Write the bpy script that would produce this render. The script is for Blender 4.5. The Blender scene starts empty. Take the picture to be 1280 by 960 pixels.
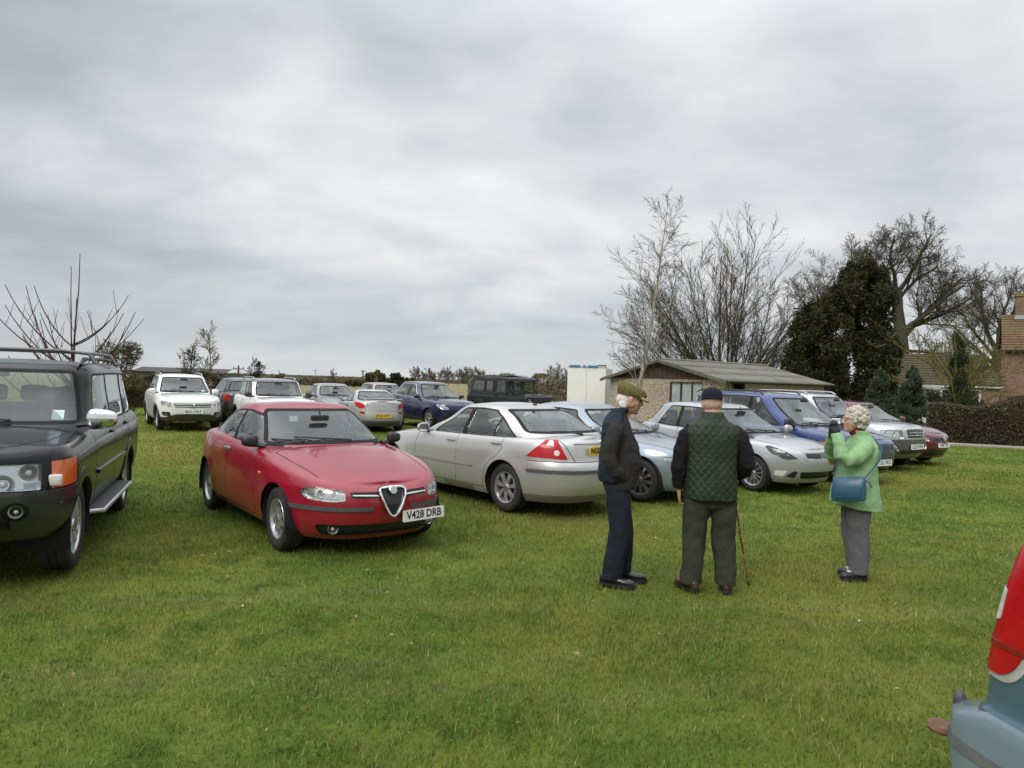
import bpy, bmesh, math, random
import numpy as np
from mathutils import Vector, Matrix
R = math.radians
sc = bpy.context.scene
COL = sc.collection
V3 = Vector

# ---------------------------------------------------------------- camera constants
F_PX, CAM_H, HOR_Y, ROLL = 890.0, 1.75, 476.5, 0.030
def at(px, py_or_none, d, z=None):
    """world point at depth d whose 1280x960 pixel is (px, py)"""
    u, w = px - 640.0, (py_or_none if py_or_none is not None else HOR_Y) - HOR_Y
    c, s = math.cos(ROLL), math.sin(ROLL)
    U, W = c*u + s*w, -s*u + c*w
    return V3((U/F_PX*d, d, CAM_H - W/F_PX*d))

# ---------------------------------------------------------------- scene helpers
def tag(o, label=None, cat=None, group=None, kind=None):
    if label: o['label'] = label
    if cat: o['category'] = cat
    if group: o['group'] = group
    if kind: o['kind'] = kind
    return o
def link(o, parent=None):
    COL.objects.link(o)
    if parent is not None: o.parent = parent
    return o
def empty(name, loc=(0,0,0), rz=0.0):
    o = bpy.data.objects.new(name, None); COL.objects.link(o)
    o.location = loc; o.rotation_euler = (0,0,rz); o.empty_display_size = .2
    return o
def mesh_obj(name, verts, faces, mat=None, parent=None, smooth=True):
    me = bpy.data.meshes.new(name)
    me.from_pydata([tuple(v) for v in verts], [], faces)
    if smooth: me.polygons.foreach_set('use_smooth', [True]*len(me.polygons))
    me.update()
    o = bpy.data.objects.new(name, me)
    if mat is not None: me.materials.append(mat)
    return link(o, parent)
def bm_obj(name, bm, mat=None, parent=None, smooth=True, angle=None):
    me = bpy.data.meshes.new(name); bm.to_mesh(me); bm.free()
    if smooth:
        me.polygons.foreach_set('use_smooth', [True]*len(me.polygons))
        if angle is not None: me.set_sharp_from_angle(angle=R(angle))
    o = bpy.data.objects.new(name, me)
    for m in (mat if isinstance(mat, (list, tuple)) else [mat]):
        if m is not None: me.materials.append(m)
    return link(o, parent)
def pchip(pts):
    pts = sorted(pts); x = np.array([p[0] for p in pts], float); y = np.array([p[1] for p in pts], float)
    if len(x) == 1: return lambda q: np.full_like(np.asarray(q, float), y[0])
    h = np.diff(x); dl = np.diff(y)/h; m = np.zeros_like(x)
    for i in range(1, len(x)-1):
        if dl[i-1]*dl[i] > 0:
            w1, w2 = 2*h[i]+h[i-1], h[i]+2*h[i-1]
            m[i] = (w1+w2)/(w1/dl[i-1]+w2/dl[i])
    m[0], m[-1] = dl[0], dl[-1]
    def f(q):
        q = np.clip(np.asarray(q, float), x[0], x[-1])
        i = np.clip(np.searchsorted(x, q, side='right')-1, 0, len(x)-2)
        t = (q-x[i])/h[i]
        return ((1+2*t)*(1-t)**2*y[i] + t*(1-t)**2*h[i]*m[i] + t*t*(3-2*t)*y[i+1] + t*t*(t-1)*h[i]*m[i+1])
    return f
def rounded(poly, r, n=4):
    """round the corners of a 2D polygon"""
    out = []; N = len(poly)
    for i in range(N):
        p0, p, p1 = (V3(poly[(i-1) % N]).to_2d(), V3(poly[i]).to_2d(), V3(poly[(i+1) % N]).to_2d()) if len(poly[i]) == 3 else \
                    (Vector(poly[(i-1) % N]), Vector(poly[i]), Vector(poly[(i+1) % N]))
        a, b = p0-p, p1-p; la, lb = a.length, b.length
        rr = r[i] if isinstance(r, (list, tuple)) else r
        k = min(rr, la*.48, lb*.48)
        A, B = p + a/la*k, p + b/lb*k
        for j in range(n+1):
            t = j/n; out.append(tuple((1-t)**2*A + 2*t*(1-t)*p + t*t*B))
    return out
def strip(line, w, closed=False):
    """thin 2D polygon along a polyline"""
    P = [Vector(p) for p in line]; L, Rr = [], []
    for i, p in enumerate(P):
        a = P[i-1] if i > 0 else p; b = P[i+1] if i < len(P)-1 else p
        d1 = (p-a).normalized() if i > 0 else None; d2 = (b-p).normalized() if i < len(P)-1 else None
        d = (d1+d2).normalized() if d1 and d2 else (d1 or d2)
        k = 1.0
        if d1 and d2: k = 1/max(.5, d.dot(d1))
        n = Vector((-d.y, d.x))*w*.5*k
        L.append(tuple(p+n)); Rr.append(tuple(p-n))
    return L + Rr[::-1]
def circ(cx, cz, r, n=24, rz=None):
    rz = rz or r
    return [(cx+r*math.cos(2*math.pi*i/n), cz+rz*math.sin(2*math.pi*i/n)) for i in range(n)]
def in_poly(x, y, poly):
    c = False; j = len(poly)-1
    for i in range(len(poly)):
        xi, yi = poly[i]; xj, yj = poly[j]
        if (yi > y) != (yj > y) and x < (xj-xi)*(y-yi)/(yj-yi)+xi: c = not c
        j = i
    return c

# ---- building blocks collected into one mesh
class MB:
    def __init__(s): s.v = []; s.f = []
    def add(s, vs, fs):
        b = len(s.v); s.v += [tuple(v) for v in vs]; s.f += [tuple(i+b for i in f) for f in fs]; return s
    def box(s, c, size, rot=None, taper=1.0):
        hx, hy, hz = size[0]/2, size[1]/2, size[2]/2
        vs = [V3((x*hx*(taper if z > 0 else 1), y*hy*(taper if z > 0 else 1), z*hz)) for z in (-1,1) for y in (-1,1) for x in (-1,1)]
        if rot is not None: vs = [rot @ v for v in vs]
        vs = [v+V3(c) for v in vs]
        return s.add(vs, [(0,2,3,1),(4,5,7,6),(0,1,5,4),(2,6,7,3),(0,4,6,2),(1,3,7,5)])
    def tube(s, pts, rad, n=8, cap=True, flat=1.0):
        pts = [V3(p) for p in pts]; N = len(pts)
        rad = rad if isinstance(rad, (list, tuple)) else [rad]*N
        rings = []; up = None
        for i, p in enumerate(pts):
            d = (pts[min(i+1, N-1)]-pts[max(i-1, 0)])
            if d.length < 1e-9: d = V3((0,0,1))
            d.normalize()
            if up is None: up = V3((0,0,1)) if abs(d.z) < .9 else V3((1,0,0))
            a = d.cross(up)
            if a.length < 1e-6: a = d.orthogonal()
            a.normalize(); b = a.cross(d).normalized(); up = b
            rings.append([p + (a*math.cos(2*math.pi*k/n) + b*math.sin(2*math.pi*k/n)*flat)*rad[i] for k in range(n)])
        b0 = len(s.v); s.v += [tuple(v) for r in rings for v in r]
        for i in range(N-1):
            for k in range(n):
                s.f.append((b0+i*n+k, b0+i*n+(k+1) % n, b0+(i+1)*n+(k+1) % n, b0+(i+1)*n+k))
        if cap:
            s.f.append(tuple(b0+k for k in range(n))[::-1]); s.f.append(tuple(b0+(N-1)*n+k for k in range(n)))
        return s
    def ell(s, c, r, rot=None, nu=14, nv=10):
        vs = []
        for j in range(1, nv):
            th = math.pi*j/nv
            for i in range(nu):
                ph = 2*math.pi*i/nu
                vs.append(V3((r[0]*math.sin(th)*math.cos(ph), r[1]*math.sin(th)*math.sin(ph), r[2]*math.cos(th))))
        vs += [V3((0,0,r[2])), V3((0,0,-r[2]))]
        if rot is not None: vs = [rot @ v for v in vs]
        vs = [v+V3(c) for v in vs]; T, B = len(vs)-2, len(vs)-1; fs = []
        for j in range(nv-2):
            for i in range(nu):
                fs.append((j*nu+i, (j+1)*nu+i, (j+1)*nu+(i+1) % nu, j*nu+(i+1) % nu))
        for i in range(nu):
            fs.append((T, i, (i+1) % nu)); fs.append((B, (nv-2)*nu+(i+1) % nu, (nv-2)*nu+i))
        return s.add(vs, fs)
    def loft(s, rings, cap=True):
        n = len(rings[0]); b0 = len(s.v)
        for r in rings: s.v += [tuple(v) for v in r]
        for i in range(len(rings)-1):
            for k in range(n):
                s.f.append((b0+i*n+k, b0+i*n+(k+1) % n, b0+(i+1)*n+(k+1) % n, b0+(i+1)*n+k))
        if cap:
            s.f.append(tuple(b0+k for k in range(n))[::-1]); s.f.append(tuple(b0+(len(rings)-1)*n+k for k in range(n)))
        return s
    def lathe(s, prof, n=32, axis='y', c=(0,0,0), close=False):
        b0 = len(s.v); m = len(prof)
        for i in range(n):
            a = 2*math.pi*i/n; ca, sa = math.cos(a), math.sin(a)
            for (r, h) in prof:
                if axis == 'y': s.v.append((c[0]+r*ca, c[1]+h, c[2]+r*sa))
                elif axis == 'z': s.v.append((c[0]+r*ca, c[1]+r*sa, c[2]+h))
                else: s.v.append((c[0]+h, c[1]+r*ca, c[2]+r*sa))
        for i in range(n):
            for j in range(m if close else m-1):
                s.f.append((b0+i*m+j, b0+i*m+(j+1) % m, b0+((i+1) % n)*m+(j+1) % m, b0+((i+1) % n)*m+j))
        return s
    def prism(s, poly, lo, hi, fn):
        """poly in 2D, extruded between lo and hi; fn(u,v,h)->xyz"""
        n = len(poly); b0 = len(s.v)
        s.v += [tuple(fn(u, v, lo)) for u, v in poly] + [tuple(fn(u, v, hi)) for u, v in poly]
        s.f.append(tuple(b0+i for i in range(n))[::-1]); s.f.append(tuple(b0+n+i for i in range(n)))
        for i in range(n): s.f.append((b0+i, b0+(i+1) % n, b0+n+(i+1) % n, b0+n+i))
        return s
    def build(s, name, mat=None, parent=None, smooth=True, angle=40, bevel=0, seg=2, fix=True):
        bm = bmesh.new(); me = bpy.data.meshes.new(name)
        me.from_pydata(s.v, [], s.f); bm.from_mesh(me); bpy.data.meshes.remove(me)
        if fix: bmesh.ops.recalc_face_normals(bm, faces=bm.faces)
        if bevel:
            es = [e for e in bm.edges if len(e.link_faces) == 2 and e.calc_face_angle(0) > .5]
            bmesh.ops.bevel(bm, geom=es, offset=bevel, segments=seg, affect='EDGES', profile=.6, clamp_overlap=True)
        return bm_obj(name, bm, mat, parent, smooth, angle)

# ---------------------------------------------------------------- materials
MATS = {}
def new_mat(name):
    m = bpy.data.materials.new(name); m.use_nodes = True
    nt = m.node_tree; nt.nodes.clear()
    out = nt.nodes.new('ShaderNodeOutputMaterial')
    return m, nt, out
class NB:
    """small node-building helper"""
    def __init__(s, nt): s.nt = nt
    def n(s, typ, **kw):
        nd = s.nt.nodes.new(typ)
        for k, v in kw.items():
            if k in nd.inputs: 
                if hasattr(v, 'is_linked') or isinstance(v, bpy.types.NodeSocket): s.nt.links.new(v, nd.inputs[k])
                else: nd.inputs[k].default_value = v
            else: setattr(nd, k, v)
        return nd
    def link(s, a, b): s.nt.links.new(a, b)
    def noise(s, vec, scale, detail=4, rough=.55, dist=0):
        nd = s.n('ShaderNodeTexNoise'); s.link(vec, nd.inputs['Vector'])
        nd.inputs['Scale'].default_value = scale; nd.inputs['Detail'].default_value = detail
        nd.inputs['Roughness'].default_value = rough; nd.inputs['Distortion'].default_value = dist
        return nd.outputs['Fac']
    def ramp(s, fac, stops, interp='LINEAR'):
        nd = s.n('ShaderNodeValToRGB'); s.link(fac, nd.inputs['Fac']); cr = nd.color_ramp; cr.interpolation = interp
        while len(cr.elements) < len(stops): cr.elements.new(.5)
        for e, (p, c) in zip(cr.elements, stops):
            e.position = p; e.color = (*c, 1) if len(c) == 3 else c
        return nd.outputs['Color']
    def mix(s, fac, a, b, typ='MIX'):
        nd = s.nt.nodes.new('ShaderNodeMix'); nd.data_type = 'RGBA'; nd.blend_type = typ
        for sock, v in ((nd.inputs[0], fac), (nd.inputs[6], a), (nd.inputs[7], b)):
            if isinstance(v, bpy.types.NodeSocket): s.link(v, sock)
            else: sock.default_value = v if not isinstance(v, tuple) or len(v) == 4 else (*v, 1)
        return nd.outputs[2]
    def math(s, op, a, b=None, c=None):
        nd = s.nt.nodes.new('ShaderNodeMath'); nd.operation = op
        for i, v in enumerate((a, b, c)):
            if v is None: continue
            if isinstance(v, bpy.types.NodeSocket): s.link(v, nd.inputs[i])
            else: nd.inputs[i].default_value = v
        return nd.outputs[0]
    def vmath(s, op, a, b=None):
        nd = s.nt.nodes.new('ShaderNodeVectorMath'); nd.operation = op
        for i, v in enumerate((a, b)):
            if v is None: continue
            if isinstance(v, bpy.types.NodeSocket): s.link(v, nd.inputs[i])
            else: nd.inputs[i].default_value = v
        return nd.outputs[0]
    def maprange(s, v, a, b, c, d):
        nd = s.nt.nodes.new('ShaderNodeMapRange'); s.link(v, nd.inputs[0])
        for i, q in enumerate((a, b, c, d)): nd.inputs[i+1].default_value = q
        return nd.outputs[0]
    def bump(s, h, strength, dist=.02):
        nd = s.n('ShaderNodeBump'); s.link(h, nd.inputs['Height']); nd.inputs['Strength'].default_value = strength; nd.inputs['Distance'].default_value = dist
        return nd.outputs['Normal']
    def principled(s, out, **kw):
        p = s.n('ShaderNodeBsdfPrincipled')
        for k, v in kw.items():
            k = k.replace('_', ' ')
            sk = p.inputs[k]
            if isinstance(v, bpy.types.NodeSocket): s.link(v, sk)
            else: sk.default_value = v if not (isinstance(v, tuple) and len(v) == 3) else (*v, 1)
        s.link(p.outputs[0], out.inputs['Surface']); return p
    def pos(s): return s.n('ShaderNodeNewGeometry').outputs['Position']
    def obj(s): return s.n('ShaderNodeTexCoord').outputs['Object']
    def sep(s, v):
        nd = s.n('ShaderNodeSeparateXYZ'); s.link(v, nd.inputs[0]); return nd.outputs
def simple(name, col, rough=.5, metal=0., coat=0., var=.12, scale=30., bump=0., bscale=None, spec=.5):
    if name in MATS: return MATS[name]
    m, nt, out = new_mat(name); b = NB(nt)
    o = b.obj(); f = b.noise(o, scale, 3)
    k = lambda c, q: tuple(max(0, min(1, x*q)) for x in c)
    c = b.ramp(f, [(.3, k(col, 1-var)), (.7, k(col, 1+var))])
    kw = dict(Base_Color=c, Roughness=rough, Metallic=metal, Coat_Weight=coat)
    kw['Specular_IOR_Level'] = spec
    if bump: kw['Normal'] = b.bump(b.noise(o, bscale or scale*3, 4), bump, .01)
    b.principled(out, **kw); MATS[name] = m; return m
def paint(name, col, metal=0., rough=.28, dirt=.5, dirtcol=(.16,.13,.09), flake=True, coat=1., spec=.5):
    """car paint: clear coat over colour, road film rising from the sills"""
    if name in MATS: return MATS[name]
    m, nt, out = new_mat(name); b = NB(nt); o = b.obj(); z = b.sep(o)[2]
    n1 = b.noise(o, 2.2, 6, .65); n2 = b.noise(o, 14., 4, .6)
    low = b.maprange(z, .1, .75, 1., 0.)
    d = b.math('MULTIPLY', low, b.maprange(n1, .3, .75, .25, 1.))
    d = b.math('ADD', d, b.maprange(n2, .5, .8, 0., .10))
    d = b.math('MULTIPLY', d, dirt)
    base = b.ramp(b.noise(o, 420., 1), [(.3, tuple(c*.93 for c in col)), (.7, tuple(min(1, c*1.07) for c in col))]) if flake else (*col, 1)
    c = b.mix(d, base, dirtcol)
    ro = b.math('ADD', b.math('MULTIPLY', d, .5), rough)
    cr = b.math('ADD', b.math('MULTIPLY', d, .5), b.maprange(n2, .3, .8, .03, .09))
    me = b.math('MULTIPLY', b.math('SUBTRACT', 1., d), metal)
    cw = b.math('MULTIPLY', b.math('SUBTRACT', 1., d), coat)
    b.principled(out, Base_Color=c, Roughness=ro, Metallic=me, Coat_Weight=cw, Coat_Roughness=cr, Specular_IOR_Level=spec,
                 Normal=b.bump(b.noise(o, 1.6, 2), .03, .05))
    MATS[name] = m; return m
def glass(name, tint=(.55,.62,.60), refl=1.0, rough=.02, dirt=.06):
    """thin sheet of glass: tinted see-through plus a Fresnel reflection"""
    if name in MATS: return MATS[name]
    m, nt, out = new_mat(name); b = NB(nt); o = b.obj()
    tr = b.n('ShaderNodeBsdfTransparent'); tr.inputs[0].default_value = (*tint, 1)
    gl = b.n('ShaderNodeBsdfGlossy'); gl.inputs['Roughness'].default_value = rough; gl.inputs['Color'].default_value = (.95,.98,1,1)
    ge = b.n('ShaderNodeNewGeometry'); dp = nt.nodes.new('ShaderNodeVectorMath'); dp.operation = 'DOT_PRODUCT'; b.link(ge.outputs['Normal'], dp.inputs[0]); b.link(ge.outputs['Incoming'], dp.inputs[1])
    cs = b.math('ABSOLUTE', dp.outputs['Value']); sch = b.math('ADD', b.math('MULTIPLY', b.math('POWER', b.math('SUBTRACT', 1., cs), 4.), .92), .075)
    fac = b.math('MINIMUM', b.math('MULTIPLY', sch, refl), 1.)
    mx = b.n('ShaderNodeMixShader'); b.link(fac, mx.inputs[0]); b.link(tr.outputs[0], mx.inputs[1]); b.link(gl.outputs[0], mx.inputs[2])
    df = b.n('ShaderNodeBsdfDiffuse'); df.inputs[0].default_value = (.42,.42,.40,1)
    dm = b.n('ShaderNodeMixShader'); b.link(b.math('MULTIPLY', b.noise(o, 1.3, 3, .5), dirt*2), dm.inputs[0])
    b.link(mx.outputs[0], dm.inputs[1]); b.link(df.outputs[0], dm.inputs[2])
    b.link(dm.outputs[0], out.inputs['Surface']); MATS[name] = m; return m

def text_mesh(name, body, size, mat, parent, M, extrude=.001, bold=.012, align='CENTER', width=None):
    cu = bpy.data.curves.new(name, 'FONT'); cu.body = body; cu.size = size; cu.extrude = extrude; cu.offset = bold*size
    cu.align_x = align; cu.align_y = 'CENTER'; cu.resolution_u = 3
    o = bpy.data.objects.new(name, cu); COL.objects.link(o)
    dg = bpy.context.evaluated_depsgraph_get(); me = bpy.data.meshes.new_from_object(o.evaluated_get(dg))
    COL.objects.unlink(o); bpy.data.objects.remove(o)
    if width and len(me.vertices):
        xs = [v.co.x for v in me.vertices]; k = width/max(1e-6, max(xs)-min(xs)); c0 = (max(xs)+min(xs))/2 if align == 'CENTER' else 0
        for v in me.vertices: v.co.x = (v.co.x-c0)*k
    me.transform(M)
    me.materials.clear(); me.materials.append(mat)
    ob = bpy.data.objects.new(name, me); return link(ob, parent)
# ================================================================ cars
TYRE = simple('tyre_rubber', (.022,.021,.02), .8, var=.35, scale=14, bump=.3, bscale=60)
DARK = simple('black_plastic', (.022,.022,.023), .45, var=.2)
TRIM = simple('window_rubber', (.018,.018,.019), .75, spec=.2)
GREYPL = simple('grey_plastic', (.07,.07,.072), .55, var=.2)
UNDER = simple('underbody_black', (.008,.008,.008), .9)
GAP = simple('panel_gap_dark', (.012,.012,.012), .8)
CLOTHI = simple('seat_cloth', (.085,.085,.09), .85, var=.12, scale=8)
DASHM = simple('dashboard_plastic', (.03,.03,.032), .6)
LINER = simple('headliner', (.30,.29,.27), .9)
CHROME = simple('chrome', (.82,.83,.84), .08, 1.0, var=.02)
ALLOY = simple('alloy', (.52,.52,.53), .32, .75, coat=.3, var=.12, scale=9)
ALLOYD = simple('alloy_recess', (.05,.05,.05), .6)
LAMPSIL = simple('lamp_reflector', (.78,.79,.80), .18, .85, var=.05)
LAMPBLK = simple('lamp_black', (.02,.02,.022), .3)
AMBER = simple('amber_lens', (.75,.16,.01), .15, coat=.8)
REDL = simple('red_lens', (.42,.006,.010), .22, coat=.25, var=.10, scale=40, spec=.35)
WHITEL = simple('white_lens', (.66,.62,.61), .25, coat=.3, var=.1)
PLATEW = simple('plate_white', (.74,.74,.71), .35, coat=.4, var=.03)
PLATEY = simple('plate_yellow', (.80,.52,.03), .35, coat=.4, var=.03)
PLATEK = simple('plate_black', (.012,.012,.012), .5)
SILT = simple('silver_trim', (.55,.55,.56), .25, .8)
GL = glass('window_glass', (.80,.87,.84), 1.1, dirt=.03)
GLW = glass('windscreen_glass', (.62,.69,.67), 1.1, dirt=.04)
GLD = glass('privacy_glass', (.16,.17,.18), 1.3)
GLL = glass('lens_glass', (.93,.95,.96), .7, rough=.10, dirt=.05)

class Shell:
    def __init__(s, sp):
        s.sp = sp; N, S, M = sp.get('res', (64, 22, 9))
        a = sp['a']; rw = sp['rw']
        zs, zc = pchip(sp['zs']), pchip(sp['zc']); plan = pchip(sp.get('plan', [(-3,1),(3,1)]))
        z0f = pchip(sp['z0']) if isinstance(sp['z0'], list) else (lambda x: np.full_like(np.asarray(x, float), sp['z0']))
        bm = s.bm = bmesh.new(); s.zone = bm.faces.layers.int.new('zone'); s.cl = bm.faces.layers.int.new('cl')
        s.meta = [dict(name='body', mat=sp['paint'], parent=None)]; s.faces_vn = None
        def outline(nf, nr, lf, lm, lr, w, N):
            ph = np.linspace(0, np.pi/2, 1500)
            F = np.stack([np.cos(ph)**(2/nf), np.sin(ph)**(2/nf), 0*ph], 1)
            M_ = np.stack([np.linspace(1, 0, 400), np.ones(400), 0*np.linspace(0, 1, 400)+1], 1)
            B = np.stack([np.cos(ph[::-1])**(2/nr), np.sin(ph[::-1])**(2/nr), 0*ph+2], 1)
            X = np.concatenate([lm+F[:,0]*lf, M_[:,0]*lm, -B[:,0]*lr]); Y = np.concatenate([F[:,1], M_[:,1], B[:,1]])*w
            A = np.concatenate([F, M_, B])
            d = np.concatenate([[0], np.cumsum(np.hypot(np.diff(X), np.diff(Y)))])
            i = np.clip(np.searchsorted(d, np.linspace(0, d[-1], N+1)), 0, len(X)-1); i[0], i[-1] = 0, len(X)-1
            return A[i,0], A[i,1], A[i,2]
        g = sp.get('gh')
        def grid(fp, rp, side, nf, nr, N, svals, zlo, zhi, planf, flare):
            ff = [((z-fp[0][0])/(fp[-1][0]-fp[0][0]), x) for z, x in fp]; rr = [((z-rp[0][0])/(rp[-1][0]-rp[0][0]), x) for z, x in rp]
            fx, rx, sw = pchip(ff), pchip(rr), pchip(side)
            xc = .5*(fp[0][1]+rp[0][1]); xmf, xmr = (sp.get('xmf', .75), sp.get('xmr', -.9)) if flare else (g.get('xmf', xc+.02), g.get('xmr', xc-.02))
            xi, la, zo = outline(nf, nr, max(z[1] for z in fp)-xmf, xmf-xmr, xmr-min(z[1] for z in rp), .85, N)
            def xs(sv):
                f_, r_ = float(fx(sv)), float(rx(sv))
                return np.where(zo == 0, xmf+(f_-xmf)*xi, np.where(zo == 1, xmr+(xmf-xmr)*xi, xmr-(xmr-r_)*xi))
            Zl, Zh = zlo(xs(0.)), zhi(xs(1.)); P = np.zeros((N+1, len(svals), 3))
            for j, sv in enumerate(svals):
                x = xs(sv); z = Zl+(Zh-Zl)*sv
                if flare: y = float(sw(sv))*planf(x)*la
                else: y = float(sw(sv))*planf(x)*la
                if flare and sp.get('flare', 0):
                    for cx in (a, -a):
                        r = np.hypot(x-cx, z-rw); ra = sp['ra']
                        y = y+sp['flare']*np.exp(-((r-ra)/sp.get('flare_w', .10))**2)*(y > .4)*np.clip((Zh-z)/.15, 0, 1)
                P[:, j] = np.stack([x, y, z], 1)
            return P
        def emit_wall(P, zone):
            n, m = P.shape[:2]; V = {}
            for sg in (1, -1):
                for i in range(n):
                    for j in range(m):
                        if sg < 0 and i in (0, n-1): V[sg, i, j] = V[1, i, j]; continue
                        V[sg, i, j] = bm.verts.new((P[i,j,0], sg*P[i,j,1] if i not in (0, n-1) else 0, P[i,j,2]))
            for sg in (1, -1):
                for i in range(n-1):
                    for j in range(m-1):
                        q = [V[sg,i,j], V[sg,i+1,j], V[sg,i+1,j+1], V[sg,i,j+1]]
                        f = bm.faces.new(q if sg > 0 else q[::-1]); f[s.zone] = zone
            return V
        def emit_deck(P, V, zone, M, topz, p, skip=None):
            n, m = P.shape[:2]; W = {}
            for i in range(n):
                x, y, z = P[i, m-1]
                for j in range(-M, M+1):
                    if abs(j) == M or i in (0, n-1): W[i,j] = V[1 if j > 0 else -1, i, m-1]; continue
                    e = math.sin(j/M*math.pi/2)*.5+.5*j/M
                    yy = y*e
                    W[i,j] = bm.verts.new((x, yy, topz(x, yy, e, z)))
            for i in range(n-1):
                for j in range(-M, M):
                    q = [W[i,j], W[i,j+1], W[i+1,j+1], W[i+1,j]]
                    q2 = list(dict.fromkeys(q))
                    if len(q2) < 3: continue
                    c = sum((v.co for v in q2), V3())/len(q2)
                    if skip and skip(c): continue
                    try: f = bm.faces.new(q2)
                    except ValueError: continue
                    f[zone and s.zone or s.zone] = zone
        sv = np.concatenate([np.linspace(0, .8, S-5), [.86,.91,.955,.985,1.]])
        PT = grid(sp['fp'], sp['rp'], sp['side'], sp['nf'], sp['nr'], N, sv, z0f, zs, plan, True)
        VT = emit_wall(PT, 0)
        zrf = pchip(g['zr'])
        zb = lambda x: zs(x)-g.get('sink', .03)
        PG = grid(g['fp'], g['rp'], g['side'], g['nf'], g['nr'], N, np.concatenate([np.linspace(0, .86, S-6), [.91,.945,.97,.988,1.]]), zb, zrf, pchip(g.get('plan', [(-3,1),(3,1)])), False)
        base = [(p[0], p[1]) for p in PG[:,0]]; base = base+[(x,-y) for x, y in base[::-1]]
        cx = sum(p[0] for p in base)/len(base); base = [((x-cx)*.93+cx, y*.93) for x, y in base]
        s.base = base; s.PG = PG; s.PT = PT; s.zs, s.zc, s.zr = zs, zc, zrf
        ridge = sp.get('ridge')
        def deckz(x, y, e, z):
            c = float(zc(x))-float(zs(x)); q = z+max(c, 0)*(1-abs(e)**sp.get('deckp', 2.6))
            return q+(ridge(x, y) if ridge else 0)
        emit_deck(PT, VT, 1, M, deckz, 2.6, lambda c: in_poly(c.x, c.y, base))
        VG = emit_wall(PG, 2); cr = g.get('crown', .045)
        xr0, xr1 = PG[0,-1,0], PG[-1,-1,0]
        def roofz(x, y, e, z):
            u = (x-xr1)/(xr0-xr1); u = min(max(u, 0), 1)
            return z+cr*(1-abs(e)**2.2)*(1-(2*u-1)**4)
        emit_deck(PG, VG, 3, M, roofz, 2.2)
        bmesh.ops.remove_doubles(bm, verts=bm.verts, dist=1e-5)
        bad = [f for f in bm.faces if f.calc_area() < 1e-9]
        if bad: bmesh.ops.delete(bm, geom=bad, context='FACES_ONLY')
        bm.normal_update()
        for f in bm.faces:
            c = f.calc_center_median(); z = f[s.zone]
            ref = V3((0,0,1)) if z in (1,3) else V3((c.x*.25, c.y, 0.0)) if abs(f.normal.y) > abs(f.normal.x) else V3((c.x-(.0 if z == 0 else cx), 0, 0))
            if f.normal.dot(ref) < 0: f.normal_flip()
        bm.normal_update()
    # ---- cutting shapes out of the shell
    def cls(s, name, mat, parent=None, **k):
        s.meta.append(dict(name=name, mat=mat, parent=parent, **k)); return len(s.meta)-1
    def cut(s, poly, U, V, D, cl, zones, thr=.12, rng=None):
        bm = s.bm; U, V, D = V3(U), V3(V), V3(D)
        us = [p[0] for p in poly]; vs = [p[1] for p in poly]; u0, u1, v0, v1 = min(us), max(us), min(vs), max(vs)
        cand = []
        for f in bm.faces:
            if f[s.zone] not in zones or f.normal.dot(D) < thr: continue
            if rng and not rng(f.calc_center_median()): continue
            fu = [v.co.dot(U) for v in f.verts]; fv = [v.co.dot(V) for v in f.verts]
            if max(fu) < u0 or min(fu) > u1 or max(fv) < v0 or min(fv) > v1: continue
            cand.append(f)
        n = len(poly)
        for i in range(n):
            p, q = poly[i], poly[(i+1) % n]; du, dv = q[0]-p[0], q[1]-p[1]
            L = math.hypot(du, dv)
            if L < 1e-6: continue
            nn = U*(-dv/L)+V*(du/L); co = U*p[0]+V*p[1]; pl = nn.dot(co)
            a0, a1, b0, b1 = min(p[0],q[0])-1e-4, max(p[0],q[0])+1e-4, min(p[1],q[1])-1e-4, max(p[1],q[1])+1e-4
            sub = []; rest = []
            for f in cand:
                if not f.is_valid: continue
                ds = [nn.dot(v.co)-pl for v in f.verts]
                if min(ds) < -1e-5 and max(ds) > 1e-5:
                    fu = [v.co.dot(U) for v in f.verts]; fv = [v.co.dot(V) for v in f.verts]
                    if not (max(fu) < a0 or min(fu) > a1 or max(fv) < b0 or min(fv) > b1): sub.append(f); continue
                rest.append(f)
            if sub:
                ge = set(sub)
                for f in sub: ge.update(f.edges); ge.update(f.verts)
                r = bmesh.ops.bisect_plane(bm, geom=list(ge), dist=1e-6, plane_co=co, plane_no=nn)
                rest += [x for x in r['geom'] if isinstance(x, bmesh.types.BMFace)]
            cand = list(dict.fromkeys(rest))
        out = []
        for f in cand:
            if not f.is_valid: continue
            c = f.calc_center_median()
            if in_poly(c.dot(U), c.dot(V), poly): f[s.cl] = cl; out.append(f)
        for f in out: f.normal_update()
        return out
    def side(s, poly, cl, sg, zones=(0,), thr=.3):
        return s.cut(poly, (1,0,0), (0,0,1), (0,sg,0), cl, zones, thr, rng=lambda c: c.y*sg > 0)
    def front(s, poly, cl, zones=(0,), ang=0, thr=.15):
        a = R(ang); return s.cut(poly, (-math.sin(a), math.cos(a), 0), (0,0,1), (math.cos(a), math.sin(a), 0), cl, zones, thr, rng=lambda c: c.x > 0 if 0 in zones else True)
    def rear(s, poly, cl, zones=(0,), ang=0, thr=.15):
        a = R(ang); return s.cut(poly, (math.sin(a), math.cos(a), 0), (0,0,1), (-math.cos(a), math.sin(a), 0), cl, zones, thr, rng=lambda c: c.x < 0 if 0 in zones else True)
    def top(s, poly, cl, zones=(1,)):
        return s.cut(poly, (1,0,0), (0,1,0), (0,0,1), cl, zones, .2)
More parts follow.
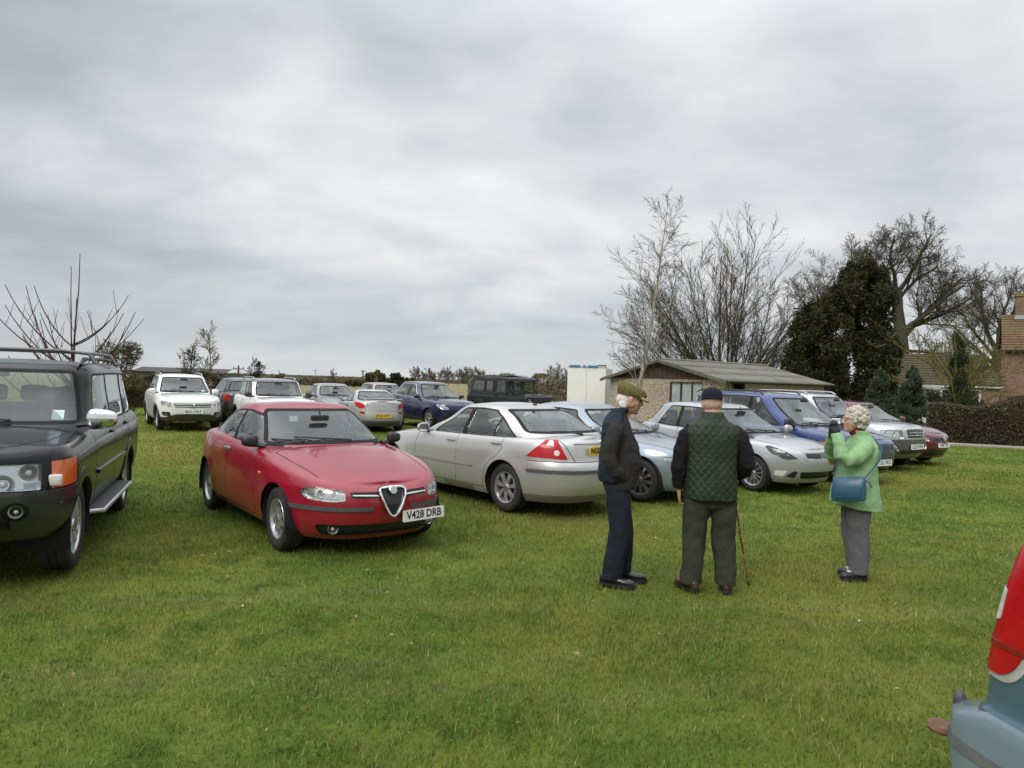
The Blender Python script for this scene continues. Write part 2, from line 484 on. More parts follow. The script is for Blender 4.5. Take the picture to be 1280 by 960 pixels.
    def finish(s, root):
        bm = s.bm; bm.normal_update(); groups = {}
        for f in bm.faces: groups.setdefault(f[s.cl], []).append(f)
        objs = {}
        for ci, m in enumerate(s.meta):
            if m['name'] is None or ci not in groups: continue
            fs = groups[ci]; off = m.get('off', 0.); D = m.get('dir'); depth = m.get('depth', 0.)
            idx = {}; vs = []; nr = []; faces = []
            for f in fs:
                q = []
                for v in f.verts:
                    if v not in idx:
                        idx[v] = len(vs); n = V3(v.normal)
                        vs.append(v.co+n*off); nr.append(n)
                    q.append(idx[v])
                faces.append(q)
            fset = set(fs); brd = []
            for f in fs:
                for l in f.loops:
                    if not any(g in fset for g in l.edge.link_faces if g is not f): brd.append((l.vert, l.link_loop_next.vert))
            split = None
            nsurf = len(faces)
            if off or m.get('skirt'):
                back = m.get('skirt', 0.) or abs(off)+.004
                mp = {}
                for a, b in brd:
                    for v in (a, b):
                        if v not in mp:
                            mp[v] = (len(vs), len(vs)+1); n = V3(v.normal)
                            vs += [v.co+n*off, v.co-n*(back if off >= 0 else -.001)]; nr += [n, n]
                    faces.append([mp[b][0], mp[a][0], mp[a][1], mp[b][1]])
            me = bpy.data.meshes.new(m['name']); me.from_pydata([tuple(v) for v in vs], [], faces)
            sm = [True]*nsurf+[False]*(len(faces)-nsurf); me.polygons.foreach_set('use_smooth', sm)
            me.materials.append(m['mat']); me.update()
            me.normals_split_custom_set_from_vertices([tuple(n) for n in nr])
            o = bpy.data.objects.new(m['name'], me)
            link(o, objs.get(m['parent'], root) if m['parent'] is not None else root)
            if m.get('label'): o['label'] = m['label']
            objs[ci] = o
            if m.get('housing'):
                hd = m['housing']; dv = V3(m['dir']); dp = hd['depth']; hv = []; hf = []; ix = {}
                for f in fs:
                    q = []
                    for v in f.verts:
                        if v not in ix: ix[v] = len(hv); hv.append(v.co-dv*dp)
                        q.append(ix[v])
                    hf.append(q)
                for a, b in brd:
                    k = len(hv); hv += [v for v in (b.co.copy(), a.co.copy(), a.co-dv*dp, b.co-dv*dp)]; hf.append([k, k+1, k+2, k+3])
                mesh_obj('lamp_housing', hv, hf, hd['mat'], o, smooth=False)
        s.objs = objs; return objs

def mirror(poly): return [(-u, v) for u, v in poly]

def make_wheel(name, parent, x, y, sg, rw, style, width=.205, rr=None, steer=0., matr=None, root_rz=0):
    """tyre mesh with a rim child; sg=+1 when the outer face looks towards +y"""
    rr = rr or rw*.66; mr = matr or ALLOY; w = width
    t = MB(); h = w/2
    prof = [(rr-.012, -h*.82), (rr+.006, -h*.9), (rr+(rw-rr)*.35, -h), (rw*.955, -h*.93), (rw*.985, -h*.8), (rw, -h*.6), (rw, -h*.3), (rw-.008, -h*.27), (rw-.008, -h*.2), (rw, -h*.17),
            (rw, h*.17), (rw-.008, h*.2), (rw-.008, h*.27), (rw, h*.3), (rw, h*.6), (rw*.985, h*.8), (rw*.955, h*.93), (rr+(rw-rr)*.35, h), (rr+.006, h*.9), (rr-.012, h*.82)]
    t.lathe(prof, 40)
    o = t.build(name, TYRE, parent, angle=50); o.location = (x, y, rw)
    o.rotation_euler = (0, 0, steer+(0 if sg > 0 else math.pi))
    # rim: outer face at +y
    b = MB(); f = h*.78
    b.lathe([(rr-.018, -h*.6), (rr-.022, f-.05), (rr-.012, f-.012), (rr, f+.006), (rr-.004, f+.012), (rr-.016, f+.006), (rr-.024, f-.02)], 40)
    n, kind = style
    hub = rr*.24
    if kind == 'dial':
        bm = bmesh.new(); K = 60; rings = np.linspace(hub*.4, rr-.012, 9); vv = []
        for q, r_ in enumerate(rings):
            dish = f-.012-.03*(1-(r_/rr))**1.0*0+.012*math.cos(r_/rr*2)
            vv.append([bm.verts.new((r_*math.cos(2*math.pi*k/K), dish, r_*math.sin(2*math.pi*k/K))) for k in range(K)])
        for q in range(8):
            for k in range(K): bm.faces.new((vv[q][k], vv[q][(k+1) % K], vv[q+1][(k+1) % K], vv[q+1][k]))
        for k in range(n):
            an = 2*math.pi*(k+.5)/n; cx, cz, ro = rr*.655*math.cos(an), rr*.655*math.sin(an), rr*.17
            P = circ(cx, cz, ro, 12)
            cand = [fc for fc in bm.faces if (fc.calc_center_median()-V3((cx, f, cz))).length < ro*2.4]
            for i in range(12):
                p, q2 = V3((P[i][0], 0, P[i][1])), V3((P[(i+1) % 12][0], 0, P[(i+1) % 12][1])); e = q2-p
                nn = V3((-e.z, 0, e.x)).normalized(); ge = set()
                cand = [fc for fc in cand if fc.is_valid]
                for fc in cand: ge.add(fc); ge.update(fc.edges); ge.update(fc.verts)
                r_ = bmesh.ops.bisect_plane(bm, geom=list(ge), dist=1e-6, plane_co=p, plane_no=nn)
                cand = [x_ for x_ in r_['geom'] if isinstance(x_, bmesh.types.BMFace)]
            dl = [fc for fc in cand if fc.is_valid and in_poly(fc.calc_center_median().x, fc.calc_center_median().z, P)]
            bmesh.ops.delete(bm, geom=dl, context='FACES')
        r_ = bmesh.ops.solidify(bm, geom=bm.faces[:], thickness=.018)
        bm.verts.index_update(); b.add([v.co for v in bm.verts], [[v.index for v in fc.verts] for fc in bm.faces]); bm.free()
    else:
        for k in range(n):
            an = 2*math.pi*(k+.25)/n; ca, sa = math.cos(an), math.sin(an)
            w0, w1 = {'thin': (.010, .008), 'fat': (.022, .034), 'wide': (.017, .024), 'twin': (.012, .010)}[kind]
            w0 *= rr/.21; w1 *= rr/.21
            offs = (-.7, .7) if kind == 'twin' else (0,)
            for of in offs:
                rings = []
                for q, (r_, ww, yy) in enumerate(((hub*.7, w0, f-.015), (rr*.5, (w0+w1)/2, f+.004), (rr*.8, w1, f+.002), (rr-.008, w1*1.15, f-.012))):
                    so = of*(.012+.035*q/3)*rr/.21
                    cxy = V3((r_*ca-so*sa, 0, r_*sa+so*ca))
                    tn = V3((-sa, 0, ca))
                    rings.append([cxy-tn*ww+V3((0,yy-.022,0)), cxy-tn*ww*.8+V3((0,yy,0)), cxy+tn*ww*.8+V3((0,yy,0)), cxy+tn*ww+V3((0,yy-.022,0))])
                b.loft(rings)
    b.lathe([(0.0, f+.008), (hub*.45, f+.008), (hub*.8, f+.002), (hub, f-.014), (hub, f-.05)], 24)
    ri = b.build('rim', mr, o, angle=35)
    d = MB(); d.lathe([(0, f-.075), (rr-.02, f-.07)], 32); d.lathe([(.02, f-.07), (rr*.58, f-.066), (rr*.58, f-.055), (.02, f-.055)], 28)
    d.build('brake_disc', ALLOYD, o)
    c = MB(); c.lathe([(0, f+.0115), (hub*.36, f+.0115), (hub*.4, f+.008)], 16)
    for k in range(5):
        an = 2*math.pi*k/5; c.lathe([(0, f+.008), (.008, f+.008), (.009, f-.01)], 6, c=(hub*.68*math.cos(an), 0, hub*.68*math.sin(an)))
    c.build('centre_cap', GREYPL, o)
    return o

def make_plate(parent, c, ang, tilt, text, front=True, size=(.52,.112), hidden=False, h=.079, textw=.44):
    """number plate centred at c, facing +x turned by ang (front) or -x (rear)"""
    sx = 1 if front else -1
    Mx = Matrix.Translation(c) @ Matrix.Rotation(ang+(0 if front else math.pi), 4, 'Z') @ Matrix.Rotation(-tilt, 4, 'Y')
    M = Mx @ Matrix(((0,0,1,0),(1,0,0,0),(0,1,0,0),(0,0,0,1)))
    b = MB(); P = rounded([(-size[0]/2,-size[1]/2),(size[0]/2,-size[1]/2),(size[0]/2,size[1]/2),(-size[0]/2,size[1]/2)], .012)
    b.prism(P, -.012, .003, lambda u, v, q: M @ V3((u, v, q)))
    o = b.build('number_plate', PLATEW if front else PLATEY, parent, smooth=False)
    if text: text_mesh('lettering', text, h*1.36, PLATEK, o, M @ Matrix.Translation((0,0,.0042)), .0008, .016, width=textw)
    return o

def rbox(b, c, size, r=.03, rot=None):
    """soft box: superellipsoid-like block"""
    hx, hy, hz = [q/2 for q in size]; nu, nv = 16, 8; vs = []; sg = lambda v, e: math.copysign(abs(v)**e, v)
    for j in range(nv+1):
        th = -math.pi/2+math.pi*j/nv
        for i in range(nu):
            ph = 2*math.pi*i/nu
            v = V3((hx*sg(math.cos(th), .35)*sg(math.cos(ph), .35), hy*sg(math.cos(th), .35)*sg(math.sin(ph), .35), hz*sg(math.sin(th), .35)))
            vs.append((rot @ v if rot is not None else v)+V3(c))
    fs = [(j*nu+i, j*nu+(i+1) % nu, (j+1)*nu+(i+1) % nu, (j+1)*nu+i) for j in range(nv) for i in range(nu)]
    b.add(vs, fs)

def make_interior(root, s, sp):
    """dark cabin tub, dashboard, seats with headrests, right-hand steering wheel, pale headliner"""
    PG = s.PG; zb = sp['cab'][2]; b = MB(); n = PG.shape[0]
    k = .93; cx = .5*(PG[0,0,0]+PG[-1,0,0])
    ring = [((p[0]-cx)*k+cx, p[1]*.95, p[2]) for p in PG[:,0]]; ring += [(x,-y,z) for x, y, z in ring[::-1]]
    low = [(x, y, .30) for x, y, z in ring]; m = len(ring)
    v = [(x, y, z-.015) for x, y, z in ring]+low
    b.add(v, [(i, (i+1) % m, m+(i+1) % m, m+i) for i in range(m)]+[tuple(range(m, 2*m))])
    o = b.build('interior', CLOTHI, root, smooth=False, fix=False)
    x0, x1 = sp['cab'][0], sp['cab'][1]; w = sp['cab'][3]
    d = MB(); fx = PG[0,0,0]
    d.prism([(fx-.02, zb-.06), (fx-.35, zb+.015), (x0+.42, zb+.02), (x0+.34, zb-.08), (x0+.36, zb-.35), (fx-.05, zb-.35)], -w*.97, w*.97, lambda u, q, h: (u, h, q))
    rbox(d, (x0+.46, -.36, zb+.03), (.22,.36,.10))
    d.build('dashboard', DASHM, o)
    t = MB(); cs, rot = V3((x0+.28, -.36, zb-.02)), Matrix.Rotation(R(-28), 3, 'Y')
    pts = [cs+rot @ V3((0, .185*math.cos(q), .185*math.sin(q))) for q in np.linspace(0, 2*math.pi, 25)]
    t.tube(pts, .015, 8, cap=False); rbox(t, cs, (.06,.16,.1), rot=rot)
    for an in (0, math.pi, -math.pi/2): t.tube([cs, cs+rot @ V3((0, .18*math.cos(an), .18*math.sin(an)))], .016, 6)
    t.build('steering_wheel', DARK, o)
    hr = sp['cab'][4]
    for (sx, ys) in ((x0-.15, (-.36, .36)), (x1, (-.40, 0, .40))):
        for y in ys:
            q = MB(); rk = Matrix.Rotation(R(-14), 3, 'Y'); ww = .5 if len(ys) == 2 else .42
            rbox(q, (sx+.28, y, zb-.42), (.5, ww, .16)); rbox(q, (sx-.02, y, zb-.13), (.15, ww*.95, .62), rot=rk)
            rbox(q, (sx-.12, y, hr), (.10, .27, .18), rot=rk)
            for e in (-.06, .06): q.tube([(sx-.11, y+e, hr-.05), (sx-.07, y+e, hr-.2)], .007, 5)
            q.build('seat', CLOTHI, o)
    # headliner
    hb = MB(); rg = PG[:,-2]; M = 6; V = []
    for i in range(n):
        for j in range(-M, M+1): V.append(((rg[i][0]-cx)*.97+cx, rg[i][1]*.96*j/M, rg[i][2]-.03+.03*(1-(j/M)**2)))
    w2 = 2*M+1; hb.add(V, [(i*w2+j, i*w2+j+1, (i+1)*w2+j+1, (i+1)*w2+j) for i in range(n-1) for j in range(w2-1)])
    hb.build('headliner', LINER, o, fix=False)
    # mirror
    if sp.get('rv', True):
        r = MB(); rbox(r, (x0+.25, 0, sp['cab'][5]-.08), (.04,.22,.07)); r.tube([(x0+.25,0,sp['cab'][5]-.06), (x0+.22,0,sp['cab'][5]+.02)], .012, 6)
        r.build('rear_view_mirror', DARK, o)
    return o

def wing_mirror(parent, x, y, z, sg, mat, size=(.13,.20,.15), glassback=True):
    b = MB(); vs = []; nu, nv = 16, 10
    sgn = lambda v, e: math.copysign(abs(v)**e, v)
    for j in range(nv+1):
        th = -math.pi/2+math.pi*j/nv
        for i in range(nu):
            ph = 2*math.pi*i/nu
            X = size[0]/2*sgn(math.cos(th), .7)*sgn(math.cos(ph), .8); Y = size[1]/2*sgn(math.cos(th), .6)*sgn(math.sin(ph), .7); Z = size[2]/2*sgn(math.sin(th), .7)
            if X < 0: X *= .25
            vs.append((x+X, y+sg*(size[1]*.5+.04)+Y*(1), z+Z*(1-.18*(Y*sg/size[1]*2))))
    b.add(vs, [(j*nu+i, j*nu+(i+1) % nu, (j+1)*nu+(i+1) % nu, (j+1)*nu+i) for j in range(nv) for i in range(nu)])
    o = b.build('wing_mirror', mat, parent, angle=60)
    f = MB(); f.tube([(x, y-.03*sg, z-.06), (x, y+.09*sg, z-.05)], [.045,.03], 8, flat=.6)
    f.build('mirror_arm', DARK, o)
    g = MB(); g.box((x-size[0]*.14, y+sg*(size[1]*.5+.04), z), (.004, size[1]*.8, size[2]*.75)); g.build('mirror_glass', CHROME, o, smooth=False)
    return o
def inset(poly, d):
    P = [Vector(p) for p in poly]; n = len(P)
    ar = sum(P[i].x*P[(i+1) % n].y-P[(i+1) % n].x*P[i].y for i in range(n)); sg = 1 if ar > 0 else -1
    out = []
    for i in range(n):
        a, b, c = P[i-1], P[i], P[(i+1) % n]
        e1, e2 = (b-a), (c-b)
        if e1.length < 1e-7 or e2.length < 1e-7: out.append(tuple(b)); continue
        n1 = Vector((-e1.y, e1.x)).normalized()*sg; n2 = Vector((-e2.y, e2.x)).normalized()*sg
        m = n1+n2; l = m.length
        if l < 1e-6: out.append(tuple(b+n1*d)); continue
        m /= l; out.append(tuple(b+m*d/max(.35, m.dot(n1))))
    return out
def clip(poly, p, q):
    """keep what lies to the left of the line p->q"""
    out = []; n = len(poly); sd = lambda a: (q[0]-p[0])*(a[1]-p[1])-(q[1]-p[1])*(a[0]-p[0])
    for i in range(n):
        a, b = poly[i], poly[(i+1) % n]; sa, sb = sd(a), sd(b)
        if sa >= 0: out.append(a)
        if (sa > 0) != (sb > 0) and abs(sa-sb) > 1e-9:
            t = sa/(sa-sb); out.append((a[0]+(b[0]-a[0])*t, a[1]+(b[1]-a[1])*t))
    return out

def build_car(sp, name, label, loc, rz, cat='car', group='cars parked on the grass field'):
    root = empty(name, loc, rz); tag(root, label, cat, group)
    s = Shell(sp); P = sp['paint']; a, rw = sp['a'], sp['rw']; O = {}
    # doors and bonnet
    if sp.get('auto'): sp['auto'](s, sp)
    dcl = {}
    for sg in (1, -1):
        for k, poly in sp.get('doors', {}).items():
            dcl[sg, k] = s.cls('door', sp.get('doorpaint', P)); s.side(poly, dcl[sg, k], sg)
            g = s.cls('panel_gap', GAP, off=-.006, skirt=.004)
            s.side(strip(sp['gaps'][k], sp.get('gapw', .008)), g, sg)
        for poly, mat, off, nm in sp.get('strips', []):
            g = s.cls(nm, mat, off=off); s.side(poly, g, sg)
    if 'bonnet' in sp:
        c = s.cls('bonnet', sp.get('bonnetpaint', P)); hb = sp['bonnet']; s.top(hb+[(x, -y) for x, y in hb[::-1]], c)
        for sg in (1, -1):
            g = s.cls('panel_gap', GAP, off=-.005, skirt=.004)
            s.top(strip([(x, y*sg) for x, y in hb], sp.get('gapw', .008)), g)
    if 'boot' in sp:
        c = s.cls('boot_lid', P); hb = sp['boot']
        s.top(hb+[(x, -y) for x, y in hb[::-1]], c)
    # bumpers by height, from the front and rear views
    for key, cutf in (('fbump', s.front), ('rbump', s.rear)):
        for it in sp.get(key, []):
            c = s.cls(it.get('name', 'bumper'), it['mat'], off=it.get('off', 0.)); cutf(it['poly'], c, (0,) if not it.get('zones') else it['zones'], it.get('ang', 0), it.get('thr', .12))
    # fascia items: (poly in y,z), mirrored when asked
    def item(it, fn, isfront):
        for m in ((1, -1) if it.get('mirror') else (1,)):
            poly = it['poly'] if m > 0 else mirror(it['poly']); ang = it.get('ang', 0)*m
            A = R(ang); dv = (math.cos(A), math.sin(A), 0) if isfront else (-math.cos(A), math.sin(A), 0)
            kw = {}
            if it.get('housing'): kw['housing'] = it['housing']
            par = O.get(it['in']) if it.get('in') else None
            if isinstance(par, dict): par = par[m]
            c = s.cls(it['name'], it['mat'], par, off=it.get('off', 0.), dir=dv, skirt=it.get('skirt', 0.), label=it.get('label'), **kw)
            if ang:
                yc = sum(p[0] for p in poly)/len(poly); zc_ = sum(p[1] for p in poly)/len(poly); xc = xsurf(s, abs(yc), zc_, isfront)
                sh = (yc*math.cos(A)-xc*math.sin(A)) if isfront else (yc*math.cos(A)+xc*math.sin(A))
                if 'xc' in it:
                    y0_, x0_, o0 = it['xc']; sh = m*(y0_*math.cos(abs(A))+(x0_ if not isfront else -x0_)*math.sin(abs(A))); yc = m*o0
                poly = [((u-yc)+sh, v) for u, v in poly]
            fn(poly, c, it.get('zones', (0,)), ang, it.get('thr', .12))
            if it.get('id'): O.setdefault(it['id'], {})[m] = c
    for it in sp.get('front', []): item(it, s.front, True)
    for it in sp.get('rear', []): item(it, s.rear, False)
    # side glass
    for sg in (1, -1):
        for dl in sp['dlo']:
            outer = dl['poly']; t = s.cls('window_trim', dl.get('trim', TRIM)); s.side(outer, t, sg, (2,), .2)
            inn = inset(outer, dl.get('inset', .022))
            if dl.get('chrome'):
                ch = s.cls('chrome_strip', CHROME, off=.004); s.side(outer, ch, sg, (2,), .2)
                s.side(inset(outer, .016), s.cls('window_trim', TRIM), sg, (2,), .2); inn = inset(outer, .03)
            cuts = dl.get('pillars', []); segs = dl['doors']; rem = inn
            for i, dk in enumerate(segs):
                pc = rem
                if i > 0: (xb, xt), w = cuts[i-1]; pc = clip(pc, (xb-w/2, 0), (xt-w/2, 2) if False else (xb-w/2+(xt-xb), 2.0))   # keep rear side
                if i < len(cuts): (xb, xt), w = cuts[i]; pc = clip(pc, (xb+w/2+(xt-xb), 2.0), (xb+w/2, 0))                        # keep front side
                if len(pc) < 3: continue
                c = s.cls('side_window', dl.get('glass', GL) if not isinstance(dl.get('glass'), list) else dl['glass'][i], dcl.get((sg, dk)) if dk else None, off=-.004, skirt=.0)
                s.side(pc, c, sg, (2,), .2)
    W = sp['wscr']; gx = .5*(s.PG[0,0,0]+s.PG[-1,0,0])
    def screen(W, front, nm, gl):
        yb, yt, zb, zt = W[:4]; zm = W[4] if len(W) > 4 else 0
        poly = rounded([(-yb, zb), (yb, zb), (yt, zt), (-yt, zt)], .06)
        U, V = (0,1,0), (0,0,1); D = (1,0,0) if front else (-1,0,0)
        rng = (lambda c: c.x > gx) if front else (lambda c: c.x < gx)
        t = s.cls('screen_surround', TRIM, off=.002); s.cut(poly, U, V, D, t, (2,), .10, rng)
        c = s.cls(nm, gl, off=.001); s.cut(inset(poly, W[5] if len(W) > 5 else .028), U, V, D, c, (2,), .10, rng); return c
    screen(W, True, 'windscreen', sp.get('wglass', GLW))
    if sp.get('rscr'): screen(sp['rscr'], False, 'rear_window', sp.get('rglass', GL))
    for it in sp.get('ghside', []):
        for sg in (1, -1):
            c = s.cls(it['name'], it['mat'], off=it.get('off', 0.)); s.side(it['poly'], c, sg, it.get('zones', (2,)), .2)
    if 'roofmat' in sp:
        c = s.cls('roof', sp['roofmat'])
        for f in s.bm.faces:
            if f[s.zone] == 3 and f[s.cl] == 0: f[s.cl] = c
            elif f[s.zone] == 2 and f[s.cl] == 0 and f.calc_center_median().z > sp['roofz']: f[s.cl] = c
    # wheel arches
    hole = s.cls(None, None); ra = sp['ra']
    for sg in (1, -1):
        for cx in (a, -a):
            z0 = -.3
            if sp.get('archmat'):
                w = sp.get('archw', .06); c = s.cls('arch_trim', sp['archmat'], off=.012, skirt=.03)
                po = [(cx+(ra+w)*math.cos(t), rw+.02+(ra+w)*math.sin(t)) for t in np.linspace(-.35, math.pi+.35, 30)]+[(cx-ra-w, z0), (cx+ra+w, z0)]
                s.side(po, c, sg, (0,), .12)
            po = [(cx+ra*math.cos(t), rw+.02+ra*math.sin(t)) for t in np.linspace(0, math.pi, 26)]+[(cx-ra, z0), (cx+ra, z0)]
            s.side(po, hole, sg, (0,), .05)
    s.bm.faces.ensure_lookup_table()
    objs = s.finish(root)
    root_parts = {}
    # wheel wells, underbody
    for sg in (1, -1):
        for cx in (a, -a):
            b = MB(); y1 = sp['yo']+.0; pts = [(cx+(ra+.004)*math.cos(t), rw+.02+(ra+.004)*math.sin(t)) for t in np.linspace(-.35, math.pi+.35, 24)]
            vs = [(x, sg*(y1-.01), z) for x, z in pts]+[(x, sg*(y1-.42), z) for x, z in pts]; n = len(pts)
            b.add(vs, [(i, i+1, n+i+1, n+i) for i in range(n-1)]+[tuple(range(n, 2*n))])
            b.build('wheel_well', UNDER, root, fix=False)
    zu = sp.get('zu', .24)
    u = MB(); ring = s.PT[:,0]; rg = [(x*.985, y*.93, zu) for x, y, z in ring]+[(x*.985, -y*.93, zu) for x, y, z in ring[::-1]]
    inner = [(x, math.copysign(min(abs(y), sp['yo']-.36), y), z) if min(abs(x-a), abs(x+a)) < ra+.05 else (x, y, z) for x, y, z in rg]
    u.add(inner, [tuple(range(len(inner)))]); u.build('underbody', UNDER, root, smooth=False, fix=False)
    for (cx, sg) in ((a,1),(a,-1),(-a,1),(-a,-1)):
        make_wheel('wheel', root, cx, sg*(sp['yo']-sp.get('tw', .205)/2-.03), sg, rw, sp['rim'], sp.get('tw', .205), sp.get('rr'), R(sp.get('steer', 0)) if cx > 0 else 0, sp.get('rimmat'))
    it = make_interior(root, s, sp)
    # door furniture
    for sg in (1, -1):
        for hx, hz, dk in sp.get('handles', []):
            y = ysurf(s, hx, hz)
            h = MB(); rbox(h, (hx, sg*(y+.016), hz), (.19, .03, .032)); h.box((hx, sg*(y-.004), hz-.004), (.14, .02, .055))
            h.build('door_handle', sp.get('handlemat', P), objs.get(dcl.get((sg, dk))) or root)
        mx, mz = sp['mirror'][:2]; wing_mirror(objs.get(dcl.get((sg, 'f'))) or root, mx, sg*(ysurf(s, mx, mz-.1)-sp.get('min', .075)), mz, sg, sp.get('mirrormat', P), sp.get('msize', (.13,.21,.15)))
    # wipers
    w = MB(); 
    for k, (y0, y1, dz) in enumerate(sp.get('wipers', ((.25,-.40,.02),(-.30,-.62,.0)))):
        pts = []
        for t in np.linspace(0, 1, 7):
            y = y0+(y1-y0)*t; p = ray(root, s, y, W[2]+.03+.02*t+dz*t); pts.append(p+V3((.016,0,.012)))
        w.tube(pts, [.012]+[.009]*6, 6)
    w.build('wiper', DARK, root)
    if sp.get('fplate'):
        c, tl, tx = sp['fplate'][:3]; make_plate(root, c, R(sp['fplate'][3]) if len(sp['fplate']) > 3 else 0, R(tl), tx, True)
    if sp.get('rplate'):
        c, tl, tx = sp['rplate'][:3]; make_plate(root, c, 0, R(tl), tx, False)
    return root, s, objs
def ysurf(s, x, z):
    P = s.PT[:, :, :].reshape(-1, 3); d = (P[:,0]-x)**2+(P[:,2]-z)**2; i = np.argsort(d)[:3]
    return float(P[i,1].mean())
def xsurf(s, y, z, front):
    P = s.PT.reshape(-1, 3); P = P[P[:,0] > 0] if front else P[P[:,0] < 0]
    d = (P[:,1]-y)**2+(P[:,2]-z)**2; i = np.argsort(d)[:3]; return float(P[i,0].mean())
def ray(root, s, y, z):
    P = s.PG[:s.PG.shape[0]//2].reshape(-1, 3); d = (P[:,1]-abs(y))**2+(P[:,2]-z)**2; i = np.argsort(d)[:3]
    return V3((float(P[i,0].mean()), y, z))
def bowl(parent, c, d, r, mat=None, name='reflector'):
    """round lamp bowl with a bulb, facing direction d"""
    q = V3((1,0,0)).rotation_difference(V3(d)).to_matrix(); b = MB()
    prof = [(0.001, -.05), (r*.5, -.042), (r*.85, -.02), (r, 0), (r*1.07, .004), (r*1.07, -.02)]
    t = MB(); t.lathe(prof, 20, axis='x'); b.add([q @ V3(v)+V3(c) for v in t.v], t.f)
    o = b.build(name, mat or LAMPSIL, parent); g = MB(); g.ell(V3(c)+V3(d)*(-.02), (r*.38,)*3, None, 10, 7); g.build('bulb', WHITEL, o)
    return o
def roof_rails(root, x0, x1, y, zf, mat, lift=.045, r=.016):
    for sg in (1, -1):
        b = MB(); pts = [(x0, sg*y, zf(x0)-.01)]+[(x, sg*y, zf(x)+lift) for x in np.linspace(x0-.12, x1+.12, 8)]+[(x1, sg*y, zf(x1)-.01)]
        b.tube(pts, r, 8); b.build('roof_rail', mat, root)
def deckz_at(s, x, y):
    return None
def corner(s, front, la0=.93, k=0):
    """the pillar line of the cabin: points (x, y, z) from the belt to the roof"""
    PG = s.PG; n = PG.shape[0]; h = n//2
    w0 = PG[:,0,1].max(); ids = range(0, h) if front else range(n-1, h, -1)
    i = next(i for i in ids if PG[i,0,1] >= la0*w0)
    return PG[i]
def auto_std(s, sp):
    q = sp['q']; A, C = corner(s, True, q.get('la', .93)), corner(s, False, q.get('lc', .93)); zb = lambda x: float(s.zs(x))+q.get('sill', .012)
    m = A.shape[0]; zt = lambda x: float(s.zr(x))-q.get('dtop', .06)
    f = [(A[j][0]-q['ap'], A[j][2]) for j in range(m)]; r = [(C[j][0]+q['cp']+q.get('cps', 0)*j/m, C[j][2]) for j in range(m)]
    f = [p for p in f if zb(p[0]) < p[1] < zt(p[0])][::3]; r = [p for p in r if zb(p[0]) < p[1] < zt(p[0])][::3]
    f = [(A[0][0]-q['ap']+.05, zb(A[0][0]))]+f; r = [(C[0][0]+q['cp']-.03, zb(C[0][0]))]+r
    xf, xr = f[-1][0]-.05, r[-1][0]+.05
    top = [(x, zt(x)) for x in np.linspace(xf, xr, 8)]
    bot = [(x, zb(x)) for x in np.linspace(r[0][0], f[0][0], 10)][1:-1]
    poly = f+top+r[::-1]+bot
    poly = rounded(poly, .05, 2)
    if q.get('tailup'):   # belt that kicks up at the rear
        xk, dz, xe = q['tailup']; bl = [(x, zb(x)+dz*min(1, max(0, (xk-x)/(xk-xe)))**1.3) for x in np.linspace(xe, f[0][0], 14)]
        poly = rounded(f+top+[p for p in r[::-1] if p[1] > bl[0][1]+.03]+bl[:-1], .04, 2)
    pil = q['pillars']
    sp['dlo'] = [dict(poly=poly, pillars=[((xb, xb-q.get('lean', .10)), w) for xb, w in pil], doors=q['pd'], inset=q.get('inset', .02), chrome=q.get('chrome'), glass=q.get('glass', GL), trim=q.get('trim', TRIM))]
    # screens
    jb, jt = 2, m-5
    A2, C2 = corner(s, True, q.get('lw', .86)), corner(s, False, q.get('lr', .86))
    fx0 = s.PG[0]
    sp['wscr'] = (A2[jb][1], A2[jt][1]*.97, float(s.zc(fx0[0][0]-.02))+.005 if not q.get('wz') else q['wz'], fx0[jt][2]-.004, 0, .03)
    if q.get('rear_screen'):
        z0, z1 = q['rear_screen'][:2]; k = q['rear_screen'][2] if len(q['rear_screen']) > 2 else 1.
        z = C2[:,2]; sp['rscr'] = (float(np.interp(z0, z, C2[:,1]))*k, float(np.interp(z1, z, C2[:,1]))*k, z0, z1)
    # doors
    a, rw, ra = sp['a'], sp['rw'], sp['ra']; z0 = q['z0']+.09; xA, xB, xC = q['door']
    b = lambda x: float(s.zs(x))+.02
    fr = [(xA-.06, b(xA)-.03), (xA, b(xA)-.2), (xA, z0+.12), (xA-.07, z0), (xB+.02, z0), (xB, z0+.1), (xB, b(xB))]
    ar = [(-a+(ra+.06)*math.cos(t), rw+.02+(ra+.06)*math.sin(t)) for t in np.linspace(.15, 1.25, 6)]; ar = [p for p in ar if p[1] > z0+.05]
    rr = [(xB, b(xB)), (xB, z0+.1), (xB-.02, z0), (ar[0][0], z0)]+ar+[(xC, max(ar[-1][1]+.1, b(xC)-.25)), (xC, b(xC))]
    sp['doors'] = dict(f=fr); sp['gaps'] = dict(f=fr)
    if not q.get('two_door'): sp['doors']['r'] = rr; sp['gaps']['r'] = rr[2:]
    sp.setdefault('handles', [(xB+.14, b(xB)-.11, 'f')]+([] if q.get('two_door') else [(xC+.12, b(xC)-.10, 'r')]))
    sp.setdefault('mirror', (f[0][0]-.02, zb(f[0][0])+.06))
    sp['cab'] = (q['seat'], q['rseat'], float(s.zs(0)), .68*sp['yo']/.87, q.get('hr', float(s.zr(0))-.20), float(s.zr(.2))-.03)

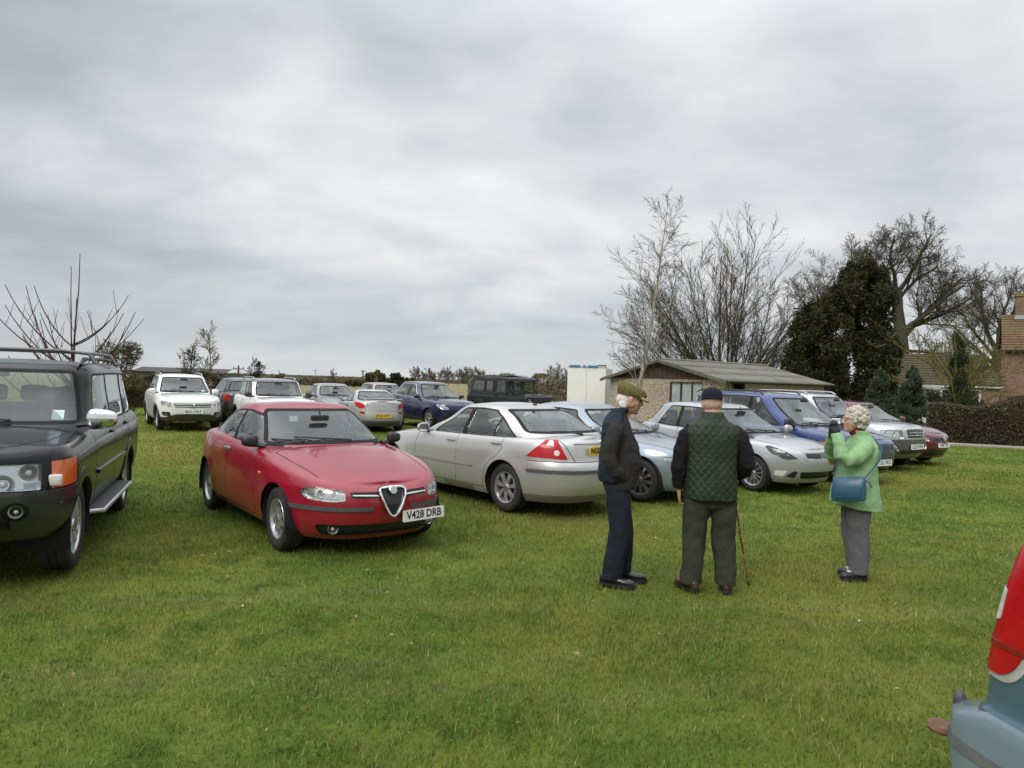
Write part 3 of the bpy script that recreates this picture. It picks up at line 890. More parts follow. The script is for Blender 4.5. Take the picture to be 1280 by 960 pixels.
def std(paint, wb, fo, ro, W, H, rw=.315, z0=.2, nose=.68, cowl=(.85,.93), belt=(.93,.98), tail=.98, roofx=(-.1,-1.0), rbase=None, tailx=None, nf=3.0, nr=3.0,
        xmf=.65, xmr=-1.0, whood=.0, gw=(.90,.66), bulge=.5, rim=(7,'fat'), seat=.05, rseat=-1.0, hood_mid=None, fpp=None, rpp=None, rprof=None, fprof=None, res=(52,18,8), crown=.03, flare=.015, door=None, pillars=None,
        pd=('f','r'), ap=.05, cp=.05, rscreen=None, deckc=.05, **kw):
    a = wb/2; xf, xr = a+fo, -a-ro; w = W/2; rc = rbase if rbase is not None else xr+.12
    tx = tailx or tail
    hm = hood_mid or (nose+cowl[1])/2+.045
    zs = [(xf+.02, nose-.01), (xf-.25, nose+.06), ((xf+cowl[0])/2, hm-.035), (cowl[0], cowl[1]-.045), (cowl[0]-.35, belt[0]), (-a*.6, (belt[0]+belt[1])/2), (rc+.2, belt[1]), (xr, tx)]
    zc = [(xf+.02, nose-.01), (xf-.14, nose+.065), ((xf+cowl[0])/2, hm+.03), (cowl[0], cowl[1]+.02), (cowl[0]-.4, belt[0]+.05), (rc+.2, belt[1]+deckc), (rc, belt[1]+deckc), (xr+.1, tx+deckc*.6), (xr, tx)]
    hN, hT = nose-.01, tx
    fp = fpp or [(z0, xf-.15), (z0+.10, xf-.06), (z0+.22, xf-.01), ((z0+hN)/2+.06, xf), (hN-.09, xf-.012), (hN-.03, xf-.06), (hN, xf-.13)]
    rp = rpp or [(z0+.03, xr+.14), (z0+.14, xr+.05), (z0+.30, xr), (z0+.42, xr+.01), (hT-.25, xr+.03), (hT-.04, xr+.06), (hT, xr+.10)]
    zR = H-crown-.005
    c0 = cowl[1]-.03
    fr = fprof or [(c0, cowl[0]+.05), (c0+.10, cowl[0]-.14), (c0+(zR-c0)*.55, cowl[0]+.05-(cowl[0]+.05-roofx[0])*.60), (c0+(zR-c0)*.86, roofx[0]+.17), (zR-.015, roofx[0]+.05), (zR, roofx[0]-.04)]
    b1 = belt[1]-.03
    rr = rprof or [(b1, rc), (b1+(zR-b1)*.35, rc+(roofx[1]-rc)*.33), (b1+(zR-b1)*.75, rc+(roofx[1]-rc)*.72), (zR-.03, roofx[1]-.02), (zR, roofx[1]+.06)]
    sp = dict(paint=paint, a=a, rw=rw, ra=rw+.034, yo=w-.012, tw=.205, rim=rim, res=res, z0=z0, zu=z0+.03, nf=nf, nr=nr, xmf=xmf, xmr=xmr, fp=fp, rp=rp, zs=zs, zc=zc, flare=flare,
        side=[(0,w*.90), (.10,w*.955), (.30,w*.992), (bulge,w), (.72,w*.996), (.86,w*.978), (.94,w*.958), (.985,w*.928), (1,w*.905)],
        gh=dict(fp=fr, rp=rr, side=[(0,w*gw[0]), (.2,w*(gw[0]-.02)), (.6,w*(gw[0]*.48+gw[1]*.52)), (.87,w*(gw[1]+.035)), (.95,w*(gw[1]-.005)), (1,w*(gw[1]-.045))], nf=kw.pop('gnf', 4.2), nr=kw.pop('gnr', 4.0),
            zr=[(roofx[0]+.25, zR-.03), (roofx[0]-.15, zR), ((roofx[0]+roofx[1])/2, zR+.012), (roofx[1]+.1, zR-.008), (roofx[1]-.2, zR-.04)], crown=crown),
        bonnet=[(xf-.10,.0), (xf-.12,w*.38), (xf-.22,w*.62), ((xf+cowl[0])/2,w*.76), (cowl[0]+.02,w*.80), (cowl[0]-.06,w*.55), (cowl[0]-.06,0)], auto=auto_std)
    q = dict(z0=z0, door=door or (cowl[0]-.28, -.35, -a-.05), pillars=pillars if pillars is not None else [(-.35,.09)], pd=list(pd), ap=ap, cp=cp, seat=seat, rseat=rseat, rear_screen=rscreen)
    for k in list(kw):
        if k in ('la','lc','sill','dtop','cps','tailup','lean','inset','chrome','glass','trim','lw','lr','wz','two_door','hr'): q[k] = kw.pop(k)
    sp['q'] = q; sp.update(kw); return sp
RED = paint('paint_red', (.27,.005,.020), .0, .28, .16, (.12,.04,.035), coat=.65)
a = 1.2975
def alfa_ridge(x, y):
    # V-shaped creases running from the shield to the screen pillars
    if x < .7: return 0.
    yl = .16+(2.12-x)*.36; d = abs(abs(y)-yl); k = min(1, max(0, (2.12-x)/.7))*min(1, (x-.7)/.3+.2)
    return .016*math.exp(-(d/.07)**2)*k+.012*k*max(0, 1-abs(y)/yl)
ALFA = dict(paint=RED, a=a, rw=.312, ra=.343, yo=.865, tw=.205, rim=(9,'dial'), res=(72,24,12), z0=.185, zu=.22, nf=2.9, nr=2.9, xmf=.65, xmr=-1.0,
    fp=[(.185,2.02),(.26,2.10),(.36,2.155),(.50,2.175),(.60,2.165),(.66,2.12),(.70,2.05)],
    rp=[(.185,-2.08),(.30,-2.18),(.50,-2.245),(.70,-2.24),(.85,-2.18),(.95,-2.10)],
    side=[(0,.775),(.10,.825),(.30,.862),(.52,.872),(.72,.868),(.86,.852),(.94,.835),(.985,.81),(1,.79)],
    zs=[(2.2,.66),(1.9,.745),(1.5,.82),(1.0,.885),(.5,.935),(-.2,.965),(-1.0,.99),(-1.7,.99),(-2.25,.95)],
    zc=[(2.2,.66),(2.05,.735),(1.8,.80),(1.3,.895),(.85,.965),(.3,1.0),(-1.4,1.05),(-1.75,1.05),(-2.1,1.01),(-2.25,.95)],
    ridge=alfa_ridge, flare=.018, flare_w=.11,
    gh=dict(fp=[(.93,.88),(1.02,.68),(1.16,.40),(1.30,.09),(1.36,-.07),(1.375,-.15)], rp=[(.93,-1.80),(1.06,-1.58),(1.20,-1.32),(1.31,-1.10),(1.36,-.98),(1.37,-.90)],
        side=[(0,.775),(.2,.755),(.6,.675),(.85,.612),(.95,.575),(1,.54)], nf=4.2, nr=4.0, zr=[(.1,1.355),(-.3,1.385),(-.7,1.375),(-1.0,1.345)], crown=.030),
    cab=(.05,-1.0,.93,.70,1.16,1.33),
    wscr=(.70,.535,.975,1.345,0,.03), rscr=(.62,.50,1.06,1.325),
    mirror=(.50,1.02), msize=(.125,.18,.13), mirrormat=DARK, handlemat=SILT,
    handles=[(-.34,.87,'f')],
    fplate=((2.165,.36,.40),4,'V428 DRB',9), rplate=((-2.262,0,.66),-4,'V428 DRB'),
    )
dlo = rounded([(.70,.955),(.52,1.045),(.06,1.285),(-.22,1.325),(-.70,1.318),(-1.02,1.235),(-1.33,1.03),(-1.36,.975)], [.02,.1,.12,.1,.12,.15,.05,.03])
ALFA['dlo'] = [dict(poly=dlo, pillars=[((-.30,-.46),.09)], doors=['f','r'], inset=.020)]
fr = [(.66,.90),(.70,.72),(.70,.34),(.62,.25),(-.36,.25),(-.40,.34),(-.36,.96)]
ALFA['doors'] = dict(f=[(.66,.955),(.70,.72),(.70,.34),(.62,.25),(-.36,.25),(-.40,.34),(-.345,1.02)], r=[(-.345,1.02),(-.40,.34),(-.36,.25),(-.88,.25),(-.93,.46),(-1.05,.62),(-1.22,.71),(-1.36,1.02)])
ALFA['gaps'] = dict(f=[(.64,.95),(.70,.72),(.70,.34),(.62,.25),(-.36,.25),(-.40,.34),(-.345,1.0)], r=[(-.40,.25),(-.88,.25),(-.93,.46),(-1.05,.62),(-1.22,.71),(-1.34,.99)])
ALFA['bonnet'] = [(2.08,.0),(2.06,.30),(1.98,.52),(1.80,.60),(1.3,.665),(.86,.70),(.80,.5),(.80,0)]
ALFA['front'] = [
    # black rub strips, grille slots, lower intake
    dict(name='rub_strip', mat=GREYPL, poly=rounded([(.20,.475),(.90,.475),(.90,.515),(.20,.515)], .012), off=.012, mirror=True, thr=.02),
    dict(name='lower_intake', mat=LAMPBLK, poly=rounded([(-.60,.235),(.60,.235),(.66,.345),(-.66,.345)], .05), off=-.02, thr=.05),
    dict(name='grille_slot', mat=LAMPBLK, poly=rounded([(.12,.595),(.40,.600),(.40,.655),(.12,.645)], .015), off=-.012, mirror=True),
    dict(name='headlight', id='hl', mat=GLL, poly=rounded([(.40,.575),(.52,.562),(.74,.575),(.815,.62),(.80,.672),(.66,.69),(.42,.668)], .035), ang=18, off=.004, mirror=True, thr=.05, housing=dict(depth=.06, mat=LAMPSIL)),
]
def make_alfa(loc, rz, label):
    root, s, objs = build_car(ALFA, 'red_saloon_car', label, loc, rz)
    # chrome bars in the slots
    lamps = [o for o in root.children if o.name.startswith('headlight')]
    for o in lamps:
        sg = 1 if sum(v.co.y for v in o.data.vertices) > 0 else -1
        for (y, z, r, dx) in ((.50,.625,.040,-.01),(.60,.625,.046,-.035),(.70,.626,.036,-.085)):
            bowl(o, (xsurf(s, y, z, True)-.05, sg*y, z), (math.cos(R(14)), sg*math.sin(R(14)), 0), r)
    for o in [o for o in root.children if o.name.startswith('grille_slot')]:
        sg = 1 if sum(v.co.y for v in o.data.vertices) > 0 else -1
        b = MB(); b.tube([(2.165,sg*.14,.612),(2.15,sg*.26,.618),(2.12,sg*.39,.624)], [.010,.010,.008], 8); b.build('chrome_bar', CHROME, o)
    # heart-shaped grille: chrome frame, dark mesh, round badge
    def pt(u, v, q):  # u across, v height 0..1
        return V3((2.165+.035*(v)-.05*v*v+q, u, v))
    sh = [(0,.405),(.05,.445),(.098,.53),(.130,.625),(.138,.672),(.105,.686),(.0,.694)]
    full = sh+[(-u, v) for u, v in sh[::-1][1:-1]]
    def P(u, v, q): 
        t = (v-.375)/.325; return V3((2.185+.012*math.sin(t*math.pi)-.055*t**3+q-.25*u*u, u, v))
    g = MB(); ctr = [P(u, v, .022) for u, v in rounded(full, .03, 3)]; g.tube(ctr+[ctr[0], ctr[1]], .0125, 8, cap=False); o = g.build('shield_grille', CHROME, root)
    m = MB(); m.prism(rounded(full, .02, 2), -.06, .012, P); m.build('grille_mesh', LAMPBLK, o, smooth=False)
    bd = MB(); q = Matrix.Rotation(R(-18), 3, 'Y'); t = MB(); t.lathe([(0,.012),(.036,.012),(.042,.006),(.044,0)], 24, axis='x'); bd.add([q @ V3(v)+P(0,.665,.03) for v in t.v], t.f); bo = bd.build('badge', CHROME, o)
    bd = MB(); t = MB(); t.lathe([(0,.0135),(.028,.0135),(.028,.010)], 20, axis='x'); bd.add([q @ V3(v)+P(0,.665,.03) for v in t.v], t.f); bd.build('badge_disc', simple('badge_enamel', (.35,.40,.45), .3, coat=.5), bo)
    # fog lamps, side repeater, aerial
    for sg in (1, -1):
        bowl(root, (xsurf(s, .52, .30, True)-.02, sg*.52, .30), (1, .2*sg, 0), .045, name='fog_lamp')
        b = MB(); rbox(b, (.86, sg*.868, .72), (.07,.02,.03)); b.build('side_repeater', AMBER, root)
    return root
# ---------------------------------------------------------------- paints
SILVER = paint('paint_warm_silver', (.50,.495,.485), .55, .33, .25)
SILVER2 = paint('paint_bright_silver', (.43,.44,.455), .55, .30, .3)
SILVER3 = paint('paint_coupe_silver', (.44,.44,.43), .5, .35, .4)
ICE = paint('paint_ice_blue', (.26,.31,.36), .5, .30, .3)
BLACKP = paint('paint_black', (.007,.007,.009), .0, .22, .14, (.05,.045,.04), coat=.22, spec=.25)
DKGREY = paint('paint_dark_grey', (.035,.038,.042), .3, .3, .4)
WHITE = paint('paint_white', (.74,.74,.72), 0., .3, .25)
NAVY = paint('paint_navy', (.010,.012,.055), .2, .22, .2)
BLUE = paint('paint_blue', (.022,.048,.165), .3, .28, .2)
KIAS = paint('paint_pale_silver', (.47,.49,.52), .5, .3, .3)
CLAD = paint('paint_grey_cladding', (.075,.08,.09), .2, .45, .5)
MAROON = paint('paint_maroon', (.11,.010,.022), .2, .26, .2)
MIDGREY = paint('paint_mid_grey', (.24,.24,.235), .4, .33, .3)
TAUPE = paint('paint_taupe_grey', (.30,.28,.26), .4, .33, .3)
DUSTBLUE = paint('paint_dusty_blue', (.085,.15,.21), .25, .38, .75, (.12,.12,.11))
DEFBLK = paint('paint_defender_black', (.008,.009,.010), .0, .3, .2, (.05,.045,.04), coat=.25, spec=.3)
def HL(poly, ang=20, depth=.06, inner=None, **k):
    return dict(name='headlight', mat=GLL, poly=rounded(poly, k.pop('r', .03)), ang=ang, off=.004, mirror=True, thr=.05, housing=dict(depth=depth, mat=inner or LAMPSIL), **k)
def band(z0, z1, mat, name, y=1.2, off=.0, thr=.0): return dict(poly=[(-y,z0),(y,z0),(y,z1),(-y,z1)], mat=mat, name=name, off=off, thr=thr)
def bowls(root, s, lst, nm='headlight', turn=14, mat=None):
    for o in [o for o in root.children if o.name.startswith(nm)]:
        sg = 1 if sum(v.co.y for v in o.data.vertices) > 0 else -1
        for (y, z, r) in lst: bowl(o, (xsurf(s, y, z, True)-.05, sg*y, z), (math.cos(R(turn)), sg*math.sin(R(turn)), 0), r, mat)
def oval_badge(root, c, size, tilt=0, col=(.02,.05,.16), rear=False, name='badge'):
    M = Matrix.Translation(c) @ Matrix.Rotation(math.pi if rear else 0, 4, 'Z') @ Matrix.Rotation(R(-tilt), 4, 'Y')
    b = MB(); b.prism(circ(0,0,size[0],24,size[1]), -.01, .006, lambda u, v, q: M @ V3((q, u, v))); o = b.build('badge', CHROME, root, angle=30)
    b = MB(); b.prism(circ(0,0,size[0]*.86,24,size[1]*.8), 0, .0075, lambda u, v, q: M @ V3((q, u, v))); b.build('badge_disc', simple('badge_blue', col, .3, coat=.5), o, angle=30)
    return o
def rear_item(name, mat, poly, **k): return dict(name=name, mat=mat, poly=poly, **k)

def make_mondeo(loc, rz, label):
    sp = std(SILVER, 2.754, .93, 1.046, 1.81, 1.43, rw=.322, z0=.19, nose=.70, cowl=(.95,.95), belt=(.945,1.0), tail=1.015, roofx=(-.06,-1.04), rbase=-2.04, nf=2.8, nr=3.1, xmr=-1.1, res=(72,24,11),
        gw=(.885,.64), rim=(7,'fat'), door=(.72,-.33,-1.32), pillars=[(-.36,.10),(-1.02,.035)], pd=('f','r','r'), lean=.07, rscreen=(1.06,1.355,1.0), cp=.13, cps=-.02, dtop=.045, sill=-.005, la=.95, lc=.90, seat=.05, rseat=-.98, hr=1.14, flare=.02, deckc=.05, handlemat=SILVER, fplate=None, crown=.035)
    sp['rp'] = [(.20,-2.24),(.30,-2.33),(.45,-2.395),(.60,-2.41),(.68,-2.405),(.735,-2.36),(.85,-2.34),(.98,-2.30),(1.015,-2.25)]
    sp['rp'] = [(z, x+.0) for z, x in sp['rp']]
    sp['rear'] = [
        dict(name='rub_strip', mat=GREYPL, poly=rounded([(-.86,.585),(.86,.585),(.86,.625),(-.86,.625)], .012), off=.012, thr=.02),
        dict(name='lower_valance', mat=paint('valance_grey', (.16,.155,.145), .1, .5, .4), poly=[(-1,.1),(1,.1),(1,.295),(-1,.295)], thr=.0),
        dict(name='panel_gap', mat=GAP, poly=strip([(-.80,.73),(.80,.73)], .008), off=-.006, skirt=.004, thr=.05),
        dict(name='panel_gap', mat=GAP, poly=strip([(.60,1.02),(.57,.95),(.475,.735)], .009), off=-.006, skirt=.004, mirror=True),
        dict(name='plate_recess', mat=SILVER, poly=rounded([(-.42,.80),(.42,.80),(.46,.965),(-.46,.965)], .02), off=-.02, skirt=.02),
        dict(name='tail_light', mat=REDL, id='tl', poly=rounded([(.46,.765),(.985,.782),(.87,.895),(.72,1.01),(.665,1.035),(.60,1.03)], [.01,.02,.1,.05,.02,.02]), ang=38, off=.006, mirror=True, thr=.05),
        dict(name='reversing_lamp', mat=WHITEL, poly=circ(.66,.845,.036,18), ang=38, off=.012, mirror=True, **{'in':'tl'}),
        dict(name='indicator_lens', mat=WHITEL, poly=rounded([(.640,.935),(.735,.935),(.690,.995),(.640,.995)], .012), ang=38, off=.010, mirror=True, **{'in':'tl'}),
    ]
    sp['strips'] = [(rounded([(-.72,.545),(1.0,.545),(1.0,.585),(-.72,.585)], .01), SILVER, .014, 'rub_strip'), (strip([(-1.10,.735),(-1.8,.73),(-2.2,.73)][1:], .007), GAP, -.004, 'panel_gap'),
                    (rounded([(-2.36,.585),(-1.80,.585),(-1.80,.625),(-2.36,.625)], .01), GREYPL, .012, 'rub_strip')]
    root, s, objs = build_car(sp, 'silver_hatchback_car', label, loc, rz)
    make_plate(root, (-2.365, 0, .872), 0, R(-7), None, False)
    pl = [o for o in root.children if o.name.startswith('number_plate')][0]
    M = Matrix.Translation((-2.368,.135,.872)) @ Matrix.Rotation(math.pi, 4, 'Z') @ Matrix.Rotation(R(7), 4, 'Y') @ Matrix(((0,0,1,0),(1,0,0,0),(0,1,0,0),(0,0,0,1)))
    text_mesh('lettering', 'NG05', .108, PLATEK, pl, M @ Matrix.Translation((0,0,.004)), .0008, .016, width=.235)
    oval_badge(root, (-2.34,0,.985), (.055,.024), -10, rear=True)
    b = MB(); b.tube([(-2.03,.05,1.06),(-1.96,.30,1.10),(-1.93,.55,1.105)], [.016,.011,.008], 6); b.build('wiper', DARK, root)
    b = MB(); rbox(b, (-1.02,0,1.418), (.07,.03,.03)); b.build('aerial_base', DARK, root)
    return root

def make_discovery(loc, rz, label):
    blk = BLACKP; a = 2.885/2
    sp = std(blk, 2.885, .84, 1.13, 1.915, 1.83, rw=.375, z0=.40, nose=1.06, cowl=(1.02,1.19), belt=(1.16,1.20), tail=1.20, roofx=(.35,-2.15), rbase=-2.42, nf=5.0, nr=6.0, xmf=1.35, xmr=-1.8, res=(72,24,10), gw=(.93,.80),
        rim=(7,'twin'), rr=.255, door=(.86,-.30,-1.32), pillars=[(-.32,.10),(-1.30,.14)], pd=('f','r',None), lean=.04, rscreen=(1.26,1.72), cp=.10, la=.93, lc=.95, gnf=5.0, gnr=7.0, seat=.1, rseat=-.95, hr=1.45, flare=.0, whood=0, archmat=blk, archw=.085, ap=.07,
        mirror=(.86,1.27), msize=(.14,.27,.19), mirrormat=CHROME, hood_mid=1.15, crown=.03, dtop=.10, tw=.25)
    xf = a+.84
    sp['fp'] = [(.40,xf-.20),(.48,xf-.10),(.58,xf-.02),(.70,xf),(.80,xf-.01),(.90,xf-.03),(1.0,xf-.05),(1.03,xf-.08),(1.05,xf-.15)]
    sp['front'] = [
        dict(name='front_bumper', mat=paint('bumper_black', (.016,.016,.018), 0, .42, .5, (.06,.05,.04)), poly=[(-1.2,.2),(1.2,.2),(1.2,.79),(-1.2,.79)], off=.012, thr=.02),
        dict(name='lower_intake', mat=LAMPBLK, poly=rounded([(-.60,.50),(.60,.50),(.60,.66),(-.60,.66)], .03), off=-.03),
        dict(name='grille', mat=paint('grille_grey', (.10,.10,.105), .4, .4, .2), poly=rounded([(-.50,.83),(.50,.83),(.50,1.0),(-.50,1.0)], .03), off=.008),
        dict(name='indicator_lens', mat=simple('orange_lens', (.62,.13,.02), .18, coat=.9), poly=[(.795,.805),(1.02,.81),(1.02,1.01),(.795,1.01)], ang=22, off=.007, mirror=True, thr=.05),
        HL([(.46,.80),(.795,.80),(.795,1.0),(.46,.995)], 10, .09, id='hl', r=.015),
        dict(name='fog_surround', mat=LAMPBLK, poly=circ(.64,.64,.085,20,.075), mirror=True, off=-.02),
    ]
    sp['strips'] = [(rounded([(-.95,.74),(.80,.74),(.80,.78),(-.95,.78)], .01), blk, .02, 'rub_strip'), (strip([(1.05,1.105),(2.0,1.03)], .012), SILT, -.002, 'crease_line')][:1]
    root, s, objs = build_car(sp, 'black_off_road_car', label, loc, rz)
    bowls(root, s, [(.70,.93,.065)], turn=4); bowls(root, s, [(.54,.845,.075)], turn=4)
    for o in [o for o in root.children if o.name.startswith('indicator_lens')]:
        sg = 1 if sum(v.co.y for v in o.data.vertices) > 0 else -1
        b = MB(); rbox(b, (xsurf(s,.86,.86,True)+.0, sg*.87, .865), (.06,.10,.09)); b.build('side_lamp', WHITEL, o)
    for sg in (1, -1): bowl(root, (xsurf(s,.64,.64,True)-.005, sg*.64, .64), (1,.1*sg,0), .045, name='fog_lamp')
    for sg in (1, -1):   # side steps
        b = MB(); b.prism(rounded([(-.98,sg*.80),(.98,sg*.80),(.90,sg*1.03),(-.90,sg*1.03)], .06), .395, .43, lambda u, v, q: V3((u, v, q))); o = b.build('side_step', GREYPL, root, angle=30)
        b = MB(); b.tube([(1.0,sg*.86,.405),(.92,sg*1.035,.405),(-.92,sg*1.035,.405),(-1.0,sg*.86,.405)], .022, 8); b.build('step_edge', SILT, o)
    b = MB(); zf = lambda x: float(s.zr(x))
    roof_rails(root, .30, -1.95, .70, zf, DARK, .05, .018)
    for x in (.12, -1.25):
        b = MB(); b.tube([(x,-.80,1.80),(x,-.74,zf(x)+.105),(x,-.5,zf(x)+.13),(x,.5,zf(x)+.13),(x,.74,zf(x)+.105),(x,.80,1.80)], [.02,.018,.016,.016,.018,.02], 8); b.build('roof_bar', simple('bar_grey', (.16,.16,.165), .4, .5), root)
    # paper permits in the windscreen
    for y, z, c, w_, h_ in ((.60,1.30,(.62,.72,.74),.10,.10), (-.25,1.33,(.5,.12,.08),.08,.06)):
        p = ray(root, s, y, z); b = MB(); b.box(p+V3((-.02,0,0)), (.003,w_,h_), Matrix.Rotation(R(-28), 3, 'Y')); b.build('windscreen_permit', simple('permit_%d' % int(z*100), c, .7), root, smooth=False)
    return root

def make_fiesta(loc, rz, label):
    sp = std(SILVER2, 2.486, .80, .64, 1.68, 1.46, rw=.302, z0=.19, nose=.71, cowl=(1.08,.905), belt=(.93,1.0), tail=1.0, roofx=(.0,-1.35), rbase=-1.76, nf=2.9, nr=3.6, xmf=.7, xmr=-1.1, res=(64,20,10), rim=(13,'thin'), rr=.215,
        door=(.62,-.55,-1.0), pillars=[(-.55,.09)], two_door=True, pd=('f',None), lean=.08, rscreen=(1.06,1.36), cp=.14, fplate=((2.0,0,.475),6,'KD54 HFF'), hr=1.18, wz=.94)
    xf = 1.243+.80
    sp['front'] = [
        dict(name='lower_intake', mat=LAMPBLK, poly=rounded([(-.40,.27),(.40,.27),(.44,.385),(-.44,.385)], .03), off=-.03, thr=.05),
        dict(name='grille', mat=LAMPBLK, poly=rounded([(-.34,.605),(.34,.605),(.37,.69),(-.37,.69)], .02), off=-.012),
        dict(name='fog_surround', mat=LAMPBLK, poly=rounded([(.49,.28),(.62,.30),(.53,.40),(.47,.39)], .015), ang=12, off=-.015, mirror=True),
        dict(name='fog_lamp', mat=WHITEL, poly=rounded([(.62,.30),(.74,.315),(.74,.39),(.56,.40)], .02), ang=24, off=.004, mirror=True),
        dict(name='panel_gap', mat=GAP, poly=strip([(-.40,.70),(.40,.70)], .007), off=-.004, skirt=.004),
        HL([(.39,.60),(.60,.585),(.80,.68),(.86,.785),(.80,.80),(.60,.73)], 30, .06, LAMPBLK, id='hl', r=.04),
    ]
    root, s, objs = build_car(sp, 'silver_small_hatchback', label, loc, rz)
    bowls(root, s, [(.56,.655,.05),(.68,.69,.05)], turn=20); oval_badge(root, (xsurf(s,0,.645,True)+.012,0,.648), (.06,.027), 12)
    b = MB(); b.tube([(-.05,0,1.46),(-.16,0,1.66)], [.006,.003], 5); b.build('aerial', DARK, root)
    b = MB(); b.tube([(2.0,-.39,.605),(2.025,0,.598),(2.0,.39,.605)], .008, 6); b.build('chrome_bar', CHROME, root)
    return root

def make_icesaloon(loc, rz, label):
    sp = std(ICE, 2.76, .80, .95, 1.80, 1.42, rw=.318, z0=.18, nose=.71, cowl=(1.02,.93), belt=(.95,1.0), tail=1.03, roofx=(.0,-.98), rbase=-1.95, nf=3.0, nr=3.0, rim=(10,'wide'), rr=.228, rimmat=simple('dark_alloy', (.28,.27,.26), .3, .8),
        door=(.70,-.32,-1.32), pillars=[(-.33,.10)], lean=.07, rscreen=(1.07,1.34), cp=.18, fplate=((2.20,0,.42),5,None), hr=1.14, chrome=False)
    sp['front'] = [dict(name='lower_intake', mat=LAMPBLK, poly=rounded([(-.60,.25),(.60,.25),(.55,.36),(-.55,.36)], .04), off=-.03, thr=.05),
        dict(name='grille', mat=LAMPBLK, poly=rounded([(.03,.58),(.26,.58),(.28,.69),(.03,.70)], .03), off=-.012, mirror=True),
        HL([(.34,.585),(.62,.575),(.84,.63),(.87,.70),(.60,.69),(.36,.68)], 26, .05, id='hl')]
    root, s, objs = build_car(sp, 'ice_blue_saloon_car', label, loc, rz); bowls(root, s, [(.5,.63,.045),(.66,.64,.045)], turn=16); return root

def make_mpv(loc, rz, label):
    sp = std(BLUE, 2.84, .92, .90, 1.81, 1.68, rw=.318, z0=.20, nose=.80, cowl=(1.32,1.0), belt=(1.0,1.05), tail=1.06, roofx=(.20,-1.95), rbase=-2.22, nf=3.2, nr=4.5, xmf=.9, xmr=-1.6, rim=(7,'fat'),
        door=(.85,-.15,-1.15), pillars=[(.72,.07),(-.15,.10),(-1.22,.10)], pd=(None,'f','r',None), lean=.03, rscreen=(1.12,1.55), cp=.12, gw=(.92,.74), seat=.35, rseat=-.65, hr=1.36, crown=.03, mirror=(.92,1.09), mirrormat=DARK, msize=(.14,.24,.19),
        fplate=((2.36,0,.42),5,'PO52 VKD'), ap=.06, la=.95, flare=.01)
    sp['front'] = [
        dict(name='front_bumper', mat=paint('bumper_slate', (.030,.040,.055), .1, .42, .4), poly=[(-1.2,.1),(1.2,.1),(1.2,.60),(-1.2,.60)], off=.006, thr=.15),
        dict(name='lower_intake', mat=LAMPBLK, poly=rounded([(-.60,.25),(.60,.25),(.60,.33),(-.60,.33)], .03), off=-.03, thr=.05),
        dict(name='grille', mat=LAMPBLK, poly=rounded([(-.38,.66),(.38,.66),(.40,.76),(-.40,.76)], .03), off=-.012),
        dict(name='indicator_lens', mat=simple('orange_lens', (.62,.13,.02), .18, coat=.9), poly=[(.80,.63),(.93,.65),(.93,.77),(.80,.77)], ang=28, off=.006, mirror=True, thr=.05),
        HL([(.44,.63),(.80,.63),(.80,.77),(.46,.77)], 14, .06, LAMPBLK, id='hl', r=.02)]
    root, s, objs = build_car(sp, 'blue_people_carrier', label, loc, rz); bowls(root, s, [(.55,.70,.05),(.69,.70,.05)], turn=8)
    roof_rails(root, .05, -1.8, .62, lambda x: float(s.zr(x))+.01, DARK, .04, .016)
    for sg in (1, -1):
        b = MB(); rbox(b, (1.05,sg*.905,.80), (.07,.02,.03)); b.build('side_repeater', WHITEL, root)
    return root

def make_sorento(loc, rz, label):
    sp = std(KIAS, 2.71, .86, 1.0, 1.86, 1.70, rw=.36, z0=.30, nose=.96, cowl=(.85,1.08), belt=(1.07,1.12), tail=1.12, roofx=(-.05,-1.75), rbase=-2.05, nf=3.4, nr=4.5, xmf=.9, xmr=-1.5, rim=(6,'fat'), rr=.235,
        door=(.62,-.35,-1.25), pillars=[(-.35,.10),(-1.30,.12)], pd=('f','r',None), lean=.04, rscreen=(1.18,1.60), cp=.10, gw=(.91,.72), hr=1.38, archmat=CLAD, archw=.08, mirrormat=KIAS, fplate=((2.255,0,.56),4,'LL53 KWE'))
    sp['front'] = [
        dict(name='front_bumper', mat=CLAD, poly=[(-1.3,.1),(1.3,.1),(1.3,.72),(-1.3,.72)], off=.012, thr=.02),
        dict(name='grille', mat=LAMPBLK, poly=rounded([(-.30,.76),(.30,.76),(.36,.93),(-.36,.93)], .03), off=.006),
        dict(name='lower_intake', mat=LAMPBLK, poly=rounded([(-.50,.40),(.50,.40),(.50,.49),(-.50,.49)], .03), off=-.02),
        HL([(.42,.745),(.72,.745),(.86,.79),(.88,.925),(.46,.925)], 20, .06, id='hl', r=.04)]
    sp['strips'] = [(rounded([(-.9,.46),(.9,.46),(.9,.62),(-.9,.62)], .02), CLAD, .014, 'side_cladding')]
    root, s, objs = build_car(sp, 'silver_off_road_car', label, loc, rz); bowls(root, s, [(.56,.84,.06),(.72,.84,.055)], turn=10)
    for sg in (1, -1): bowl(root, (xsurf(s,.62,.54,True)+.006, sg*.62, .54), (1,.15*sg,0), .06, name='fog_lamp')
    roof_rails(root, -.1, -1.6, .60, lambda x: float(s.zr(x))+.01, SILT, .04, .016)
    b = MB(); b.tube([(xsurf(s,.30,.94,True)+.02,-.36,.945),(xsurf(s,0,.94,True)+.03,0,.955),(xsurf(s,.30,.94,True)+.02,.36,.945)], .014, 8)
    for z in (.81,.87): b.tube([(xsurf(s,.3,z,True)+.012,-.31,z),(xsurf(s,0,z,True)+.012,0,z),(xsurf(s,.3,z,True)+.012,.31,z)], .009, 6)
    b.build('chrome_bar', CHROME, root); oval_badge(root, (xsurf(s,0,.86,True)+.02,0,.86), (.065,.034), 5, (.25,.02,.03))
    return root

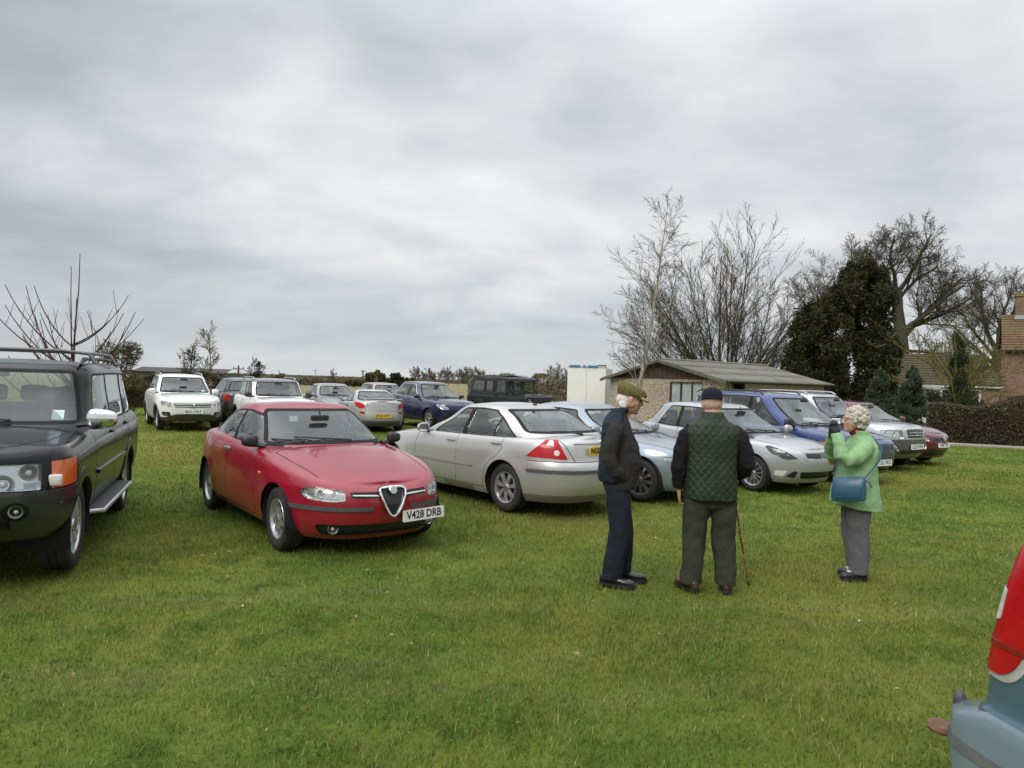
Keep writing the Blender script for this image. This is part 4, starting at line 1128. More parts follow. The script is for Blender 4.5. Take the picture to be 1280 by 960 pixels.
def make_maroon(loc, rz, label):
    sp = std(MAROON, 2.60, .86, .74, 1.76, 1.51, rw=.312, z0=.19, nose=.74, cowl=(1.10,.96), belt=(.97,1.03), tail=1.02, roofx=(.05,-1.45), rbase=-1.88, nf=2.7, nr=3.8, xmf=.8, xmr=-1.2, rim=(5,'fat'), door=(.75,-.25,-1.15),
        pillars=[(-.25,.10)], lean=.05, rscreen=(1.08,1.40), cp=.12, fplate=((2.16,0,.50),6,'YN06 TRX'), hr=1.2)
    sp['front'] = [dict(name='lower_intake', mat=LAMPBLK, poly=rounded([(-.55,.25),(.55,.25),(.50,.40),(-.50,.40)], .03), off=-.03, thr=.05),
        dict(name='grille', mat=LAMPBLK, poly=rounded([(-.40,.60),(.40,.60),(.36,.68),(-.36,.68)], .02), off=-.01),
        HL([(.42,.60),(.66,.61),(.88,.74),(.88,.82),(.62,.74),(.44,.69)], 30, .05, id='hl')]
    root, s, objs = build_car(sp, 'maroon_hatchback_car', label, loc, rz); bowls(root, s, [(.55,.67,.04),(.66,.70,.045)], turn=18)
    b = MB(); t = np.linspace(0, 2*math.pi, 20); x = xsurf(s,0,.66,True)+.02
    b.tube([(x, .05*math.cos(q), .665+.045*math.sin(q)) for q in t], .010, 6, cap=False); b.tube([(x,-.045,.665),(x,.045,.665)], .01, 6); b.build('badge', CHROME, root)
    return root

def make_tiguan(loc, rz, label):
    sp = std(WHITE, 2.604, .88, .94, 1.81, 1.665, rw=.345, z0=.28, nose=.90, cowl=(.82,1.07), belt=(1.06,1.12), tail=1.12, roofx=(-.12,-1.65), rbase=-1.98, nf=3.3, nr=4.2, xmf=.85, xmr=-1.4, rim=(5,'twin'), rr=.225,
        door=(.60,-.40,-1.25), pillars=[(-.40,.10),(-1.22,.08)], pd=('f','r','r'), lean=.05, rscreen=(1.18,1.54), cp=.12, gw=(.91,.72), hr=1.36, fplate=((2.20,0,.575),5,'BJ62 HKF'), archmat=GREYPL, archw=.045)
    sp['front'] = [
        dict(name='front_skirt', mat=paint('skirt_black', (.02,.02,.02), 0, .5, .5), poly=rounded([(-1.2,.0),(1.2,.0),(1.2,.40),(.72,.40),(.45,.50),(-.45,.50),(-.72,.40),(-1.2,.40)], .03), off=.005, thr=.02),
        dict(name='grille', mat=LAMPBLK, poly=rounded([(-.48,.695),(.48,.695),(.52,.81),(-.52,.81)], .015), off=-.012),
        dict(name='fog_surround', mat=LAMPBLK, poly=rounded([(.55,.43),(.80,.45),(.84,.56),(.58,.56)], .03), ang=18, off=-.015, mirror=True),
        HL([(.50,.69),(.72,.70),(.88,.77),(.88,.87),(.70,.86),(.53,.83)], 24, .05, id='hl', r=.025)]
    root, s, objs = build_car(sp, 'white_crossover_car', label, loc, rz); bowls(root, s, [(.60,.765,.045),(.73,.79,.04)], turn=14)
    x = lambda y, z: xsurf(s, y, z, True)
    for z in (.728,.778):
        b = MB(); b.tube([(x(.48,z)+.004,-.49,z),(x(.25,z)+.006,-.25,z),(x(0,z)+.008,0,z),(x(.25,z)+.006,.25,z),(x(.48,z)+.004,.49,z)], .012, 8); b.build('chrome_bar', CHROME, root)
    # roundel: ring with two stacked chevrons
    c = V3((x(0,.755)+.022, 0, .757)); b = MB()
    b.tube([c+V3((0, .068*math.cos(t), .068*math.sin(t))) for t in np.linspace(0, 2*math.pi, 25)], .0085, 6, cap=False)
    b.tube([c+V3((0,-.030,.060)), c+V3((0,0,.008)), c+V3((0,.030,.060))], .007, 6); b.tube([c+V3((0,-.062,.022)), c+V3((0,-.032,-.055)), c+V3((0,0,.0)), c+V3((0,.032,-.055)), c+V3((0,.062,.022))], .007, 6)
    b.build('badge', CHROME, root)
    for sg in (1, -1): bowl(root, (x(.70,.50)-.0, sg*.69, .50), (1,.15*sg,0), .038, name='fog_lamp')
    roof_rails(root, -.15, -1.6, .60, lambda q: float(s.zr(q))+.01, SILT, .045, .017)
    p = ray(root, s, .52, 1.14); b = MB(); b.box(p+V3((-.02,0,0)), (.003,.08,.08), Matrix.Rotation(R(-30), 3, 'Y')); b.build('windscreen_permit', simple('permit_t', (.62,.72,.74), .7), root, smooth=False)
    return root

def make_mini(loc, rz, label):
    sp = std(WHITE, 2.595, .76, .75, 1.79, 1.61, rw=.335, z0=.25, nose=.92, cowl=(.80,1.06), belt=(1.05,1.08), tail=1.08, roofx=(.10,-1.60), rbase=-1.86, nf=3.2, nr=4.2, xmf=.8, xmr=-1.3, rim=(5,'twin'), door=(.55,-.42,-1.2),
        pillars=[(-.42,.10)], lean=.03, rscreen=(1.14,1.50), cp=.05, gw=(.91,.78), hr=1.36, roofmat=simple('black_roof', (.03,.032,.035), .25, coat=1.), roofz=1.50, archmat=DARK, mirrormat=DARK, fplate=((2.07,0,.45),4,None), doorpaint=WHITE, dtop=.075)
    sp['front'] = [dict(name='lower_intake', mat=LAMPBLK, poly=rounded([(-.55,.32),(.55,.32),(.5,.42),(-.5,.42)], .03), off=-.03),
        dict(name='grille', mat=LAMPBLK, poly=rounded([(-.40,.58),(.40,.58),(.46,.76),(-.46,.76)], .05), off=-.01),
        HL([(.50,.66),(.70,.64),(.84,.74),(.84,.86),(.70,.90),(.54,.84)], 28, .05, id='hl', r=.1)]
    root, s, objs = build_car(sp, 'white_small_crossover', label, loc, rz); bowls(root, s, [(.64,.77,.07)], turn=14)
    roof_rails(root, -.05, -1.5, .62, lambda q: float(s.zr(q))+.01, SILT, .05, .016)
    oval_badge(root, (xsurf(s,0,.86,True)+.015,0,.87), (.07,.03), 20, (.02,.02,.02))
    return root

def make_kuga(loc, rz, label):
    sp = std(NAVY, 2.69, .88, .87, 1.84, 1.64, rw=.345, z0=.25, nose=.88, cowl=(.95,1.04), belt=(1.04,1.14), tail=1.12, roofx=(.0,-1.45), rbase=-1.95, nf=3.0, nr=3.8, rim=(5,'fat'), door=(.66,-.35,-1.2), pillars=[(-.35,.10)], lean=.06, rscreen=(1.2,1.5),
        cp=.10, chrome=True, fplate=((2.24,0,.5),5,None), hr=1.34)
    sp['front'] = [dict(name='lower_intake', mat=LAMPBLK, poly=rounded([(-.62,.34),(.62,.34),(.5,.58),(-.5,.58)], .03), off=-.03),
        HL([(.44,.70),(.66,.70),(.90,.83),(.90,.91),(.64,.84),(.46,.78)], 30, .05, id='hl')]
    root, s, objs = build_car(sp, 'navy_crossover_car', label, loc, rz); bowls(root, s, [(.56,.75,.04),(.70,.79,.045)], turn=18); return root

def make_coupe(loc, rz, label):
    sp = std(SILVER3, 2.53, .90, .96, 1.76, 1.33, rw=.315, z0=.18, nose=.66, cowl=(.75,.88), belt=(.90,.96), tail=.97, roofx=(-.30,-.75), rbase=-1.75, nf=2.7, nr=2.6, xmr=-1.0, rim=(5,'fat'), door=(.45,-.85,-1.2), two_door=True, pillars=[(-.85,.08)], pd=('f',None),
        lean=.0, rscreen=(1.0,1.27), cp=.16, gw=(.86,.62), hr=1.06, rplate=((-2.245,0,.53),-4,'EK56 KPP'), hood_mid=.86)
    sp['rear'] = [dict(name='tail_light', mat=REDL, poly=rounded([(.50,.74),(.72,.76),(.90,.90),(.86,.95),(.66,.93),(.50,.86)], .03), ang=22, off=.006, mirror=True, thr=.05),
        dict(name='reflector_lamp', mat=REDL, poly=rounded([(.52,.58),(.70,.585),(.70,.65),(.52,.65)], .03), ang=14, off=.006, mirror=True),
        dict(name='lower_valance', mat=GREYPL, poly=[(-.7,.1),(.7,.1),(.66,.36),(-.66,.36)], thr=.0),
        dict(name='panel_gap', mat=GAP, poly=strip([(-.55,.68),(.55,.68)], .01), off=-.004, skirt=.004), dict(name='panel_gap', mat=GAP, poly=strip([(.55,.68),(.46,.94)], .01), off=-.004, skirt=.004, mirror=True)]
    root, s, objs = build_car(sp, 'silver_coupe_car', label, loc, rz)
    b = MB(); pts = [(-2.16,-.66,.98),(-2.18,-.60,1.045),(-2.20,-.3,1.06),(-2.20,0,1.062),(-2.20,.3,1.06),(-2.18,.60,1.045),(-2.16,.66,.98)]
    b.tube(pts, [.03,.05,.05,.05,.05,.05,.03], 10, flat=.35); b.build('spoiler', SILVER3, root)
    b = MB(); b.tube([(-1.62,.10,1.03),(-1.45,.35,1.10),(-1.30,.52,1.16)], [.014,.01,.008], 6); b.build('wiper', DARK, root)
    return root
def plain(paint_, name, label, loc, rz, hl=True, rear=False, **k):
    sp = std(paint_, **k)
    sp['front'] = [dict(name='lower_intake', mat=LAMPBLK, poly=rounded([(-.55,.27),(.55,.27),(.5,.38),(-.5,.38)], .03), off=-.03, thr=.05), HL([(.46,.62),(.66,.62),(.86,.68),(.86,.75),(.64,.73),(.48,.71)], 26, .05, id='hl')]
    sp['rear'] = [dict(name='tail_light', mat=REDL, poly=rounded([(.62,.78),(.90,.80),(.90,1.0),(.66,1.0)], .03), ang=28, off=.006, mirror=True, thr=.05)]
    return build_car(sp, name, label, loc, rz)[0]
def make_van(loc, rz, label):
    a = 2.70/2; xr = -a-.70
    sp = std(DUSTBLUE, 2.70, .80, .70, 1.74, 1.82, rw=.315, z0=.22, nose=.95, cowl=(1.15,1.20), belt=(1.30,1.36), tail=1.36, roofx=(.25,-1.62), rbase=-1.80, nf=3.2, nr=11.0, xmf=.8, xmr=-1.70, res=(90,30,8), rim=(6,'fat'), door=(.75,-.25,-1.05),
        pillars=[(-.25,.10),(-1.05,.10)], pd=('f','r',None), lean=.02, rscreen=(1.42,1.70,.86), cp=.20, gw=(.93,.84), gnr=7.0, hr=1.5, flare=0.0, hood_mid=1.1)
    sp['rp'] = [(.25,xr+.05),(.34,xr-.04),(.48,xr-.09),(.62,xr-.105),(.72,xr-.095),(.755,xr-.06),(.765,xr+.01),(.775,xr+.035),(.90,xr+.05),(1.10,xr+.095),(1.25,xr+.14),(1.32,xr+.165),(1.36,xr+.18)]
    sp['side'] = [(0,.80),(.10,.845),(.28,.868),(.47,.872),(.475,.868),(.49,.853),(.60,.853),(.8,.845),(.93,.830),(1,.80)]
    sp['gh']['rp'] = [(1.33,xr+.19),(1.45,xr+.25),(1.6,xr+.33),(1.72,xr+.40),(1.765,xr+.46),(1.785,xr+.54)]
    trim = simple('lamp_trim_grey', (.42,.41,.38), .5)
    bump = paint('bumper_dusty', (.19,.255,.31), .1, .5, .55, (.17,.16,.15))
    L = [(-.075,.905),(.06,.900),(.105,.935),(.16,1.05),(.20,1.34),(-.075,1.34)]; rr_ = [.01,.03,.05,.05,.01,.01]; o_ = .80
    sp['rear'] = [dict(name='rear_bumper', mat=bump, poly=[(-1.2,.1),(1.2,.1),(1.2,.769),(-1.2,.769)], thr=-.25),
        dict(name='bumper_insert', mat=GREYPL, poly=rounded([(.42,.757),(.86,.757),(.86,.771),(.42,.771)], .003), mirror=True, thr=-.2, zones=(0,)),
        dict(name='rub_strip', mat=simple('grubby_strip', (.13,.14,.14), .7), poly=[(-1.2,.60),(1.2,.60),(1.2,.635),(-1.2,.635)], off=.006, thr=-.2),
        dict(name='lamp_trim', mat=trim, poly=rounded([(u+o_+(.018 if u > 0 else 0), z-.018 if z < 1 else z) for u, z in L], rr_), ang=72, xc=(.85, xr+.10, o_), off=.004, mirror=True, thr=.32, id='lt'),
        dict(name='tail_light', mat=REDL, poly=rounded([(u+o_, z) for u, z in L], rr_), ang=72, xc=(.85, xr+.10, o_), off=.010, mirror=True, thr=.32, id='tl'),
        dict(name='reversing_lamp', mat=simple('ribbed_white_lens', (.62,.60,.56), .25, coat=.8), poly=rounded([(o_-.035,1.065),(o_+.045,1.065),(o_+.06,1.165),(o_-.025,1.165)], .012), ang=72, xc=(.85, xr+.10, o_), off=.014, mirror=True, thr=.32, **{'in':'tl'}),
        dict(name='lamp_divider', mat=simple('dark_red_lens', (.20,.006,.010), .15, coat=1.), poly=[(o_-.06,.985),(o_+.155,.985),(o_+.16,1.0),(o_-.06,1.0)], ang=72, xc=(.85, xr+.10, o_), off=.014, mirror=True, thr=.32, **{'in':'tl'})]
    root, s, objs = build_car(sp, 'dusty_blue_van', label, loc, rz)
    b = MB(); b.tube([(xr+.1,-.74,.66),(xr-.105,-.74,.66),(xr-.11,-.74,.69)], .018, 8); b.ell((xr-.11,-.755,.70), (.022,.022,.036), None, 12, 8); b.build('tow_ball_cap', GREYPL, root)
    b = MB(); b.lathe([(0,-.012),(.045,-.012),(.050,0),(.045,.012),(0,.012)], 18, 'z', (xr-.13,-.80,.600)); b.tube([(xr-.02,-.80,.600),(xr-.13,-.80,.600)], .012, 6); b.build('tow_socket', simple('rust', (.16,.085,.05), .9, var=.4, scale=40), root)
    return root, s, sp
def make_defender(loc, rz, label):
    sp = std(DEFBLK, 2.794, .55, 1.05, 1.66, 1.98, rw=.40, z0=.50, nose=1.13, cowl=(.82,1.19), belt=(1.20,1.21), tail=1.21, roofx=(.60,-2.2), rbase=-2.36, nf=14., nr=14., xmf=1.7, xmr=-2.2, rim=(5,'fat'), rr=.22, tw=.23, gw=(.985,.88), gnf=14., gnr=14., seat=.25, rseat=-.7,
        door=(.62,-.28,-1.1), pillars=[(-.30,.30),(-1.0,.20)], pd=('f',None,None), two_door=True, lean=.0, la=.97, lc=.97, ap=.10, cp=.22, rscreen=(1.32,1.75), flare=0., archmat=DARK, archw=.10, mirrormat=DARK, msize=(.06,.18,.24), fplate=((1.99,0,.66),2,None), hood_mid=1.185, crown=.05, dtop=.16, hr=1.6, sill=.05)
    sp['front'] = [dict(name='grille', mat=LAMPBLK, poly=[(-.42,.72),(.42,.72),(.42,1.06),(-.42,1.06)], off=.008), dict(name='front_bumper', mat=DARK, poly=[(-1,.45),(1,.45),(1,.66),(-1,.66)], off=.08, thr=.02)]
    root, s, objs = build_car(sp, 'black_utility_vehicle', label, loc, rz)
    for sg in (1, -1):
        bowl(root, (xsurf(s,.62,.92,True)+.01, sg*.62, .92), (1,0,0), .09, name='headlight'); bowl(root, (xsurf(s,.62,.75,True)+.01, sg*.66, .75), (1,0,0), .035, name='side_lamp')
        b = MB(); b.box((-1.55, sg*.715, 1.88), (.85,.03,.12), Matrix.Rotation(R(-30*sg), 3, 'X')); b.build('alpine_window', DARK, root)
        b = MB(); b.box((1.35, sg*.66, 1.165), (.9,.28,.02)); b.build('wing_top', simple('chequer_plate', (.05,.05,.052), .45, .3), root, smooth=False, bevel=.005)
    b = MB(); b.box((1.45,0,1.175), (.75,.5,.035)); b.build('bonnet_stiffener', DEFBLK, root, bevel=.01)
    b = MB(); b.box((-.6,0,1.99), (2.0,1.1,.02)); b.build('roof_panel', simple('roof_grey', (.16,.16,.16), .5), root, smooth=False)
    return root
def make_van_near():
    c = V3((1.46,2.42,0)); rz = R(-81); off = Matrix.Rotation(rz, 3, 'Z') @ V3((-2.05-.10,-.87,0)); loc = (c.x-off.x, c.y-off.y, 0)
    root, s, sp = make_van(loc, rz, 'dusty blue van whose rear corner with red lamp juts in at the lower right')
    return root
# ================================================================ people
from mathutils import noise as mnoise
SKIN = simple('skin', (.46,.25,.175), .5, var=.14, scale=22)
SKINW = simple('skin_pale', (.50,.30,.22), .5, var=.12, scale=22)
def remeshed(mb, voxel, name, mat, parent, smooth=4, disp=None, shrink=True):
    me = bpy.data.meshes.new(name); me.from_pydata(mb.v, [], mb.f)
    bm = bmesh.new(); bm.from_mesh(me); bmesh.ops.recalc_face_normals(bm, faces=bm.faces); bm.to_mesh(me); bm.free()
    o = bpy.data.objects.new(name, me); COL.objects.link(o)
    m = o.modifiers.new('r', 'REMESH'); m.mode = 'VOXEL'; m.voxel_size = voxel
    s = o.modifiers.new('s', 'SMOOTH'); s.iterations = smooth; s.factor = .5
    dg = bpy.context.evaluated_depsgraph_get(); n = bpy.data.meshes.new_from_object(o.evaluated_get(dg)); n.name = name
    COL.objects.unlink(o); bpy.data.objects.remove(o); bpy.data.meshes.remove(me)
    if disp:
        N = len(n.vertices); co = np.empty(N*3); no = np.empty(N*3); n.vertices.foreach_get('co', co); n.vertex_normals.foreach_get('vector', no)
        co = co.reshape(-1,3); no = no.reshape(-1,3); co += no*disp(co, no)[:,None]; n.vertices.foreach_set('co', co.ravel()); n.update()
    n.polygons.foreach_set('use_smooth', [True]*len(n.polygons)); n.materials.clear(); n.materials.append(mat)
    return link(bpy.data.objects.new(name, n), parent)
def folds(amp, scale, seed=0, stretch=(1,1,1)):
    def f(co, no):
        return np.array([amp*(mnoise.noise(V3((p[0]*scale*stretch[0]+seed, p[1]*scale*stretch[1], p[2]*scale*stretch[2])))+.5*mnoise.noise(V3((p[0]*scale*2.3*stretch[0], p[1]*scale*2.3*stretch[1]+seed, p[2]*scale*2.3*stretch[2])))) for p in co])
    return f
def ring(c, rx, ry, n=20, e=.8, tilt=0):
    out = []; sg = lambda v: math.copysign(abs(v)**e, v)
    for k in range(n):
        t = 2*math.pi*k/n; x, y = rx*sg(math.cos(t)), ry*sg(math.sin(t)); out.append((c[0]+x, c[1]+y, c[2]-x*tilt))
    return out
def rloft(b, lst, e=.85, n=20):
    return b.loft([ring(q[:3], q[3], q[4], n, e, q[5] if len(q) > 5 else 0) for q in lst])
def hand(b, wrist, d, up, L=.18, curl=.5, side=1):
    """palm and five bent fingers; d = finger direction, up = back of the hand, side = thumb side sign"""
    d = V3(d).normalized(); up = V3(up); up = (up-d*up.dot(d)).normalized(); s = d.cross(up)*side; w = V3(wrist)
    pc = w+d*L*.26
    rot = Matrix((d, s, up)).transposed()
    b.ell(pc, (L*.30, L*.215, L*.085), rot, 12, 8); b.tube([w-d*.03, w+d*.03], [.026,.025], 8)
    for k, (o, l) in enumerate(((.15,.40),(.052,.46),(-.05,.43),(-.145,.33))):
        p = w+d*L*.48+s*L*o; pts = [p-d*L*.12]; r = [L*.052]; q = p; a = curl*.35
        for j, fr in enumerate((.45,.32,.23)):
            dd = d*math.cos(a)-up*math.sin(a); pts.append(q); r.append(L*(.05-.004*j)); q = q+dd*L*l*fr; a += curl*1.0
        pts.append(q); r.append(L*.036); b.tube(pts, r, 7)
    p = w+d*L*.15+s*L*.17; t1 = (d*.75+s*.6-up*.35*curl).normalized(); t2 = (d*.95+s*.1-up*.5*curl).normalized()
    b.tube([p-s*L*.08, p+s*L*.03, p+t1*L*.17, p+t1*L*.17+t2*L*.15], [L*.07,L*.068,L*.055,L*.042], 7)
def head(b, c, yaw=0, pitch=0, s=1.0, open_mouth=False):
    """skull, jaw, nose, brow, lips and ears round the head centre c; face towards +x"""
    rt = Matrix.Rotation(yaw, 3, 'Z') @ Matrix.Rotation(pitch, 3, 'Y'); c = V3(c)
    P = lambda x, y, z: c+rt @ V3((x*s, y*s, z*s))
    E = lambda x, y, z, r, n=14: b.ell(P(x, y, z), tuple(q*s for q in r), rt, n, 10)
    E(-.008,0,.022,(.100,.077,.098)); E(.022,0,-.045,(.074,.064,.075)); E(.062,0,-.092,(.030,.034,.026)); E(.060,0,-.030,(.038,.056,.050))
    for y in (-.036,.036): E(.058,y,-.022,(.030,.026,.026)); E(.074,y,.030,(.020,.028,.010)); E(-.002,y*2.12,-.008,(.022,.010,.034)); E(.0,y*1.75,-.035,(.05,.02,.03))
    b.tube([P(.086,0,.025), P(.104,0,-.002), P(.114,0,-.024), P(.100,0,-.036)], [.009*s,.012*s,.016*s,.010*s], 8)
    for y in (-.013,.013): E(.098,y,-.027,(.011,.009,.009), 8)
    g = .010 if open_mouth else .003
    E(.086,0,-.052-.0,(.016,.024,.007), 10); E(.082,0,-.066-g,(.016,.022,.008), 10)
    return P, rt
def face_bits(parent, P, rt, s=1.0, iris=(.10,.12,.14)):
    for y in (-.032,.032):
        b = MB(); b.ell(P(.0775,y,.012), (.012*s,.013*s,.0085*s), rt, 10, 8); o = b.build('eye', simple('eye_white', (.6,.58,.55), .3), parent)
        b = MB(); b.ell(P(.087,y,.012), (.004*s,.0055*s,.0055*s), rt, 8, 6); b.build('iris', simple('iris', iris, .2), o)
def shoe(name, parent, x, y, yaw, mat, L=.29, w=.052, sole=None, top=.085):
    c, s = math.cos(yaw), math.sin(yaw); T = lambda p: (x+p[0]*c-p[1]*s, y+p[0]*s+p[1]*c, p[2])
    b = MB(); R_ = []
    for t, ww, h in ((-.085,.6,.075),(-.07,.72,top),(-.02,.76,top+.01),(.03,.80,top*.92),(.07,.95,.066),(.11,1.02,.056),(.15,.98,.05),(.18,.75,.040),(.195,.4,.030)):
        q = t*L/.29; rg = []
        for k in range(14):
            a = 2*math.pi*k/14; yy = w*ww*math.copysign(abs(math.cos(a))**.7, math.cos(a)); zz = h*.5+.012+h*.5*math.copysign(abs(math.sin(a))**.75, math.sin(a)); rg.append(T((q, yy*(1-.12*(zz/h)), max(.014, zz))))
        R_.append(rg)
    b.loft(R_); o = b.build(name, mat, parent, angle=60)
    d = MB(); out = [(-.088,.5),(-.07,.78),(-.02,.82),(.03,.84),(.07,1.0),(.11,1.07),(.15,1.02),(.183,.78),(.202,.35)]
    pl = [(q*L/.29, w*v) for q, v in out]+[(q*L/.29, -w*v) for q, v in out[::-1]]
    d.prism(pl, -.004, .022, lambda u, v, q: T((u, v, q))); d.build('sole', sole or simple('sole_black', (.015,.014,.013), .7), o, smooth=False); return o
def leg_rings(hip, knee, ankle, r0, r1, r2, brk=.0):
    H, K, A = V3(hip), V3(knee), V3(ankle); o = []
    for t in np.linspace(0, 1, 5): p = H.lerp(K, t); r = r0+(r1-r0)*t; o.append((p.x, p.y, p.z, r*1.04, r))
    for t in np.linspace(.2, 1, 5): p = K.lerp(A, t); r = r1+(r2-r1)*t; o.append((p.x+.0, p.y, p.z, r*1.06, r))
    return o
def cloth(name, col, rough=.9, var=.15, scale=60, bump=.15, bs=260): return simple(name, col, rough, var=var, scale=scale, bump=bump, bscale=bs, spec=.25)
def ribbed(name, col):
    if name in MATS: return MATS[name]
    m, nt, out = new_mat(name); b = NB(nt); o = b.obj(); n = b.noise(o, 40, 4)
    s = b.sep(o); wv = b.n('ShaderNodeTexWave'); wv.bands_direction = 'X'; b.link(o, wv.inputs['Vector']); wv.inputs['Scale'].default_value = 22; wv.inputs['Distortion'].default_value = 1.5
    c = b.mix(b.math('MULTIPLY', wv.outputs[1], .35), b.ramp(n, [(.3, tuple(x*.8 for x in col)), (.7, tuple(x*1.2 for x in col))]), tuple(x*1.9 for x in col))
    b.principled(out, Base_Color=c, Roughness=.95, Specular_IOR_Level=.2, Normal=b.bump(wv.outputs[1], .5, .01)); MATS[name] = m; return m
def quilt(co, no, s=.062, amp=.0065):
    u = (co[:,1]+co[:,2]*.85+.3)/s; v = (co[:,1]-co[:,2]*.85+.3)/s
    f = np.minimum(np.abs((u % 1)-.5), np.abs((v % 1)-.5)); f = np.minimum(np.abs(u-np.round(u)), np.abs(v-np.round(v)))
    return amp*np.clip(f/.22, 0, 1)**.6*(np.abs(no[:,2]) < .8)

def make_man_in_flat_cap(loc, rz):
    root = empty('person', loc, rz); tag(root, 'older man in olive flat cap and navy gilet, hands in pockets, seen from the side', 'man', 'people standing on the grass')
    body = MB(); hc = (.085,0,1.615)
    P, rt = head(body, hc, R(4), R(6), 1.02, True)
    body.tube([(.0,0,1.40),(.03,0,1.49),(.055,0,1.56)], [.075,.062,.058], 12)
    rloft(body, [(0,0,.86,.10,.15),(.02,0,1.0,.10,.15),(.02,0,1.2,.10,.165),(-.01,0,1.36,.09,.17),(0,0,1.44,.06,.09)])
    for y in (1, -1):
        rloft(body, leg_rings((0,.085*y,.88), (.03,.095*y,.48), (-.02,.10*y,.07), .07,.052,.038))
        body.tube([(-.02,.19*y,1.37),(-.07,.235*y,1.10),(.05,.165*y,.97)], [.05,.042,.033], 10); hand(body, (.05,.165*y,.97), (.55,-.25*y,-.8), (0,y,.2), .16, .4, y)
    bo = remeshed(body, .006, 'body', SKIN, root, 3); face_bits(root, P, rt)
    b = MB(); b.ell(P(.098,0,-.060), (.004,.017,.006), rt, 10, 6); b.build('mouth', simple('mouth_dark', (.10,.02,.02), .5), root)
    # trousers
    t = MB(); rloft(t, [(.0,0,.80,.115,.165),(.005,0,.88,.128,.178),(.01,0,.96,.132,.178),(.01,0,1.02,.128,.172)])
    rloft(t, leg_rings((.005,.088*-1,.86), (.035,-.098,.48), (-.03,-.105,.055), .108,.088,.082)); rloft(t, leg_rings((.0,.088,.86), (.06,.095,.48), (.07,.10,.055), .108,.086,.078))
    remeshed(t, .008, 'trousers', cloth('navy_trousers', (.012,.015,.024), .85), root, 4, folds(.014, 8, 3, (1,1,.7)))
    shoe('shoe', root, -.035, -.105, R(-14), simple('black_leather', (.012,.011,.011), .28, coat=.3), .31); shoe('shoe', root, .075, .10, R(-4), simple('black_leather', (.012,.011,.011), .28, coat=.3), .31)
    # ribbed cardigan: body and sleeves
    c = MB()
    rloft(c, [(.02,0,.84,.140,.19),(.025,0,.90,.150,.195),(.035,0,.97,.155,.195),(.045,0,1.08,.165,.198),(.03,0,1.20,.150,.198),(.0,0,1.32,.128,.198),(-.012,0,1.40,.105,.185),(-.005,0,1.46,.075,.12),(.008,0,1.50,.066,.085)])
    for y in (1, -1): c.tube([(-.01,.165*y,1.405),(-.03,.205*y,1.36),(-.075,.245*y,1.22),(-.085,.255*y,1.12),(-.02,.235*y,1.01),(.055,.165*y,.945)], [.062,.070,.066,.064,.058,.050], 14)
    remeshed(c, .008, 'cardigan', ribbed('charcoal_knit', (.030,.028,.027)), root, 4, folds(.010, 11, 1))
    # gilet: sleeveless shell, open front edge, collar
    g = MB()
    rloft(g, [(-.015,0,.90,.150,.200),(-.012,0,.98,.158,.207),(-.008,0,1.10,.152,.207),(-.012,0,1.22,.142,.206),(-.028,0,1.33,.128,.200),(-.034,0,1.41,.108,.180),(-.020,0,1.47,.084,.120),(0,0,1.505,.078,.092),(.012,0,1.535,.076,.084)])
    def gd(co, no):
        d = folds(.009, 10, 7)(co, no); return d
    go = remeshed(g, .008, 'gilet', cloth('navy_gilet', (.012,.018,.030), .7), root, 4, gd)
    # arm holes: trim the gilet back where the sleeves come through and open the front
    me = go.data; bm = bmesh.new(); bm.from_mesh(me)
    dl = []
    for f in bm.faces:
        p = f.calc_center_median(); yy = abs(p.y)
        if yy > .13 and ((p.x+.005)/.085)**2+((p.z-1.20)/.21)**2 < 1: dl.append(f)
        elif p.x > .035+.03*max(0,(1.3-p.z)) and yy < .20 and p.z < 1.50: dl.append(f)
    bmesh.ops.delete(bm, geom=dl, context='FACES'); bm.to_mesh(me); bm.free()
    so = go.modifiers.new('thick', 'SOLIDIFY'); so.thickness = .012; so.offset = -.2
    # hair and flat cap
    h = MB(); h.ell(P(-.038,0,-.004), (.080,.080,.075), rt, 16, 10); 
    for y in (-1, 1): h.ell(P(.004,.074*y,.010), (.020,.008,.026), rt, 10, 8); h.ell(P(-.05,.05*y,-.045), (.045,.035,.04), rt, 10, 8)
    remeshed(h, .006, 'hair', cloth('white_hair', (.62,.60,.57), .8, .2, 90), root, 3, folds(.004, 55, 2))
    k = MB(); k.loft([ [P(x, y, z-x*.06) for x, y, z in ring((.015,0,.042),.128,.092,24,.95)], [P(x, y, z-x*.08) for x, y, z in ring((.012,0,.072),.132,.096,24,.95)], [P(x, y, z-x*.12) for x, y, z in ring((.005,0,.105),.122,.088,24,.95)], [P(x, y, z-x*.22) for x, y, z in ring((-.010,0,.128),.085,.062,24,.95)], [P(x, y, z-x*.25) for x, y, z in ring((-.015,0,.137),.03,.02,24,.95)]])
    co_ = k.build('flat_cap', cloth('olive_tweed', (.115,.095,.035), .95, .35, 45), root, angle=70)
    b = MB(); pk = [(.060,.075),(.11,.072),(.150,.045),(.160,0),(.150,-.045),(.11,-.072),(.060,-.075)]; b.prism(pk, .028, .040, lambda u, v, q: P(u+.008, v, q-(u-.06)*.32-abs(v)*.10)); b.build('peak', cloth('olive_tweed', (.115,.095,.035), .95, .35, 45), co_, bevel=.003)
    return root

